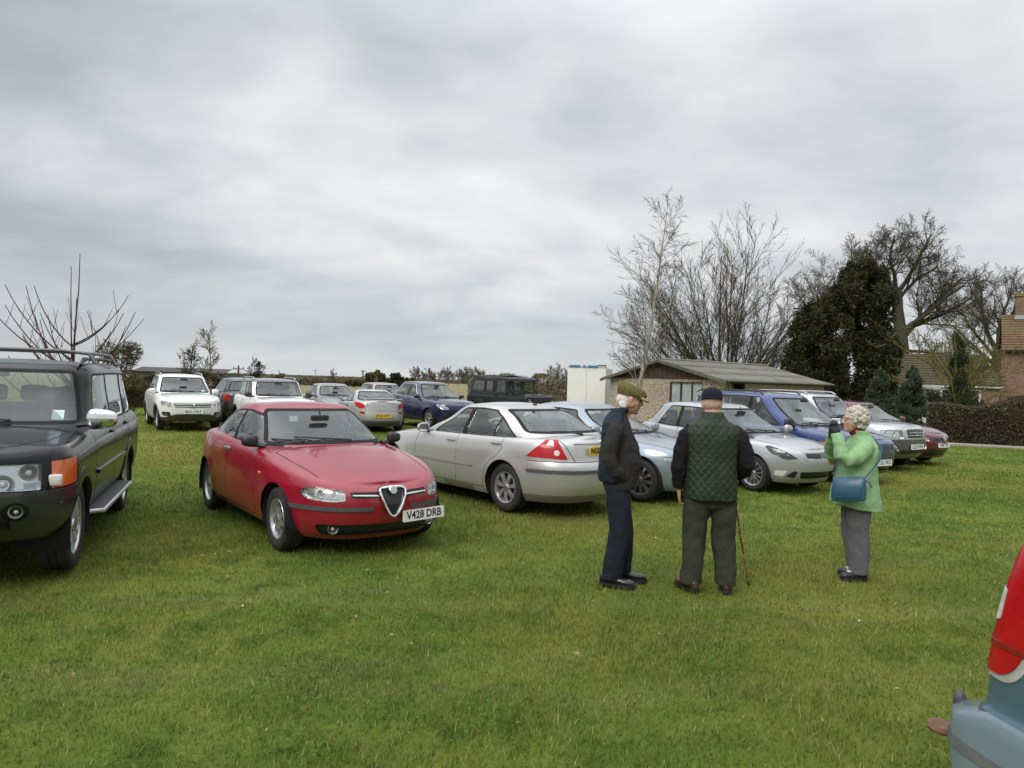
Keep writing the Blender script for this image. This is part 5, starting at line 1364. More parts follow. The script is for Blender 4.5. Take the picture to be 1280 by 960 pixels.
def make_man_from_behind(loc, rz):
    root = empty('person', loc, rz); tag(root, 'man seen from behind in dark green quilted gilet and navy baseball cap', 'man', 'people standing on the grass')
    body = MB(); P, rt = head(body, (.045,0,1.615), R(-6), R(8), 1.04)
    body.tube([(-.02,0,1.40),(.0,0,1.49),(.02,0,1.56)], [.085,.070,.066], 12)
    rloft(body, [(0,0,.86,.11,.16),(.02,0,1.0,.12,.17),(.02,0,1.2,.12,.18),(-.01,0,1.36,.10,.19),(0,0,1.44,.06,.10)])
    for y in (1, -1): rloft(body, leg_rings((0,.10*y,.86), (.01,.125*y,.47), (-.02,.145*y,.07), .08,.055,.04))
    body.tube([(-.02,.205,1.36),(-.04,.265,1.10),(.02,.262,.86)], [.05,.042,.030], 10); hand(body, (.02,.262,.86), (.12,-.06,-1), (-.1,1,0), .185, .55, 1)
    body.tube([(-.02,-.205,1.36),(-.05,-.29,1.10),(.20,-.24,.98)], [.05,.042,.032], 10); hand(body, (.20,-.24,.965), (.75,.1,-.55), (.5,-.3,.8), .185, 1.1, 1)
    remeshed(body, .006, 'body', SKIN, root, 3); face_bits(root, P, rt)
    t = MB(); rloft(t, [(0,0,.72,.13,.19),(0,0,.82,.15,.20),(.0,0,.92,.152,.20),(.0,0,1.0,.145,.195)])
    rloft(t, leg_rings((0,.098,.84), (.005,.125,.46), (-.02,.145,.06), .120,.098,.088)); rloft(t, leg_rings((0,-.098,.84), (.015,-.13,.46), (-.01,-.155,.06), .120,.098,.088))
    remeshed(t, .008, 'trousers', cloth('olive_corduroy', (.040,.042,.028), .95, .2, 50), root, 4, folds(.017, 8, 5, (1,1,.75)))
    br = simple('brown_leather', (.050,.022,.015), .35, coat=.3)
    shoe('shoe', root, -.02, .150, R(24), br, .31, .054); shoe('shoe', root, -.01, -.160, R(-8), simple('dark_brown_leather', (.022,.014,.012), .3, coat=.3), .31, .054)
    # jumper sleeves
    s = MB(); kn = cloth('black_knit', (.010,.010,.012), .95, .2, 70)
    rloft(s, [(0,0,1.0,.12,.17),(0,0,1.2,.13,.19),(-.01,0,1.36,.105,.19),(0,0,1.46,.07,.10)])
    s.tube([(-.01,.16,1.39),(-.02,.215,1.33),(-.035,.260,1.18),(-.03,.272,1.06),(.0,.272,.96),(.018,.264,.885),(.02,.264,.868)], [.062,.072,.070,.066,.060,.050,.045], 14)
    s.tube([(-.01,-.16,1.39),(-.02,-.225,1.33),(-.045,-.28,1.20),(-.05,-.295,1.10),(.04,-.295,1.03),(.15,-.26,.985),(.185,-.248,.975)], [.068,.076,.074,.070,.062,.050,.044], 14)
    remeshed(s, .008, 'jumper', kn, root, 4, folds(.012, 11, 2))
    g = MB()
    rloft(g, [(.0,0,.795,.178,.222,-.03),(.0,0,.90,.180,.222),(.01,0,1.02,.178,.218),(.01,0,1.14,.168,.216),(-.006,0,1.26,.152,.225),(-.018,0,1.36,.135,.236),(-.020,0,1.425,.112,.200),(-.012,0,1.475,.088,.118),(-.002,0,1.505,.085,.095),(.006,0,1.535,.082,.088)], e=.78)
    qd = lambda co, no: quilt(co, no)+folds(.010, 7, 4)(co, no)*.8
    go = remeshed(g, .006, 'gilet', simple('green_quilted_nylon', (.019,.029,.016), .62, var=.2, scale=30, spec=.35), root, 3, qd)
    me = go.data; bm = bmesh.new(); bm.from_mesh(me)
    dl = [f for f in bm.faces if (lambda p: abs(p.y) > .190 and ((p.x+.0)/.080)**2+((p.z-1.27)/.13)**2 < 1)(f.calc_center_median())]
    bmesh.ops.delete(bm, geom=dl, context='FACES'); bm.to_mesh(me); bm.free()
    h = MB(); h.ell(P(-.030,0,-.018), (.078,.079,.070), rt, 16, 10); remeshed(h, .007, 'hair', cloth('grey_cropped_hair', (.42,.29,.22), .85, .25, 90), root, 2)
    k = MB(); k.loft([[P(x, y, z) for x, y, z in ring((-.006,0,q[0]),q[1],q[2],24,.95)] for q in ((.020,.108,.086),(.055,.110,.088),(.09,.098,.078),(.115,.070,.056),(.128,.03,.025),(.130,.006,.006))])
    cm = cloth('navy_cap', (.010,.012,.020), .9); c = k.build('baseball_cap', cm, root, angle=70)
    b = MB(); b.prism([(.085,.07),(.14,.066),(.18,.035),(.19,0),(.18,-.035),(.14,-.066),(.085,-.07)], .022, .028, lambda u, v, q: P(u, v, q-(u-.085)*.25-v*v*3)); b.build('peak', cm, c, bevel=.002)
    b = MB(); b.prism(rounded([(-.040,.034),(.040,.034),(.030,.066),(-.030,.066)], .025), -.012, .006, lambda u, v, q: P(-.110-q+5.5*u*u+.5*(v-.03), u, v)); b.build('back_opening', SKIN, c)
    b = MB(); b.tube([P(-.117+5.5*y*y,y,.026) for y in np.linspace(-.045,.045,9)], .008, 6); b.build('back_strap', cm, c)
    return root

def make_woman(loc, rz):
    root = empty('person', loc, rz); tag(root, 'woman with curly pale hair in light green fleece raising a gloved hand', 'woman', 'people standing on the grass')
    body = MB(); P, rt = head(body, (.03,0,1.475), R(-4), R(-2), .95)
    body.tube([(-.03,0,1.27),(-.01,0,1.36),(.01,0,1.43)], [.06,.05,.048], 12)
    rloft(body, [(0,0,.78,.10,.15),(.02,0,.92,.11,.16),(.0,0,1.1,.10,.15),(-.03,0,1.24,.085,.15),(-.02,0,1.32,.05,.07)])
    for y in (1, -1): rloft(body, leg_rings((0,.08*y,.78), (.0,.085*y,.43), (-.02,.075*y,.07), .07,.05,.036))
    hl = V3((.25,.16,1.375))
    body.tube([(-.03,.17,1.24),(.20,.235,1.10),hl], [.042,.038,.026], 10)
    body.tube([(-.03,-.17,1.24),(.15,-.20,1.06),(.25,.09,1.36)], [.042,.038,.026], 10)
    remeshed(body, .006, 'body', SKINW, root, 3); face_bits(root, P, rt, .95)
    for y, w_ in ((1, hl), (-1, V3((.262,.09,1.365)))):
        g = MB(); hand(g, w_, (.12,-.35*y,.9), (.2,y,.1), .165, 1.25, -1); g.tube([w_-V3((.0,0,.05)), w_+V3((0,0,.02))], [.036,.034], 10); remeshed(g, .005, 'glove', cloth('charcoal_glove', (.035,.035,.045), .9), root, 2)
    t = MB(); rloft(t, [(0,0,.68,.12,.165),(0,0,.78,.125,.17),(0,0,.86,.12,.165)]); rloft(t, leg_rings((.0,.078,.76), (.0,.085,.42), (-.03,.075,.05), .105,.085,.078)); rloft(t, leg_rings((.0,-.078,.76), (-.01,-.085,.42), (-.06,-.075,.05), .105,.083,.076))
    remeshed(t, .008, 'trousers', cloth('grey_trousers', (.115,.115,.125), .9, .15, 50), root, 4, folds(.013, 8, 5, (1,1,.7)))
    sh = simple('navy_shoe', (.020,.022,.032), .45)
    for x, y, q in ((-.02,.078,R(6)),(-.07,-.075,R(-14))):
        o = shoe('shoe', root, x, y, q, sh, .25, .044, top=.07); b = MB(); rbox(b, (x+.06, y+.0, .066), (.09,.055,.025)); b.build('shoe_tongue', simple('shoe_white', (.55,.52,.50), .6), o)
    c = MB()
    rloft(c, [(.0,0,.66,.220,.228,-.14),(.0,0,.78,.205,.222,-.08),(.0,0,.93,.180,.208),(-.01,0,1.05,.165,.200),(-.025,0,1.16,.150,.195),(-.045,0,1.24,.125,.185),(-.045,0,1.30,.095,.135),(-.030,0,1.345,.078,.088),(-.022,0,1.385,.080,.084)])
    c.tube([(-.035,.15,1.255),(.02,.205,1.21),(.10,.238,1.145),(.175,.245,1.115),(.225,.235,1.16),(.245,.200,1.27),(.25,.165,1.355)], [.070,.078,.074,.072,.066,.058,.050], 14)
    c.tube([(-.035,-.15,1.255),(.02,-.20,1.20),(.12,-.20,1.10),(.19,-.13,1.14),(.255,.075,1.34)], [.068,.074,.070,.064,.048], 14)
    remeshed(c, .008, 'fleece_jacket', cloth('green_fleece', (.25,.41,.21), .98, .10, 40, .25), root, 4, folds(.013, 8, 9))
    s = MB(); s.lathe([(.056,-.035),(.072,-.01),(.074,.02),(.062,.045),(.050,.045)], 20, 'z', (.002,0,1.375)); s.build('scarf', cloth('maroon_scarf', (.15,.010,.022), .9), root)
    h = MB(); rnd = random.Random(4)
    for k in range(260):
        th, ph = rnd.uniform(0, math.pi*.80), rnd.uniform(0, 2*math.pi); d = V3((math.sin(th)*math.cos(ph), math.sin(th)*math.sin(ph), math.cos(th)))
        if d.x > .50 and d.z < .62: continue
        if d.z < -.25 and d.x > .0: continue
        p = P(-.022+d.x*.108, d.y*.098, .020+d.z*.112); r = rnd.uniform(.014,.027); h.ell(p, (r,r,r*.9), None, 8, 6)
    h.ell(P(-.02,0,.025), (.105,.09,.105), rt)
    remeshed(h, .005, 'hair', cloth('curly_pale_hair', (.47,.42,.36), .9, .3, 80), root, 1, folds(.010, 42, 2))
    b = MB()
    for y in (-.033,.033): b.tube([P(.098,y+.024*math.cos(q),.010+.017*math.sin(q)) for q in np.linspace(0, 2*math.pi, 16)], .0022, 5, cap=False)
    b.tube([P(.096,.056,.013), P(.0,.076,.012)], .0022, 5); b.tube([P(.096,-.056,.013), P(.0,-.076,.012)], .0022, 5); b.build('spectacles', simple('thin_metal_frame', (.25,.18,.12), .3, .8), root)
    return root

def make_handbag(M):
    """M places bag-local points (x forward, y left, z up, as on the woman) in the world"""
    root = empty('handbag', M @ V3((.20,.20,.80))); inv = Matrix.Translation(-root.location)
    tag(root, 'teal blue handbag worn across the body at the hip of the woman in green', 'handbag')
    T = lambda p: inv @ (M @ V3(p)); teal = simple('teal_leather', (.018,.075,.125), .42, var=.12, scale=14, coat=.15, bump=.1)
    b = MB(); R_ = []
    ax = V3((.86,-.50,0)).normalized(); n = V3((.50,.86,0)).normalized(); c0 = V3((.17,.275,.86))
    for z, hw, th in ((-.105,.125,.040),(-.095,.142,.055),(0,.145,.058),(.07,.138,.042),(.105,.132,.022),(.112,.128,.014)):
        rg = []
        for k in range(20):
            a = 2*math.pi*k/20; u = hw*math.copysign(abs(math.cos(a))**.35, math.cos(a)); v = th*math.copysign(abs(math.sin(a))**.6, math.sin(a)); rg.append(T(c0+ax*u+n*v+V3((0,0,z-u*.12))))
        R_.append(rg)
    b.loft(R_); b.build('bag_body', teal, root, angle=50)
    p = MB(); p.prism(rounded([(-.11,-.075),(.11,-.075),(.11,.035),(-.11,.035)], .02), .050, .064, lambda u, v, q: T(c0+ax*u+n*q+V3((0,0,v-u*.12)))); p.build('front_pocket', teal, root, bevel=.005)
    s = MB(); e0 = c0-ax*.13+V3((0,0,.11)); e1 = c0+ax*.13+V3((0,0,.08))
    pts = [e0, V3((-.03,.255,1.03)), V3((-.115,.225,1.13)), V3((-.165,.14,1.24)), V3((-.14,.0,1.325)), V3((-.06,-.10,1.355)), V3((.05,-.115,1.30)), V3((.13,-.06,1.20)), V3((.185,.03,1.05)), V3((.225,.10,.98)), e1]
    s.tube([T(q) for q in pts], .009, 6, flat=.5); s.build('shoulder_strap', teal, root)
    g = MB(); g.tube([T(e0), T(e0+V3((-.03,.03,-.03))), T(e0+V3((-.045,.035,-.075)))], .008, 6); g.build('strap_end', teal, root)
    return root
def make_stick(top, bottom):
    root = empty('walking_stick', bottom); tag(root, 'thin brown walking stick with pale handle end leaning beside the man in green gilet', 'walking stick')
    d = V3(top)-V3(bottom); m, nt, out = new_mat('stick_wood'); b = NB(nt); o = b.obj()
    c = b.ramp(b.noise(o, 38, 4, .7), [(.35,(.05,.018,.008)),(.5,(.16,.055,.02)),(.63,(.42,.30,.18))]); b.principled(out, Base_Color=c, Roughness=.4, Coat_Weight=.3)
    s = MB(); n = 16; s.tube([d*t+V3((.003*math.sin(t*23),.003*math.cos(t*17),0)) for t in np.linspace(.02, 1, n)], [.0085+.0035*t+.0015*math.sin(t*40) for t in np.linspace(0, 1, n)], 8); s.build('shaft', m, root)
    f = MB(); f.tube([V3((0,0,0)), d*.035], [.012,.011], 8); f.build('ferrule', TYRE, root)
    h = MB(); e = d; h.tube([e, e+V3((0,0,.03)), e+V3((.02,.03,.055)), e+V3((.03,.08,.055)), e+V3((.03,.11,.035))], [.012,.013,.014,.013,.011], 8); h.build('handle', simple('horn_handle', (.10,.06,.03), .3, coat=.4), root)
    return root
# ================================================================ ground, grass, buildings, trees
rng = np.random.default_rng(11)
def grass_colour(b, pos, extra=0.):
    """mottled lawn colour from world position, shared by the soil sheet and the blades"""
    n1 = b.noise(pos, .55, 5, .6); n2 = b.noise(pos, 2.6, 5, .62); n3 = b.noise(pos, .16, 3, .5)
    c = b.ramp(n1, [(.28,(.070,.120,.017)),(.45,(.132,.182,.028)),(.58,(.190,.230,.039)),(.72,(.255,.262,.056))])
    c = b.mix(b.maprange(n2, .48, .66, 0., .8), c, (.052,.100,.012))
    c = b.mix(b.maprange(n3, .46, .66, 0., .75), c, (.235,.222,.042))
    s = b.sep(pos)   # faint wheel tracks pressed into the turf
    for (k, c0, wv) in ((.30, 4.6, .10),(.30, 6.2, .10),(-.12, 9.2, .13),(.06, 4.1, .09),(.06, 5.6, .09)):
        q = b.math('ABSOLUTE', b.math('ADD', b.math('SUBTRACT', s[1], b.math('MULTIPLY', s[0], k)), b.math('SUBTRACT', b.math('MULTIPLY', b.noise(pos, .35, 2), 1.2), c0+.6)))
        c = b.mix(b.math('MULTIPLY', b.maprange(q, wv*.6, wv*2.0, 1., 0.), b.maprange(n2, .35, .6, .05, .42)), c, (.205,.215,.075))
    return b.mix(b.maprange(b.noise(pos, 7., 3), .60, .78, 0., .55), c, (.29,.25,.09))
m, nt, out = new_mat('lawn_soil'); b = NB(nt); ps = b.pos()
c = grass_colour(b, ps); n = b.noise(ps, 60., 4, .7); c = b.mix(b.maprange(n, .35, .7, .0, .6), c, (.065,.10,.014))
b.principled(out, Base_Color=c, Roughness=.95, Specular_IOR_Level=.15, Normal=b.bump(b.noise(ps, 22., 5, .7), .9, .05)); LAWN = m
m, nt, out = new_mat('grass_blade'); b = NB(nt); ps = b.pos(); g = b.n('ShaderNodeNewGeometry')
c = grass_colour(b, ps); rv = g.outputs['Random Per Island']
c = b.mix(b.maprange(rv, .0, 1., .0, .45), c, (.092,.152,.024)); c = b.mix(b.maprange(rv, .86, 1., 0., .9), c, (.42,.37,.16))
pr = b.n('ShaderNodeBsdfPrincipled'); b.link(c, pr.inputs['Base Color']); pr.inputs['Roughness'].default_value = .62; pr.inputs['Specular IOR Level'].default_value = .12
tl = b.n('ShaderNodeBsdfTranslucent'); b.link(c, tl.inputs['Color']); mx = b.n('ShaderNodeMixShader'); mx.inputs[0].default_value = .28
b.link(pr.outputs[0], mx.inputs[1]); b.link(tl.outputs[0], mx.inputs[2]); b.link(mx.outputs[0], out.inputs['Surface']); BLADE = m
def fast_mesh(name, co, quads=None, tris=None, mat=None, parent=None, smooth=False):
    me = bpy.data.meshes.new(name); co = np.asarray(co, np.float32); me.vertices.add(len(co)); me.vertices.foreach_set('co', co.ravel())
    idx = []; st = []; tot = []; k = 0
    for a, w in ((quads, 4), (tris, 3)):
        if a is None or len(a) == 0: continue
        a = np.asarray(a, np.int32); idx.append(a.ravel()); st.append(k+np.arange(len(a))*w); tot.append(np.full(len(a), w)); k += a.size
    me.loops.add(k); me.loops.foreach_set('vertex_index', np.concatenate(idx)); n = sum(len(s) for s in st); me.polygons.add(n)
    me.polygons.foreach_set('loop_start', np.concatenate(st).astype(np.int32))
    if smooth: me.polygons.foreach_set('use_smooth', [True]*n)
    me.update(calc_edges=True); me.validate()
    o = bpy.data.objects.new(name, me); 
    if mat: me.materials.append(mat)
    return link(o, parent)
# the lawn sheet, finely rippled near the camera, reaching to the horizon
def lawn():
    rad = np.concatenate([[0], np.geomspace(1.2, 7000, 90)]); n = 96; co = [(0,0,0)]; fs = []
    for r in rad[1:]:
        for k in range(n): 
            t = 2*math.pi*k/n; x, y = r*math.sin(t), r*math.cos(t)
            z = (.018*math.sin(x*1.1+y*.4)*math.cos(y*.8-x*.3)-.02)*min(1, 30/r) if r < 200 else -.02
            co.append((x, y, z))
    quads = [(1+i*n+k, 1+(i+1)*n+k, 1+(i+1)*n+(k+1) % n, 1+i*n+(k+1) % n) for i in range(len(rad)-2) for k in range(n)]
    tris = [(0, 1+k, 1+(k+1) % n) for k in range(n)]
    o = fast_mesh('ground', co, [q[::-1] for q in quads], [q[::-1] for q in tris], LAWN, None, True); tag(o, kind='structure')
    return o
lawn()
def blades():
    P = []; 
    def zone(d0, d1, dens, wscale, hscale, lat=.86):
        area = lat*(d1*d1-d0*d0)+3*(d1-d0); n = int(area*dens)
        d = np.sqrt(rng.uniform(d0*d0, d1*d1, n)); x = rng.uniform(-1, 1, n)*(lat*d+1.5)
        P.append(np.stack([x, d, np.full(n, wscale), np.full(n, hscale)], 1))
    zone(2.2, 5.5, 3600, 1.0, 1.0); zone(5.5, 9, 1700, 1.35, 1.0); zone(9, 15, 620, 2.1, 1.05); zone(15, 26, 210, 3.6, 1.2); zone(26, 40, 55, 6., 1.4)
    q = np.concatenate(P); n = len(q); x, y, ws, hs = q.T
    patch = np.sin(x*1.7+np.sin(y*1.3)*1.2)*np.cos(y*1.1+x*.6)+.5*np.sin(x*4.1+1)*np.sin(y*3.7)
    z0 = (.018*np.sin(x*1.1+y*.4)*np.cos(y*.8-x*.3)-.02)*np.minimum(1, 30/np.hypot(x, y))
    h = hs*(rng.uniform(.022, .050, n)+.022*np.clip(patch, 0, 1)+(rng.random(n) > .985)*.03); w = ws*rng.uniform(.0016, .0030, n)
    az = rng.uniform(0, 2*np.pi, n); lean = rng.uniform(.25, 1.15, n); fx, fy = np.cos(az), np.sin(az); sx, sy = -fy, fx
    def pt(t, side):  # curved blade
        out = t*h*np.sin(lean)*(.5+.5*t); up = t*h*np.cos(lean*.75*t)
        return np.stack([x+fx*out+sx*w*side, y+fy*out+sy*w*side, z0-.004+up], 1)
    v = np.stack([pt(0, -1), pt(0, 1), pt(.5, .85), pt(.5, -.85), pt(1., 0)], 1).reshape(-1, 3); k = np.arange(n)[:,None]*5
    o = fast_mesh('grass', v, k+np.array([[0,1,2,3]]), k+np.array([[3,2,4]]), BLADE); tag(o, 'short mown green grass of the field with paler dry patches', kind='stuff'); return o
blades()
def clover():
    m = simple('clover_leaf', (.070,.128,.020), .85, var=.3, scale=3, spec=.15); cen = [(rng.uniform(-1.9, 2.2), rng.uniform(3.0, 6.5)) for _ in range(26)]; v = []; q = []
    for cx, cy in cen:
        for _ in range(int(rng.uniform(60, 190))):
            x, y = cx+rng.normal(0, .16), cy+rng.normal(0, .16); r = rng.uniform(.004, .009); a = rng.uniform(0, 6.28); z = rng.uniform(.012, .040); tx, ty = rng.uniform(-.5, .5, 2)
            k = len(v)
            for e in range(6):
                c_, s_ = math.cos(a+e*math.pi/3), math.sin(a+e*math.pi/3); v.append((x+r*c_, y+r*s_*1.2, z+r*(tx*c_+ty*s_)))
            q += [(k, k+1, k+2, k+3), (k, k+3, k+4, k+5)]
    tag(fast_mesh('clover', v, q, None, m), 'low round clover leaves growing in the grass', kind='stuff')
clover()
def daisies():
    m = simple('daisy_petal', (.75,.73,.68), .6); v = []; q = []
    for _ in range(60):
        d = math.sqrt(rng.uniform(12, 330)); x, y = rng.uniform(-.75, .75)*d, d; r = rng.uniform(.006, .011); k = len(v); z = rng.uniform(.03, .045)
        for e in range(6): v.append((x+r*math.cos(e*1.047), y+r*math.sin(e*1.047), z+.004*math.sin(e*2.)))
        q += [(k, k+1, k+2, k+3), (k, k+3, k+4, k+5)]
    tag(fast_mesh('daisies', v, q, None, m), 'tiny white daisies dotted over the grass', kind='stuff')
daisies()
def leaf_litter():
    m = simple('fallen_leaf', (.30,.19,.10), .8, var=.4, scale=3); v = []; q = []
    for _ in range(170):
        d = math.sqrt(rng.uniform(9.5, 200)); x, y = rng.uniform(-.75, .75)*d, d; a = rng.uniform(0, 6.28); L = rng.uniform(.012, .03); k = len(v); z = rng.uniform(.02, .04); c_, s_ = math.cos(a), math.sin(a)
        v += [(x-L*c_, y-L*s_, z), (x-L*.4*s_, y+L*.4*c_, z+.008), (x+L*c_, y+L*s_, z+.004), (x+L*.4*s_, y-L*.4*c_, z+.002)]; q.append((k, k+1, k+2, k+3))
    tag(fast_mesh('leaf_litter', v, q, None, m), 'scattered brown leaf scraps lying in the grass', kind='stuff')
leaf_litter()
# far field of pale stubble and the gravel path
m, nt, out = new_mat('stubble'); b = NB(nt); ps = b.pos()
c = b.ramp(b.noise(ps, .25, 6, .7), [(.3,(.15,.135,.06)),(.5,(.26,.21,.105)),(.7,(.13,.15,.05))]); b.principled(out, Base_Color=c, Roughness=.95, Normal=b.bump(b.noise(ps, 3., 5, .7), 1., .3))
STUB = m
def sheet(name, pts, z, mat):
    o = mesh_obj(name, [(x, y, z) for x, y in pts], [tuple(range(len(pts)))], mat, None, False); tag(o, kind='structure'); return o
sheet('stubble_field', [(-60,62),(16,52),(40,90),(600,2500),(-2500,2500)], .004, STUB)
m, nt, out = new_mat('gravel'); b = NB(nt); ps = b.pos()
c = b.ramp(b.noise(ps, 18., 4, .7), [(.3,(.22,.20,.16)),(.7,(.46,.43,.37))]); b.principled(out, Base_Color=c, Roughness=.95, Normal=b.bump(b.noise(ps, 60., 3), 1., .02))
def path():
    A = [at(1120, 551, 25.2), at(1200, 553, 24.6), at(1290, 558, 23.8), at(1400, 563, 22.9)]; pts = [(p.x, p.y) for p in A]
    b = MB(); N = len(pts); top = []
    for (x, y), s in [(p, 0) for p in pts]+[(p, .75) for p in pts[::-1]]: top.append((x+.1*s, y+s))
    b.prism(top, -.05, .035, lambda u, v, q: (u, v, q)); o = b.build('path', MATP, None, smooth=False); tag(o, kind='structure')
MATP = m; path()

# ---------------------------------------------------------------- building materials
def speckle(name, c1, c2, c3, scale=38., bump=1.):
    m, nt, out = new_mat(name); b = NB(nt); o = b.obj(); n = b.noise(o, scale, 3, .75); v = b.n('ShaderNodeTexVoronoi'); b.link(o, v.inputs['Vector']); v.inputs['Scale'].default_value = scale*.7
    c = b.ramp(n, [(.32, c1), (.5, c2), (.68, c3)]); c = b.mix(b.maprange(b.noise(o, .9, 5, .65), .45, .75, 0., .35), c, tuple(x*.55 for x in c2))
    c = b.mix(b.maprange(v.outputs['Distance'], .0, .5, .5, 0.), c, c3)
    b.principled(out, Base_Color=c, Roughness=.95, Normal=b.bump(n, bump, .02)); return m
PEBBLE = speckle('pebbledash', (.12,.09,.07), (.36,.29,.225), (.66,.58,.48), 11.)
def brick(name, c1, c2, mortar, scale=1.):
    m, nt, out = new_mat(name); b = NB(nt); o = b.obj(); s = b.sep(o); cx = b.n('ShaderNodeCombineXYZ'); b.link(b.math('ADD', s[0], s[1]), cx.inputs[0]); b.link(s[2], cx.inputs[1])
    t = b.n('ShaderNodeTexBrick'); b.link(cx.outputs[0], t.inputs['Vector']); t.inputs['Color1'].default_value = (*c1,1); t.inputs['Color2'].default_value = (*c2,1); t.inputs['Mortar'].default_value = (*mortar,1)
    t.inputs['Scale'].default_value = 1.; t.inputs['Brick Width'].default_value = .225*scale; t.inputs['Row Height'].default_value = .075*scale; t.inputs['Mortar Size'].default_value = .010*scale
    c = b.mix(b.maprange(b.noise(o, 1.6, 5, .65), .4, .75, 0., .55), t.outputs[0], tuple(x*.6 for x in c1)); c = b.mix(b.maprange(b.noise(o, 6., 3), .55, .75, 0., .5), c, tuple(min(1, x*1.6) for x in c2))
    b.principled(out, Base_Color=c, Roughness=.9, Normal=b.bump(t.outputs[1], -.4, .02)); return m
BRICK = brick('red_brick', (.15,.068,.045), (.235,.115,.080), (.30,.26,.21))
def tiles(name, c1, c2, moss):
    m, nt, out = new_mat(name); b = NB(nt); o = b.obj(); n = b.noise(o, 5., 4, .7); n2 = b.noise(o, .8, 5, .6)
    c = b.ramp(n, [(.3, c1), (.7, c2)]); c = b.mix(b.maprange(n2, .42, .62, 0., .8), c, moss); b.principled(out, Base_Color=c, Roughness=.95, Normal=b.bump(n, .5, .03)); return m
TILE = tiles('roof_tiles', (.085,.045,.028), (.17,.092,.055), (.13,.11,.045)); TILEM = tiles('mossy_tiles', (.055,.038,.024), (.09,.06,.038), (.075,.066,.024))
ASB = tiles('fibre_cement', (.145,.14,.13), (.235,.225,.205), (.14,.13,.095))
BROWNW = simple('brown_timber', (.060,.034,.022), .7, var=.3, scale=6); BARGE = simple('barge_board', (.115,.105,.075), .75, var=.3, scale=5)
WHITEW = simple('white_timber', (.66,.66,.64), .5, var=.08); DOORB = simple('blue_garage_door', (.018,.024,.060), .5, var=.2)
WINDOWD = glass('building_glass', (.93,.95,.96), .8); CURT = simple('net_curtain', (.80,.82,.86), .9, var=.25, scale=7); DARKIN = simple('doorway_shade', (.012,.011,.010), .95)
def roof_rows(root, name, mat, x0, x1, e, r, rows, th=.035, parent=None, wave=None):
    """one pitch laid as overlapping courses: e=(y,z) eave, r=(y,z) ridge"""
    b = MB(); e, r = V3((0,*e)), V3((0,*r)); L = (r-e).length; u = (r-e)/L; n = V3((0,-u.z,u.y)); n = n if n.z > 0 else -n
    if wave:
        nx = int((x1-x0)/wave*8); vs = []; m = rows*2
        for j in range(rows):
            for k, (t, lf) in enumerate(((j/rows, th), ((j+1)/rows+.012, 0.))):
                for i in range(nx+1):
                    x = x0+(x1-x0)*i/nx; p = e+u*min(L, L*t)+n*(lf+.028*math.sin(2*math.pi*i/8)); vs.append((x, p.y, p.z))
        for j in range(rows):
            for i in range(nx): q = 2*j*(nx+1)+i; b.f.append((q, q+1, q+nx+2, q+nx+1))
        b.v += vs; o = b.build(name, mat, parent or root, fix=False); sm = o.modifiers.new('t', 'SOLIDIFY'); sm.thickness = .012; return o
    for j in range(rows):
        a, c = e+u*(L*j/rows), e+u*(L*(j+1)/rows+.03)
        P = [a, c, c+n*.012, a+n*th]; b.loft([[(x, p.y, p.z) for p in P] for x in (x0, x1)])
    return b.build(name, mat, parent or root, smooth=False)
def wbox(name, mat, parent, lo, hi, bev=0):
    b = MB(); b.box([(lo[i]+hi[i])/2 for i in range(3)], [hi[i]-lo[i] for i in range(3)]); return b.build(name, mat, parent, smooth=False, bevel=bev)

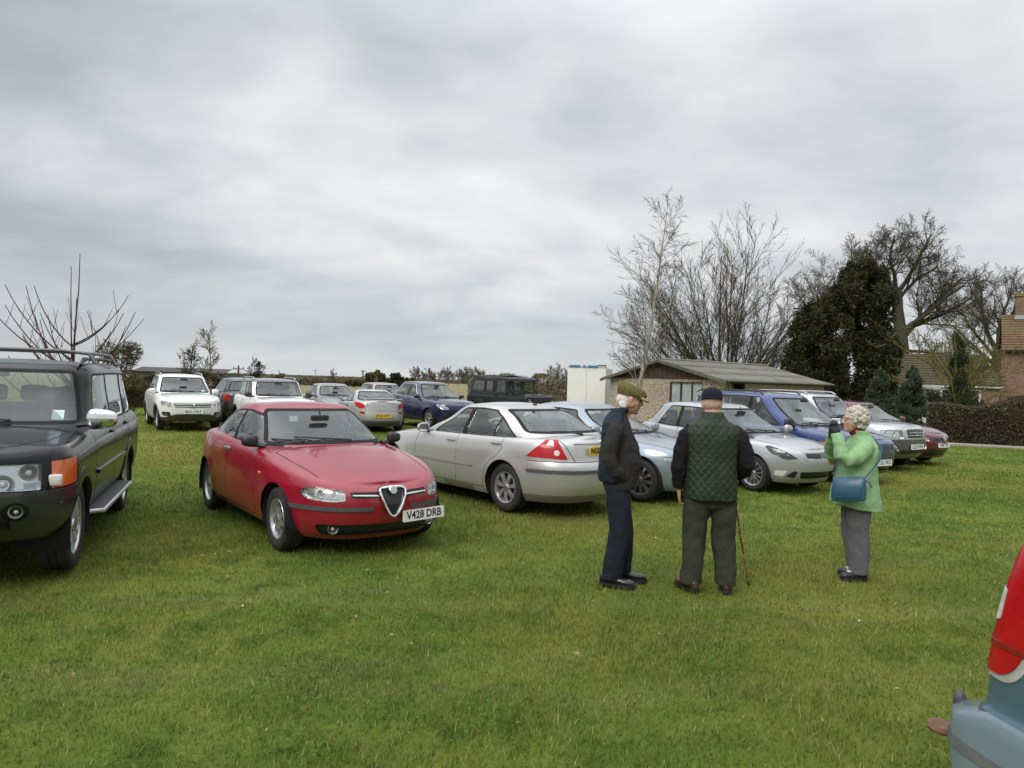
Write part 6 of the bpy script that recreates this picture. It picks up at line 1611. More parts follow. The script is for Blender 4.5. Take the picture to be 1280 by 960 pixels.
# ---------------------------------------------------------------- pebbledash garage with corrugated roof
def garage():
    P = at(906, 473, 30); P.z = 0; root = empty('garage', P, math.atan2(.574, .819)); tag(root, 'low pebbledashed garage with brown gable boards and grey corrugated roof', 'garage')
    L, W, e, r = 7.4, 7.0, 2.08, 2.92; yr = W/2
    # side wall in three pieces round the doorway, gable wall round the window
    dx0, dx1, dz = .45, 1.35, 1.98; wb = MB()
    wb.box((dx0/2, .06, e/2), (dx0, .12, e)); wb.box(((dx1+L)/2, .06, e/2), (L-dx1, .12, e)); wb.box(((dx0+dx1)/2, .06, (dz+e)/2), (dx1-dx0, .12, e-dz))
    wy0, wy1, wz0, wz1 = 1.15, 3.05, .92, 1.95
    for y0, y1, z0, z1 in ((.12,wy0,0,e),(wy1,W,0,e),(wy0,wy1,0,wz0),(wy0,wy1,wz1,e)): wb.box((.06,(y0+y1)/2,(z0+z1)/2), (.12,y1-y0,z1-z0))
    wb.box((L-.06, W/2+.06, e/2), (.12, W-.12, e)); wb.box((L/2, W-.06, e/2), (L-.24, .12, e)); wb.build('wall', PEBBLE, root, smooth=False)
    g = MB(); g.prism([(-.05,e),(W+.05,e),(yr,r-.05)], -.03, .06, lambda u, v, q: (q, u, v)); g.build('gable_boards', BROWNW, root, smooth=False)
    s = MB()
    for k in range(1, 24):
        y = W*k/24; h = e+(r-.08-e)*(1-abs(y-yr)/yr); s.box((-.034, y, (e+h)/2), (.012, .012, h-e))
    s.build('board_joint', simple('board_joint_dark', (.02,.012,.009), .8), root, smooth=False)
    for k, (ya, yb) in enumerate(((-.35, yr), (W+.35, yr))):
        za = e-.35*(r-e)/yr; roof_rows(root, 'roof', ASB, -.32, L+.3, (ya, za+.02), (yb, r+.02), 3, .02, wave=.10)
        b = MB(); b.loft([[(x, ya, za-.10),(x, yb, r-.10),(x, yb, r+.03),(x, ya, za+.03)] for x in (-.40,-.34)]); b.build('barge_board', BARGE, root, smooth=False)
    b = MB(); b.tube([(-.3,yr,r+.05),(L+.28,yr,r+.05)], .07, 8); b.build('ridge_capping', ASB, root)
    f = MB(); f.box((L/2-.02, -.20, e-.06), (L+.5, .03, .12)); f.build('fascia', DARK, root, smooth=False)
    f = MB(); f.tube([(-.25,-.27,e-.03),(L+.2,-.27,e-.07)], .05, 8); f.tube([(.14,-.25,e-.07),(.14,-.10,e-.25),(.14,-.08,.1)], .038, 8); f.build('downpipe', simple('pipe_slate', (.05,.06,.075), .5), root)
    w = MB(); 
    for y0, y1, z0, z1 in ((wy0,wy1,wz0,wz0+.05),(wy0,wy1,wz1-.05,wz1),(wy0,wy0+.05,wz0+.05,wz1-.05),(wy1-.05,wy1,wz0+.05,wz1-.05),(wy0+.60,wy0+.65,wz0+.05,wz1-.05),(wy0+1.25,wy0+1.30,wz0+.05,wz1-.05)): w.box((.045,(y0+y1)/2,(z0+z1)/2), (.07,y1-y0,z1-z0))
    o = w.build('window', BROWNW, root, smooth=False); wbox('pane', WINDOWD, o, (.04,wy0+.02,wz0+.02), (.048,wy1-.02,wz1-.02))
    c = MB(); ny = 60; vs = [(.085+.02*math.sin(i*1.3), wy0+(wy1-wy0)*i/ny, z) for z in (wz0, wz1) for i in range(ny+1)]; c.add(vs, [(i, i+1, ny+2+i, ny+1+i) for i in range(ny)]); c.build('curtain', CURT, o, fix=False)
    d = MB(); d.box((dx0+.04,.05,dz/2), (.08,.14,dz)); d.box((dx1-.04,.05,dz/2), (.08,.14,dz)); d.box(((dx0+dx1)/2,.05,dz-.035), (dx1-dx0-.16,.14,.07)); o = d.build('door', BROWNW, root, smooth=False)
    wbox('door_leaf', simple('tan_door', (.13,.06,.035), .6), o, (dx0+.08,.10,0), (dx0+.30,.9,dz-.07)); wbox('door_shade_panel', DARKIN, o, (dx0-.1,1.2,0), (dx1+.4,1.25,dz))  # near-black panel paints the shade inside the open doorway
    return root
garage()
# ---------------------------------------------------------------- white box container
def container():
    P = at(757, 480, 37.0); P.z = 0; root = empty('container', P, R(-12)); tag(root, 'tall white box body standing beside the pebbledashed garage', 'container')
    m, nt, out = new_mat('container_white'); b = NB(nt); o = b.obj(); n = b.noise(o, 1.4, 5, .65)
    c = b.mix(b.maprange(n, .5, .8, 0., .35), (.78,.78,.73,1), (.50,.51,.44)); b.principled(out, Base_Color=c, Roughness=.45)
    W, D, H = 2.0, 4.8, 2.6; wbox('panel_body', m, root, (-W,0,.15), (0,D,H), .03)
    s = MB(); s.box((-W/2,-.004,1.4), (.02,.012,2.3)); s.build('door_joint', simple('joint_grey', (.38,.39,.36), .6), root, smooth=False)
    t = MB(); t.box((-W/2,-.005,H+.03), (W+.02,.05,.07)); t.build('top_rail', simple('rail_grey', (.5,.52,.52), .5), root, smooth=False)
    for x0, x1 in ((-1.9,-1.35),(-1.2,-1.05),(-.95,-.42)): wbox('blue_sheeting', simple('blue_sheeting', (.04,.16,.32), .6, var=.5, scale=4), root, (x0,-.045,H-.02), (x1,-.03,H+.10))
    wbox('roof_vent', simple('rust_brown', (.10,.06,.04), .8), root, (-.45,.2,H), (-.05,1.0,H+.14)); wbox('skid', DARK, root, (-W+.1,.1,0), (-.1,D-.1,.15)); return root
container()
# ---------------------------------------------------------------- brick house, its low garage, the white shed
def house():
    P = at(1250, 500, 45); P.z = 0; root = empty('brick_house', P, R(-33)); tag(root, 'two storey red brick house with tiled roof and chimney beyond the hedge', 'house')
    W, D, e, r = 9., 7., 4.75, 7.1; wbox('wall', BRICK, root, (0,0,0), (W,D,e))
    roof_rows(root, 'roof', TILE, .0, W+.2, (-.3, e-.12), (2.6, r), 14, .05); roof_rows(root, 'roof', TILE, .0, W+.2, (D+.3, e-.12), (2.6, r), 14, .05)
    # hipped end
    b = MB(); n = 14
    for j in range(n):
        t0, t1 = j/n, (j+1)/n+.02; f = lambda t, s: (-.3+1.75*t, (-.3+(2.6+.3)*t) if s else (D+.3-(D+.3-2.6)*t), e-.12+(r-e+.12)*t)
        a0, a1, b0, b1 = V3(f(t0,1)), V3(f(t0,0)), V3(f(t1,1)), V3(f(t1,0)); u = V3((-.02,0,.05)); b.add([a0+u, a1+u, b1, b0], [(0,1,2,3)])
    o = b.build('roof', TILE, root, smooth=False)
    wbox('gutter', DARK, root, (-.36,-.40,e-.2), (W+.2,-.28,e-.09))
    c = wbox('chimney', BRICK, root, (.75,2.0,r-1.2), (1.75,3.1,r+1.15)); wbox('chimney_cap', simple('lichen_mortar', (.20,.15,.05), .9, var=.4, scale=4), c, (.68,1.93,r+1.15), (1.82,3.17,r+1.35)); wbox('flashing', simple('lead', (.35,.36,.38), .5), c, (.70,1.95,r-.35), (1.80,3.15,r-.10))
    for y in (2.3,2.8):
        t = MB(); t.lathe([(.10,0),(.13,.05),(.105,.12),(.10,.55),(.13,.58),(.13,.64),(.085,.64)], 12, 'z', (1.25,y,r+1.35)); t.build('chimney_pot', simple('terracotta', (.20,.115,.08), .9), c)
    for x0 in (2.0,5.5):
        w = MB(); 
        for z0 in (.95,3.1):
            w.box((x0+.6,-.02,z0+.6), (1.3,.06,1.25))
        o = w.build('window', WHITEW, root, smooth=False); wbox('pane', WINDOWD, o, (x0+.05,-.062,1.0), (x0+1.15,-.052,2.1)); wbox('pane', WINDOWD, o, (x0+.05,-.062,3.15), (x0+1.15,-.052,4.25))
    return root
house()
def annex():
    P = at(1256, 500, 43.5); P.z = 0; root = empty('brick_garage', P, R(-14)); tag(root, 'low brick garage with blue doors and mossy tiled roof attached to the house', 'garage')
    x0, x1 = -6.0, -.3; e, r = 2.22, 4.35
    b = MB(); b.box(((x0-.2+x0+.2)/2,.15,e/2), (.4,.3,e)); b.box((x1-.55,.15,e/2), (1.1,.3,e)); b.box((-3.65,.15,e/2), (.4,.3,e)); b.box(((x0+x1)/2,5.85,e/2), (x1-x0,.3,e)); b.box((x0+.15,3.,e/2), (.3,5.4,e)); b.box((x1-.15,3.,e/2), (.3,5.4,e)); b.build('wall', BRICK, root, smooth=False)
    for a, c in ((x0+.2,-3.85),(-3.45,x1-1.1)):
        d = MB(); n = 16
        for k in range(n): d.box((a+(c-a)*(k+.5)/n,.12,1.0), ((c-a)/n-.02,.05,2.0))
        d.box(((a+c)/2,.15,1.0), (c-a,.03,2.0)); o = d.build('garage_door', DOORB, root, smooth=False)
        f = MB(); f.box((a-.04,.02,1.02), (.10,.10,2.04)); f.box((c+.04,.02,1.02), (.10,.10,2.04)); f.box(((a+c)/2,.02,2.06), (c-a+.18,.10,.10)); f.build('door_frame', WHITEW, o, smooth=False)
    wbox('fascia', WHITEW, root, (x0-.1,-.24,e-.02), (x1+.1,-.18,e+.16)); roof_rows(root, 'roof', TILEM, x0-.1, x1+.1, (-.3, e+.12), (3., r), 12, .05); roof_rows(root, 'roof', TILEM, x0-.1, x1+.1, (6.3, e+.12), (3., r), 12, .05)
    g = MB(); g.prism([(.0,e),(6.,e),(3.,r-.05)], x0+.05, x0+.25, lambda u, v, q: (q, u, v)); g.prism([(.0,e),(6.,e),(3.,r-.05)], x1-.25, x1-.05, lambda u, v, q: (q, u, v)); g.build('gable_wall', BRICK, root, smooth=False); return root
annex()
def shed():
    P = at(1062, 500, 43); P.z = 0; root = empty('white_shed', P, R(-3)); tag(root, 'low white flat roofed outbuilding partly hidden by the conifers', 'outbuilding')
    wbox('wall', simple('white_render', (.62,.62,.60), .8, var=.12, scale=4), root, (0,0,0), (4.9,3,1.95)); wbox('roof', simple('roof_felt', (.36,.36,.34), .8), root, (-.4,-.3,2.02), (5.2,3.2,2.18)); wbox('door', simple('pale_door', (.50,.51,.50), .6), root, (.5,-.04,.05), (1.3,-.003,1.85)); return root
shed()
def farm():
    P = at(600, 490, 210); P.z = 0; root = empty('farm_building', P, R(10)); tag(root, 'distant red brick farm building behind the black off road vehicle', 'farm building')
    wbox('wall', simple('far_brick', (.17,.075,.055), .9), root, (0,0,0), (9,6,2.2)); roof_rows(root, 'roof', simple('far_roof', (.13,.07,.06), .9), -.3, 9.3, (-.3,2.1), (3,3.4), 5, .05); wbox('chimney', simple('far_brick', (.17,.075,.055), .9), root, (1,2.6,3.1), (1.7,3.4,4.3)); return root
farm()
def barn():
    P = at(168, 480, 62); P.z = 0; root = empty('long_barn', P, R(4)); tag(root, 'long low dark roofed barn behind the brown hedge', 'barn')
    wbox('wall', simple('barn_wall', (.10,.10,.09), .9), root, (0,0,0), (7.5,4,1.7)); roof_rows(root, 'roof', simple('barn_roof', (.085,.08,.075), .9), -.2, 7.7, (-.3,1.65), (2,2.05), 4, .04); return root
barn()
# ---------------------------------------------------------------- trees
class TB:
    def __init__(s): s.v = []; s.f = []
    def tube(s, pts, rad, n):
        b0 = len(s.v); N = len(pts); up = V3((.13,.31,.94))
        for i, p in enumerate(pts):
            d = (pts[min(i+1,N-1)]-pts[max(i-1,0)]); a = d.cross(up)
            if a.length < 1e-6: a = d.orthogonal()
            a.normalize(); c = a.cross(d).normalized()
            for k in range(n):
                t = 2*math.pi*k/n; s.v.append(tuple(p+(a*math.cos(t)+c*math.sin(t))*rad[i]))
        for i in range(N-1):
            for k in range(n): s.f.append((b0+i*n+k, b0+i*n+(k+1) % n, b0+(i+1)*n+(k+1) % n, b0+(i+1)*n+k))
    def build(s, name, mat, parent): return fast_mesh(name, s.v, s.f, None, mat, parent, True)
def bark(name, c1, c2, moss=None, scale=6.):
    m, nt, out = new_mat(name); b = NB(nt); o = b.obj(); n = b.noise(o, scale, 5, .65); c = b.ramp(n, [(.3, c1), (.7, c2)])
    if moss: c = b.mix(b.maprange(b.noise(o, .7, 4, .6), .42, .62, 0., .75), c, moss)
    b.principled(out, Base_Color=c, Roughness=.95, Specular_IOR_Level=.2); return m
def grow(tree, rnd, p, d, L, r, lev, spec):
    sp = spec[lev]; n = sp['seg']; pts = [p.copy()]; rad = [r]; d = d.normalized(); st = L/n
    for i in range(n):
        t = (i+1)/n
        d = (d+V3((rnd.uniform(-1,1), rnd.uniform(-1,1), rnd.uniform(-1,1)))*sp['wob']+V3((0,0,sp['up']))).normalized()
        p = p+d*st; pts.append(p.copy()); rad.append(max(sp.get('rmin', .004), r*(1-t*(1-sp['tip']))))
    (tree[0] if lev < sp.get('split', 2) else tree[1]).tube(pts, rad, sp['n'])
    if lev+1 >= len(spec): return
    nx = spec[lev+1]; k = sp['kids']; k = rnd.randint(*k) if isinstance(k, tuple) else k
    for j in range(k):
        t = sp['t0']+(1-sp['t0'])*((j+rnd.random())/k); q = t*n; i = min(int(q), n-1); pp = pts[i].lerp(pts[i+1], q-i); dd = (pts[i+1]-pts[i]).normalized()
        side = dd.orthogonal().normalized(); side = Matrix.Rotation(rnd.uniform(0, 2*math.pi), 3, dd) @ side; an = R(rnd.uniform(*sp['ang']))
        nd = dd*math.cos(an)+side*math.sin(an); rr = rad[i]*rnd.uniform(*sp.get('rk', (.45,.65)))
        grow(tree, rnd, pp, nd, L*rnd.uniform(*sp['len'])*(1-.45*t if sp.get('taper', True) else 1), max(rr, nx.get('rmin', .004)), lev+1, spec)
def tree_thing(name, label, loc, starts, spec, bk, tw, seed, cat='tree', group=None):
    root = empty(name, loc); tag(root, label, cat, group); rnd = random.Random(seed); T = (TB(), TB())
    for p, d, L, r in starts: grow(T, rnd, V3(p), V3(d), L, r, 0, spec)
    if T[0].v: T[0].build('trunk', bk, root)
    if T[1].v: T[1].build('crown', tw, root)
    return root
BK = bark('bark_grey_green', (.055,.048,.036), (.12,.105,.078), (.085,.085,.035)); TW = bark('twig_brown', (.060,.048,.038), (.115,.095,.072), (.085,.078,.040))
BKO = bark('bark_oak', (.050,.043,.034), (.115,.10,.08), (.075,.072,.035)); DARKBK = bark('bark_dark', (.020,.015,.010), (.040,.030,.022)); BKB = bark('bark_birch', (.24,.20,.16), (.46,.42,.37), None, 2.5); TWB = bark('twig_birch', (.075,.055,.047), (.14,.11,.095))
TWR = bark('twig_red', (.055,.030,.028), (.10,.06,.055))
# multi-stemmed ash behind the garage
spec = [dict(seg=7, wob=.06, up=.02, tip=.3, n=6, kids=(10,12), t0=.15, ang=(18,46), len=(.36,.58), split=1, rk=(.4,.55)), dict(seg=6, wob=.09, up=.03, tip=.3, n=4, kids=(7,9), t0=.15, ang=(20,48), len=(.40,.62)),
        dict(seg=5, wob=.09, up=.06, tip=.35, n=3, kids=(4,6), t0=.15, ang=(22,50), len=(.40,.6), rmin=.010), dict(seg=4, wob=.10, up=.06, tip=.5, n=3, kids=0, t0=.2, ang=(20,50), len=(.4,.6), rmin=.0075)]
P = at(905, 500, 45); P.z = 0; st = []
rr = random.Random(5)
for k in range(28):
    a = -80+160*k/27+rr.uniform(-4,4); q = rr.uniform(-.4,.4); el = math.cos(R(a*.8)); st.append(((math.sin(R(a))*.6, q, .3), (math.sin(R(a*.80)), q*1.3, math.cos(R(a*.80))), 3.6+6.2*el+rr.uniform(-1.2,.5), rr.uniform(.065,.105)))
tree_thing('ash_tree', 'broad bare multi-stemmed tree fanning up behind the pebbledashed garage', P, st, spec, BK, TW, 3)
# leaning birch in front of the garage gable
P = at(791, 500, 29.2); P.z = 0
spec = [dict(seg=12, wob=.018, up=.01, tip=.15, n=7, kids=40, t0=.16, ang=(28,60), len=(.15,.27), split=1, rk=(.22,.35), taper=True), dict(seg=6, wob=.07, up=.03, tip=.3, n=3, kids=(6,8), t0=.2, ang=(20,45), len=(.45,.75), rmin=.008),
        dict(seg=5, wob=.10, up=-.07, tip=.4, n=3, kids=(4,5), t0=.2, ang=(20,50), len=(.45,.75), rmin=.0062), dict(seg=4, wob=.10, up=-.14, tip=.6, n=3, kids=0, t0=.2, ang=(20,40), len=(.4,.6), rmin=.0052)]
tree_thing('birch_tree', 'slender leaning white-barked birch with fine drooping twigs before the garage gable', P, [((0,0,-.05), (.150,.0,1), 8.9, .105)], spec, BKB, TWB, 8)
# great spreading oak
P = at(1128, 500, 54); P.z = 0
spec = [dict(seg=6, wob=.05, up=.02, tip=.72, n=9, kids=0, t0=.5, ang=(30,60), len=(.6,.9), split=2), ]
limb = [dict(seg=9, wob=.17, up=.03, tip=.35, n=6, kids=(10,12), t0=.22, ang=(30,70), len=(.50,.78), split=1, rk=(.34,.5)), dict(seg=7, wob=.20, up=.04, tip=.3, n=4, kids=(8,10), t0=.12, ang=(30,65), len=(.42,.66), rk=(.36,.5)),
        dict(seg=5, wob=.22, up=.05, tip=.35, n=3, kids=(6,8), t0=.12, ang=(28,65), len=(.42,.66), rmin=.011), dict(seg=4, wob=.20, up=.05, tip=.5, n=3, kids=(2,3), t0=.2, ang=(25,60), len=(.45,.65), rmin=.009), dict(seg=3, wob=.2, up=.04, tip=.6, n=3, kids=0, t0=.2, ang=(25,60), len=(.4,.6), rmin=.0075)]
def oak(loc, label, trunk, limbs, seed, sc_=1.):
    root = empty('oak_tree', loc); tag(root, label, 'tree'); rnd = random.Random(seed); T = (TB(), TB())
    T[0].tube([V3(p) for p, r in trunk], [r for p, r in trunk], 10)
    for p, d, L, r in limbs: grow(T, rnd, V3(p), V3(d), L, r, 0, limb)
    T[0].build('trunk', BKO, root); T[1].build('crown', TW, root); return root
tk = [((0,0,-.1),.62),((.0,0,2.),.55),((-.1,0,4.5),.5),((-.25,0,6.),.46),((-.5,.1,8.),.38),((-.55,.1,9.6),.30)]
lb = [((-.25,0,5.8),(1.3,.1,1.),6.2,0.245),((-.3,0,6.3),(.9,-.8,1.0),5.4,0.187),((-.5,.1,8.4),(-1.2,.2,0.648),5.0,0.173),((-.55,.1,9.4),(-.35,.1,1.),4.4,0.173),((-.55,.1,9.4),(.45,-.3,1.),4.8,0.173),((-.5,.1,8.8),(.9,.5,0.684),5.0,0.158),((-.4,0,7.4),(-1.3,-.4,0.360),4.8,0.158),
      ((-.2,0,5.0),(1.4,.4,-.10),4.2,0.144),((-.55,.1,9.5),(-.9,-.4,0.648),4.8,0.144),((-.3,0,6.6),(1.3,-.3,0.432),5.6,0.187),((-.5,0,8.0),(-.8,.7,1.0),4.8,0.144),((-.3,.0,6.9),(-1.2,.3,0.396),5.4,0.158),((-.4,0,7.2),(-1.5,.3,0.302),7.6,0.173),((-.35,0,6.4),(-1.5,-.3,0.180),7.0,0.144)]
oak(P, 'largest bare spreading tree with twisting limbs rising behind the dark evergreen', tk, lb, 21)
P = at(1243, 500, 68); P.z = 0
tk = [((0,0,-.1),.5),((0,0,3.5),.42),((.1,0,6.2),.36)]
lb = [((.1,0,6.0),(.5,0,1),6.2,.24),((.1,0,6.),(-.6,.2,1),6.4,.24),((0,0,5.),(1.2,.1,.7),6.0,.2),((0,0,4.6),(-1.2,0,.7),6.0,.2),((.1,0,6.1),(.1,-.5,1),6.0,.2),((0,0,5.4),(-1.0,-.5,.9),5.6,.2)]
oak(P, 'bare tree standing behind the chimney of the brick house', tk, lb, 33)
# young fruit tree with long whips at the left
P = at(88, 500, 11.5); P.z = 0
root = empty('fruit_tree', P); tag(root, 'young leafless fruit tree with long upright whips behind the black off road car', 'tree'); T = (TB(), TB()); rnd = random.Random(9)
def whip(pts, r0, r1, which=1, n=5): T[which].tube([V3(p) for p in pts], list(np.linspace(r0, r1, len(pts))), n)
whip([(0,0,0),(.02,0,.8),(.0,.02,1.5),(.03,0,2.05)], .035, .020, 0, 8)
whip([(.03,0,2.05),(.045,0,2.5),(.07,.02,3.05),(.085,.0,3.60)], .017, .005)
for (a, z, L, up, s) in ((-60,1.85,1.0,.6,1),(62,2.1,.75,.75,1),(50,2.12,.95,.75,1),(-48,2.1,1.05,.85,1),(-65,1.2,1.15,.5,1),(-75,1.0,1.2,.55,1),(70,1.1,1.1,.5,1),(60,1.3,1.0,.55,1),(-30,1.5,1.5,.8,1),(-40,1.4,1.25,.75,1),(78,1.0,.9,.35,1),(35,1.7,1.0,.8,1),(-80,1.5,1.0,.55,1),(20,1.2,1.2,.9,1),(-15,1.0,1.9,.9,1),(55,.9,1.5,.5,-1),(-50,.9,1.4,.6,-1),(10,1.9,1.25,.95,-1))+tuple((rnd.uniform(-85,85), rnd.uniform(1.3,2.1), rnd.uniform(.8,1.3), rnd.uniform(.5,.85), rnd.choice((-1,1))) for _ in range(10)):
    L *= 1.25; d = V3((math.sin(R(a)), s*rnd.uniform(.1,.5), .35)).normalized(); p = V3((.0,0,z)); pts = [p]
    for i in range(7): d = (d+V3((rnd.uniform(-.04,.04), 0, up*.20))).normalized(); p = p+d*L/7; pts.append(p)
    whip(pts, .013, .0055, 1, 4)
    for k in range(rnd.randint(1,3)):
        i = rnd.randint(2,5); q = pts[i]; e = V3((rnd.uniform(-.6,.6), rnd.uniform(-.3,.3), .8)).normalized(); whip([q, q+e*.18, q+e*.36+V3((0,0,.05))], .006, .0035, 1, 3)
T[0].build('trunk', TWR, root); T[1].build('crown', TWR, root)

# ---- leafy crowns made of many small leaf faces
def leaf_mat(name, c1, c2, c3, trans=.15):
    m, nt, out = new_mat(name); b = NB(nt); o = b.obj(); g = b.n('ShaderNodeNewGeometry'); rv = g.outputs['Random Per Island']
    c = b.ramp(rv, [(0., c1), (.55, c2), (1., c3)]); c = b.mix(b.maprange(b.noise(o, 1.1, 4, .6), .4, .65, 0., .6), c, tuple(x*.6 for x in c1))
    p = b.n('ShaderNodeBsdfPrincipled'); b.link(c, p.inputs['Base Color']); p.inputs['Roughness'].default_value = .7; p.inputs['Specular IOR Level'].default_value = .25
    t = b.n('ShaderNodeBsdfTranslucent'); b.link(c, t.inputs['Color']); mx = b.n('ShaderNodeMixShader'); mx.inputs[0].default_value = trans
    b.link(p.outputs[0], mx.inputs[1]); b.link(t.outputs[0], mx.inputs[2]); b.link(mx.outputs[0], out.inputs['Surface']); return m
def leaf_cloud(lobes, n, size, seed, flat=.45, droop=0., shell=.55, aspect=.45):
    """leaf-shaped quads through a set of lobes (centre, radii)"""
    g = np.random.default_rng(seed); w = np.array([l[1][0]*l[1][1]+l[1][1]*l[1][2]+l[1][0]*l[1][2] for l in lobes]); w = w/w.sum(); V = []
    ids = g.choice(len(lobes), n, p=w); C = np.array([l[0] for l in lobes])[ids]; Rr = np.array([l[1] for l in lobes])[ids]
    d = g.normal(size=(n,3)); d /= np.linalg.norm(d, axis=1)[:,None]; rad = (shell+(1-shell)*g.random(n))**.7; clump = .80+.28*np.sin(d[:,0]*7+ids*1.7)*np.sin(d[:,1]*6+ids)*np.cos(d[:,2]*8+ids*.7)
    p = C+d*Rr*(rad*clump)[:,None]
    ax = d+g.normal(size=(n,3))*flat; ax[:,2] += droop; ax /= np.linalg.norm(ax, axis=1)[:,None]; sd = np.cross(ax, g.normal(size=(n,3))); sd /= np.linalg.norm(sd, axis=1)[:,None]+1e-9
    L = (size[0]+(size[1]-size[0])*g.random(n))[:,None]; W = L*aspect
    v = np.stack([p-ax*L*.5, p+sd*W*.5, p+ax*L*.5, p-sd*W*.5], 1).reshape(-1,3); k = np.arange(n)[:,None]*4
    return v, k+np.array([[0,1,2,3]])
def merge(parts):
    v = []; q = []; b = 0
    for a, f in parts: v.append(a); q.append(f+b); b += len(a)
    return np.concatenate(v), np.concatenate(q)
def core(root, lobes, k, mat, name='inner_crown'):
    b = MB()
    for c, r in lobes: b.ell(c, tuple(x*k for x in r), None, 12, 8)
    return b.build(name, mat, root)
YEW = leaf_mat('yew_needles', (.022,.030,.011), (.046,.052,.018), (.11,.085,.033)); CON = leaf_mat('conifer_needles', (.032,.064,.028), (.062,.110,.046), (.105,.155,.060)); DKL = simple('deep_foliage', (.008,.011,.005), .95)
HED = leaf_mat('hedge_leaves', (.050,.050,.024), (.10,.085,.043), (.17,.135,.075)); IVY = leaf_mat('ivy_leaves', (.018,.034,.011), (.040,.062,.019), (.075,.10,.03)); BUSH = leaf_mat('bush_leaves', (.058,.060,.022), (.11,.10,.040), (.18,.145,.065)); HAZEH = leaf_mat('hazed_hedge_leaves', (.15,.135,.09), (.21,.18,.12), (.28,.24,.16)); HAZEIN = simple('hazed_hedge_inside', (.15,.135,.09), .95, var=.3, scale=2); TWF = bark('twig_far_grey', (.15,.135,.12), (.22,.20,.175))  # far hedge leaf and inside colours are lightened to stand for haze
def leafy(name, label, loc, lobes, n, size, mat, seed, cat='tree', trunk=None, group=None, bk=BK, dense=0., flat=.45, droop=0., shell=.55, aspect=.45):
    root = empty(name, loc); tag(root, label, cat, group)
    v, q = leaf_cloud(lobes, n, size, seed, flat, droop, shell, aspect); o = fast_mesh('crown' if cat == 'tree' else 'foliage', v, q, None, mat, root)
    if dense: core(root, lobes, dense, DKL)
    T = TB(); rnd = random.Random(seed)
    for pts, r0, r1 in (trunk or []): T.tube([V3(p) for p in pts], list(np.linspace(r0, r1, len(pts))), 7)
    if T.v: T.build('trunk', bk, root)
    return root
# yew: two merged masses, dark and ragged
P = at(1056, 500, 41); P.z = 0; rnd = random.Random(12); lobes = []
sil = [(505,994,1108),(470,986,1118),(440,985,1127),(412,986,1124),(396,996,1121),(380,1024,1119),(358,1042,1114),(340,1056,1104),(330,1064,1092)]
for k in range(250):
    y = 505-175*rnd.random()**.9; l, r_ = float(np.interp(-y, [-q[0] for q in sil], [q[1] for q in sil])), float(np.interp(-y, [-q[0] for q in sil], [q[2] for q in sil]))
    u = rnd.uniform(-1,1); u = math.copysign(abs(u)**.6, u); px = (l+r_)/2+u*(r_-l)/2*.86; hw = (r_-l)/2*41/F_PX; dp = rnd.uniform(-1,1)*hw*math.sqrt(max(0.05,1-u*u))*.8
    w = at(px, y, 41); s_ = min(1., .45+hw*.25); lobes.append(((w.x-P.x, dp, w.z), (rnd.uniform(.42,.72)*s_, rnd.uniform(.42,.72)*s_, rnd.uniform(.55,1.05)*s_)))
for k in range(70):
    y = rnd.uniform(425,503); l, r_ = 992, 1118; px = rnd.uniform(l,r_); w = at(px, y, 41); lobes.append(((w.x-P.x, rnd.uniform(-1.2,1.2), w.z), (rnd.uniform(.5,.75),rnd.uniform(.5,.75),rnd.uniform(.6,1.0))))
leafy('yew_tree', 'tall dark evergreen yew standing between the garage and the brick house', P, lobes, 95000, (.12,.30), YEW, 3, trunk=[([(.1,.6,0),(.2,.6,3),(.3,.5,7)], .22, .06),([(-.2,.5,0),(-1.0,.5,2.5),(-1.5,.5,4.5)], .14, .05)], bk=DARKBK, shell=.35, droop=.15, aspect=.38)
# two clipped conifers
for px, top, d, wd, lab, sd in ((1099,458,30.,.58,'narrow green conifer, the shorter and left one of the pair by the silver car',1),(1139,455,29.,.60,'narrow green conifer next to the hedge end, right one of the pair',2)):
    P = at(px, 500, d); P.z = 0; H = at(px, top, d).z; rnd = random.Random(sd); lobes = []
    for k in range(46):
        t = k/46; w_ = wd*1.38*(1-t)**.52*(1 if t > .1 else .88); a = rnd.uniform(0, 6.28); lobes.append(((math.cos(a)*w_*.55, math.sin(a)*w_*.55, .15+(H-.35)*t), (w_*.55+.05, w_*.55+.05, .32)))
    leafy('conifer', lab, P, lobes, 9000, (.07,.17), CON, sd, trunk=[([(0,0,0),(0,0,H*.8)], .07, .02)], shell=.45, droop=.55, dense=.62)
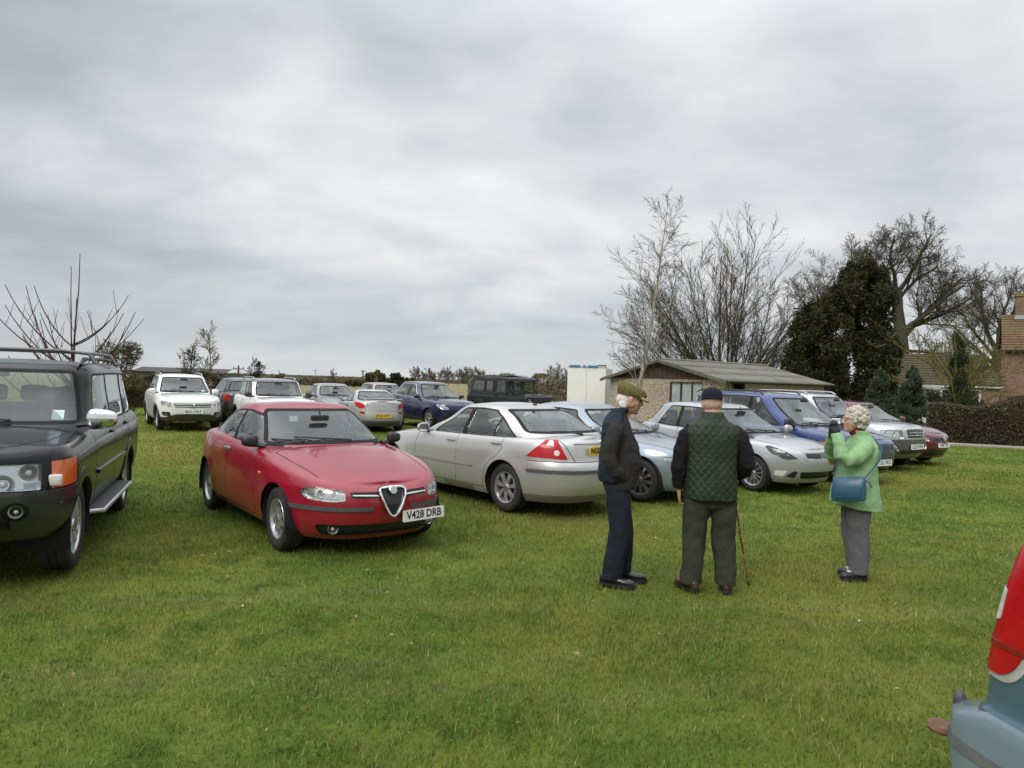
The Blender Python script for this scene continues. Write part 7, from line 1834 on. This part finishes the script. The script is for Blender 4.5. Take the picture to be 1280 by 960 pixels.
# hedge along the path
def hedge(name, label, A, B, h, th, n, size, mat, seed, dense=True, wild=0., inside=None):
    A, B = V3(A), V3(B); L = (B-A).length; root = empty(name, A, math.atan2((B-A).y, (B-A).x)); tag(root, label, 'hedge'); g = np.random.default_rng(seed)
    x = g.random(n)*L; f = g.random(n); hh = h*(1+.05*np.sin(x*1.3+seed)+.04*np.sin(x*3.1))+wild*np.abs(np.sin(x*.9)+.6*np.sin(x*2.3+1)); z = np.where(f < .4, g.random(n)*hh, hh-np.abs(g.normal(0, .05+wild*.25, n))); y = np.where(f < .4, -th/2+g.normal(0, .07, n), (g.random(n)-.5)*th)
    y = np.where((f > .4) & (f < .55), g.normal(0, .25, n)*th, y); z = np.clip(z, 0, None)
    p = np.stack([x, y, z], 1); ax = g.normal(size=(n,3))+np.array([0,-.3,.6]); ax /= np.linalg.norm(ax, axis=1)[:,None]; sd = np.cross(ax, g.normal(size=(n,3))); sd /= np.linalg.norm(sd, axis=1)[:,None]; Lx = (size[0]+(size[1]-size[0])*g.random(n))[:,None]
    v = np.stack([p-ax*Lx*.5, p+sd*Lx*.22, p+ax*Lx*.5, p-sd*Lx*.22], 1).reshape(-1,3); k = np.arange(n)[:,None]*4
    fast_mesh('foliage', v, k+np.array([[0,1,2,3]]), None, mat, root)
    if dense:
        b = MB(); b.box((L/2,0,h*.47), (L-.05,th*.86,h*.90)); b.build('inner_growth', inside or simple('hedge_inside', (.05,.042,.027), .95, var=.5, scale=5), root, smooth=False, bevel=.1)
    T = TB(); rnd = random.Random(seed)
    for i in range(int(L*(9 if not wild else 14))):
        x_, y_ = rnd.uniform(0, L), rnd.uniform(-.5,.5)*th; z1 = h*rnd.uniform(.85,1.12)+wild*rnd.uniform(0,1.4); T.tube([V3((x_,y_,0)), V3((x_+rnd.uniform(-.15,.15),y_,z1*.5)), V3((x_+rnd.uniform(-.3,.3),y_+rnd.uniform(-.1,.1),z1))], [.018,.012,.005], 3)
    T.build('stems', TW, root); return root
A, B = at(1158, 500, 26.6), at(1420, 500, 23.8); A.z = B.z = 0
hedge('clipped_hedge', 'clipped brownish green hedge behind the gravel path on the right', A, B, 1.36, 1.2, 34000, (.05,.12), HED, 4, True, .10)
A, B = at(1262, 500, 38), at(1400, 500, 37); A.z = B.z = 0
hedge('garden_hedge', 'taller green hedge in front of the brick house wall', A, B, 1.75, 1.0, 7000, (.06,.13), BUSH, 5)
A, B = at(120, 500, 33), at(352, 500, 37); A.z = B.z = 0
hedge('wild_hedge', 'wild brown leafless hedge behind the white cars on the left', A, B, 1.15, 1.4, 16000, (.06,.16), leaf_mat('dead_leaves', (.055,.040,.024), (.085,.062,.036), (.13,.10,.05), .1), 6, True, .45)
# ivy-clad tree before the brick garage
P = at(1196, 500, 33); P.z = 0; rnd = random.Random(3); lobes = [((rnd.uniform(-.25,.25)*(1.3-t), rnd.uniform(-.3,.3), .4+4.0*t), (.62*(1-.62*t), .6*(1-.6*t), .5)) for t in [k/24 for k in range(25)]]+[((rnd.uniform(-1.1,1.1), rnd.uniform(-.5,.5), rnd.uniform(.5,1.6)), (.5,.5,.5)) for _ in range(9)]
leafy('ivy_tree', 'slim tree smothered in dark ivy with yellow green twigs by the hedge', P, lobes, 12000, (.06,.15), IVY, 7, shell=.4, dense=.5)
root = bpy.data.objects['ivy_tree']; T = (TB(), TB()); rnd = random.Random(14)
sp_ = [dict(seg=6, wob=.08, up=.02, tip=.4, n=5, kids=(7,9), t0=.2, ang=(20,50), len=(.4,.65), split=0), dict(seg=5, wob=.10, up=.04, tip=.4, n=3, kids=(5,7), t0=.2, ang=(20,50), len=(.4,.6), rmin=.014), dict(seg=4, wob=.12, up=.04, tip=.5, n=3, kids=0, t0=.2, ang=(20,50), len=(.4,.6), rmin=.011)]
for k in range(26): a = rnd.uniform(-80,80); grow(T, rnd, V3((0,0,.8+rnd.random()*2.2)), V3((math.sin(R(a)), rnd.uniform(-.5,.5), math.cos(R(a))*.9+.1)), rnd.uniform(1.8,3.4), .045, 0, sp_)
T[1].build('twigs', bark('twig_yellow_green', (.10,.098,.032), (.19,.17,.06)), root)
# bushes and small trees round the edge of the field
def lob(n, rx, ry, z0, z1, r, seed, pw=.7):
    q = random.Random(seed); o = []
    for _ in range(n):
        t = q.random(); w_ = math.sin(math.pi*(.15+.85*t)*.93)**pw; a = q.uniform(0, 6.28); u = q.uniform(.2,1); o.append(((math.cos(a)*rx*w_*u, math.sin(a)*ry*w_*u, z0+(z1-z0)*t), (r*q.uniform(.7,1.2),)*3))
    return o
def twiggy(name, label, px, d, top, w_, seed, bk=BK, tw=TW, group=None, dens=1., leaves=None, nleaf=0, slim=False):
    P = at(px, 500, d); P.z = 0; H = at(px, top, d).z; k = max(.006, d*.00026)
    s_ = [dict(seg=6, wob=.07, up=.03, tip=.3, n=5, kids=int(9*dens), t0=.2, ang=(25,55), len=(.45,.7), split=1), dict(seg=5, wob=.10, up=.05, tip=.35, n=3, kids=int(6*dens), t0=.2, ang=(25,55), len=(.4,.65), rmin=k), dict(seg=4, wob=.12, up=.05, tip=.5, n=3, kids=(3,4), t0=.2, ang=(25,55), len=(.4,.6), rmin=k), dict(seg=3, wob=.1, up=.04, tip=.6, n=3, kids=0, t0=.2, ang=(20,50), len=(.4,.6), rmin=k*.8)]
    if slim: s_[0].update(kids=int(20*dens), len=(.20,.34), ang=(25,55), t0=.22)
    rnd = random.Random(seed); st = [((0,0,0), (rnd.uniform(-.06,.06),0,1), H*.92, max(.05, H*.018))]
    for i in range(0 if slim else 3): a = rnd.uniform(-50,50); st.append(((0,0,H*.15), (math.sin(R(a))*w_/H*1.8,rnd.uniform(-.3,.3),math.cos(R(a))), H*.68, H*.012))
    r_ = tree_thing(name, label, P, st, s_, bk, tw, seed, group=group)
    if leaves:
        v, q = leaf_cloud(lob(14, w_*.5, w_*.4, H*.25, H*.95, H*.10, seed), nleaf, (.06,.16), seed, .6, 0, .2); fast_mesh('leaves', v, q, None, leaves, r_)
    return r_
P = at(150, 500, 27); P.z = 0; leafy('hawthorn_bush', 'rounded olive brown bush behind the black off road car', P, lob(30, 1.0, .9, .3, 2.7, .42, 4), 9000, (.05,.12), BUSH, 14, cat='bush', shell=.3, trunk=[([(0,0,0),(.1,0,1.2),(.3,0,2.5)], .07, .02)])
twiggy('oak_sapling', 'small sapling still holding brown leaves left of the pale birch', 237, 40, 428, 1.3, 41, slim=True, leaves=leaf_mat('brown_leaves', (.045,.035,.025), (.075,.055,.040), (.12,.09,.06)), nleaf=700)
twiggy('birch_sapling', 'small pale bare birch behind the white crossover', 262, 42, 409, 1.2, 42, BKB, TWB, dens=1.2, slim=True)
twiggy('evergreen_sapling', 'small dark sapling beside the utility pole above the white small crossover', 322, 42, 447, 1.0, 43, slim=True, leaves=leaf_mat('dark_sapling_leaves', (.020,.026,.016), (.035,.04,.022), (.06,.06,.03)), nleaf=900)
twiggy('windswept_tree', 'bent bare sapling above the grey saloon roof', 418, 60, 463, 1.6, 44, slim=True)
for px, top, d, w_, lab, sd in ((470,461,95,3.2,'round dark green distant bush left of its darker neighbour',1),(494,464,100,2.2,'smaller dark distant bush above the navy car roof',2),(440,472,110,3.,'low straw coloured distant bush',3),(512,470,130,2.4,'low brown distant bush right of the dark bushes',4)):
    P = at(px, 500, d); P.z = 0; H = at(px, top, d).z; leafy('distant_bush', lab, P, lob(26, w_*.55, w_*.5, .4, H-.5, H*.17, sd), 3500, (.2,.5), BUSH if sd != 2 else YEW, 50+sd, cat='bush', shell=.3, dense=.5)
for i, px in enumerate((519,534,548,560,572,585,598)):
    twiggy('distant_tree', 'bare grey tree in the distant row behind the navy car', px, 190+i*3, 460+(i*37 % 5), 5.5, 60+i, TWF, TWF, group='bare trees in the distant row', dens=1.2)
for px, top, sd, lab in ((690,461,71,'bare distant tree nearest the white container'),(703,458,72,'bare distant tree tucked against the white container edge')): twiggy('distant_tree', lab, px, 120, top, 4.5, sd, TWF, TWF, dens=1.)
A, B = at(590, 500, 70), at(722, 500, 62); A.z = B.z = 0; hedge('field_hedge', 'brown distant hedge behind the black off road vehicle', A, B, 1.9, 1.6, 5000, (.15,.35), HAZEH, 15, True, .3, HAZEIN)
A, B = at(330, 500, 120), at(520, 500, 125); A.z = B.z = 0; hedge('far_hedge', 'low far hedge on the horizon behind the row of parked cars', A, B, 1.1, 2., 6000, (.2,.45), HAZEH, 16, True, .25, HAZEIN)
A, B = at(-200, 500, 260), at(800, 500, 300); A.z = B.z = 0; hedge('horizon_hedge', 'long thin dark hedge line along the horizon', A, B, 1.5, 3., 12000, (.3,.7), HAZEH, 17, True, .12, HAZEIN)
# poles and wind turbines
for px, top, d, lab in ((297,457,75,'wooden utility pole right of the white crossover'),(453,462,150,'dark utility pole left of the distant bushes'),(604,463,170,'far utility pole above the black off road vehicle')):
    P = at(px, 500, d); P.z = 0; H = at(px, top, d).z; root = empty('utility_pole', P); tag(root, lab, 'utility pole'); b = MB(); b.tube([(0,0,0),(0,0,H)], [.13,.09], 8); b.build('post', simple('pole_wood', (.06,.05,.045), .9), root)
    b = MB(); b.box((0,0,H-.35), (1.2,.1,.1)); 
    for x in (-.5,0,.5): b.tube([(x,0,H-.3),(x,0,H-.1)], .04, 6)
    b.build('crossarm', simple('pole_wood', (.06,.05,.045), .9), root)
TWHITE = simple('turbine_white', (.33,.36,.40), .6)
for i, (px, hub, d, sp_a) in enumerate(((393,463,3800,15),(348,464,4100,50),(452,465,4300,80),(412,466,4800,33))):
    P = at(px, 500, d); P.z = 0; H = at(px, hub, d).z; root = empty('wind_turbine', P); tag(root, ['white wind turbine turning above the grey saloon','faint wind turbine left of the grey saloon','faint wind turbine left of the dark distant bush','faintest wind turbine right of the tallest turbine'][i], 'wind turbine'); L = H*.42
    b = MB(); b.tube([(0,0,0),(0,0,H)], [2.6,1.6], 8); b.build('tower', TWHITE, root); b = MB(); b.box((0,2,H), (4,9,4)); b.build('nacelle', TWHITE, root)
    for k in range(3): a = R(sp_a+120*k); b = MB(); b.tube([(0,-4,H),(math.sin(a)*L*.3,-4,H+math.cos(a)*L*.3),(math.sin(a)*L,-4,H+math.cos(a)*L)], [1.6,2.0,.5], 5); b.build('blade', TWHITE, root)
# ================================================================ put everything in its place
def gp(px, py):
    """ground point seen at a pixel"""
    c, s = math.cos(ROLL), math.sin(ROLL); u, w = px-640, py-HOR_Y; U, W = c*u+s*w, -s*u+c*w
    d = CAM_H*F_PX/W; return V3((U/F_PX*d, d, 0))
make_alfa((-2.43,8.63,0), R(-53), 'red saloon car with dusty sides and chrome shield shaped grille')
make_mondeo((-.33,11.17,0), R(131.5), 'warm silver hatchback seen from behind, yellow plate beside the man in flat cap')
make_discovery((-5.15,7.27,0), R(-68.8), 'large black off road car with chrome mirrors and roof bars')
make_fiesta((4.18,13.68,0), R(-58.5), 'bright silver small hatchback between the man in green gilet and the woman')
make_icesaloon((1.5,12.3,0), R(-42), 'ice blue saloon partly hidden behind the two men')
make_mpv((5.82,15.45,0), R(-58), 'blue people carrier with black roof rails behind the woman in green')
make_sorento((7.8,17.7,0), R(-56), 'pale silver off road car with grey lower cladding')
make_maroon((9.4,19.2,0), R(-56), 'maroon hatchback at the far right end of the row')
make_tiguan((-10.5,22.7,0), R(-57), 'white crossover with roof rails parked at the left by the brown hedge')
make_mini((-7.3,22.0,0), R(-57), 'white small crossover with black roof behind the red saloon')
plain(DKGREY, 'dark_grey_hatchback', 'dark grey hatchback squeezed between the two white crossovers', (-10.2,26.5,0), R(124), wb=2.6, fo=.8, ro=.8, W=1.8, H=1.58, rw=.33, z0=.25, nose=.85, cowl=(.85,1.0), belt=(1.0,1.06), tail=1.06, roofx=(-.05,-1.5), rbase=-1.9, nr=3.8, door=(.6,-.4,-1.2), rscreen=(1.12,1.46), mirrormat=DARK)
plain(MIDGREY, 'grey_saloon_car', 'mid grey saloon between the white small crossover and the silver coupe', (-7.0,28.,0), R(-60), wb=2.7, fo=.9, ro=1., W=1.8, H=1.45, rw=.315, z0=.2, cowl=(.85,.95), rbase=-1.95, door=(.6,-.4,-1.3), rscreen=(1.08,1.36))
make_coupe((-4.95,24.6,0), R(113.7), 'small silver coupe with rear spoiler seen from behind beyond the red saloon')
plain(TAUPE, 'taupe_estate_car', 'taupe grey estate car showing its roof behind the silver coupe', (-5.7,32.5,0), R(-58), wb=2.7, fo=.9, ro=1., W=1.8, H=1.5, rw=.315, z0=.2, cowl=(.85,.98), rbase=-2.2, tail=1.0, roofx=(-.1,-1.8), nr=4., door=(.6,-.4,-1.3), rscreen=(1.08,1.36))
make_kuga((-2.95,26.5,0), R(-55), 'dark navy crossover with chrome window line behind the warm silver hatchback')
make_defender((.05,31.5,0), R(-52), 'boxy black off road vehicle with upright windows at the back')
VAN = make_van_near()
h1 = gp(768, 727); make_man_in_flat_cap(h1, R(-8))
h2 = gp(884, 737); make_man_from_behind(h2, R(84))
h3 = gp(1066, 721); M3 = Matrix.Translation(h3) @ Matrix.Rotation(R(176), 4, 'Z'); make_woman(h3, R(176)); make_handbag(M3)
q = gp(936, 732); tp = Matrix.Translation(h2) @ Matrix.Rotation(R(84), 4, 'Z') @ V3((.245,-.225,.93)); make_stick(tp, q)
# ================================================================ camera, light, sky
cam = bpy.data.cameras.new('camera'); co = bpy.data.objects.new('camera', cam); COL.objects.link(co); sc.camera = co
cam.sensor_width = 36.0; cam.lens = F_PX/1280*36; cam.clip_end = 30000; cam.clip_start = .05
cs_, sn_ = math.cos(ROLL), math.sin(ROLL)
Mc = Matrix(((cs_, -sn_, 0, 0), (0, 0, -1, 0), (sn_, cs_, 0, CAM_H), (0, 0, 0, 1)))
cam.shift_y = -(480-HOR_Y)/1280
co.matrix_world = Mc
w = bpy.data.worlds.new('World'); sc.world = w; w.use_nodes = True; nt = w.node_tree; nt.nodes.clear(); b = NB(nt)
wo = nt.nodes.new('ShaderNodeOutputWorld'); bg = nt.nodes.new('ShaderNodeBackground'); b.link(bg.outputs[0], wo.inputs[0])
SUN_EL, SUN_AZ = 38., 215.   # azimuth measured from +y towards +x
bg2 = nt.nodes.new('ShaderNodeBackground'); bg2.inputs['Strength'].default_value = .09
sky = nt.nodes.new('ShaderNodeTexSky'); sky.sky_type = 'NISHITA'; sky.sun_disc = False; sky.sun_elevation = R(SUN_EL); sky.sun_rotation = R(SUN_AZ); sky.air_density = 1.2; sky.dust_density = 2.
b.link(sky.outputs[0], bg2.inputs[0])
# a closed stratocumulus deck: the cloud layer is a flat sheet overhead, so its cells crowd together towards the horizon
dr = nt.nodes.new('ShaderNodeTexCoord').outputs['Generated']; sx = b.sep(dr); zc_ = b.math('MAXIMUM', sx[2], 0.)
den = b.math('ADD', zc_, .25); cx = nt.nodes.new('ShaderNodeCombineXYZ'); b.link(b.math('DIVIDE', sx[0], den), cx.inputs[0]); b.link(b.math('DIVIDE', sx[1], den), cx.inputs[1]); cx.inputs[2].default_value = 3.7
pv = cx.outputs[0]
mp = nt.nodes.new('ShaderNodeMapping'); b.link(pv, mp.inputs[0]); mp.inputs['Rotation'].default_value = (0,0,R(-16)); mp.inputs['Scale'].default_value = (.95,1.15,1.); mp.inputs['Location'].default_value = (1.3,.6,0)
big = b.noise(mp.outputs[0], .85, 5, .48, .4); mid = b.noise(mp.outputs[0], 2.6, 6, .5, .4); fin = b.noise(mp.outputs[0], 5.5, 5, .55)
f = b.math('ADD', b.math('MULTIPLY', big, .62), b.math('ADD', b.math('MULTIPLY', mid, .30), b.math('MULTIPLY', fin, .08)))
for (px, py, amt, lo) in ((40,215,-.085,.955), (330,30,.03,.95), (760,60,.055,.955), (1180,190,.050,.965), (560,20,-.03,.985), (1000,110,.02,.97), (620,195,-.04,.96), (640,340,.02,.985)):   # broad thicker and thinner stretches of the deck
    v_ = (at(px, py, 1.)-V3((0,0,CAM_H))).normalized(); dp = nt.nodes.new('ShaderNodeVectorMath'); dp.operation = 'DOT_PRODUCT'; b.link(dr, dp.inputs[0]); dp.inputs[1].default_value = v_
    q_ = nt.nodes.new('ShaderNodeMapRange'); q_.interpolation_type = 'SMOOTHERSTEP'; b.link(dp.outputs['Value'], q_.inputs[0]); q_.inputs[1].default_value = lo; q_.inputs[2].default_value = 1.; q_.inputs[3].default_value = 0.; q_.inputs[4].default_value = amt
    f = b.math('ADD', f, q_.outputs[0])
col = b.ramp(f, [(.35,(.385,.415,.45)),(.44,(.475,.50,.53)),(.51,(.560,.578,.600)),(.58,(.655,.664,.678)),(.67,(.765,.767,.772))])
hz = b.maprange(zc_, 0., .15, .70, 0.); col = b.mix(hz, col, (.520,.555,.580))
up = b.maprange(zc_, .42, .92, 1., 3.1); vm = nt.nodes.new('ShaderNodeVectorMath'); vm.operation = 'SCALE'; b.link(col, vm.inputs[0]); b.link(up, vm.inputs['Scale'])
b.link(vm.outputs[0], bg.inputs[0]); bg.inputs[1].default_value = 1.
ms = nt.nodes.new('ShaderNodeMixShader'); b.link(b.maprange(f, .34, .50, .14, .04), ms.inputs[0]); b.link(bg.outputs[0], ms.inputs[1]); b.link(bg2.outputs[0], ms.inputs[2]); b.link(ms.outputs[0], wo.inputs[0])
sun = bpy.data.lights.new('sun', 'SUN'); so = bpy.data.objects.new('sun', sun); COL.objects.link(so)
d = V3((math.sin(R(SUN_AZ))*math.cos(R(SUN_EL)), math.cos(R(SUN_AZ))*math.cos(R(SUN_EL)), math.sin(R(SUN_EL))))
so.rotation_euler = (-d).to_track_quat('-Z', 'Y').to_euler()
sun.energy = 1.3; sun.angle = R(26); sun.color = (1, .96, .90)
vs_ = sc.view_settings; vs_.view_transform = 'Standard'; vs_.look = 'None'; vs_.exposure = .28; vs_.gamma = 1; vs_.use_curve_mapping = False
sc.cycles.use_denoising = True; sc.cycles.max_bounces = 8; sc.cycles.transparent_max_bounces = 24; sc.cycles.caustics_reflective = False; sc.cycles.caustics_refractive = False
sc.cycles.use_adaptive_sampling = True
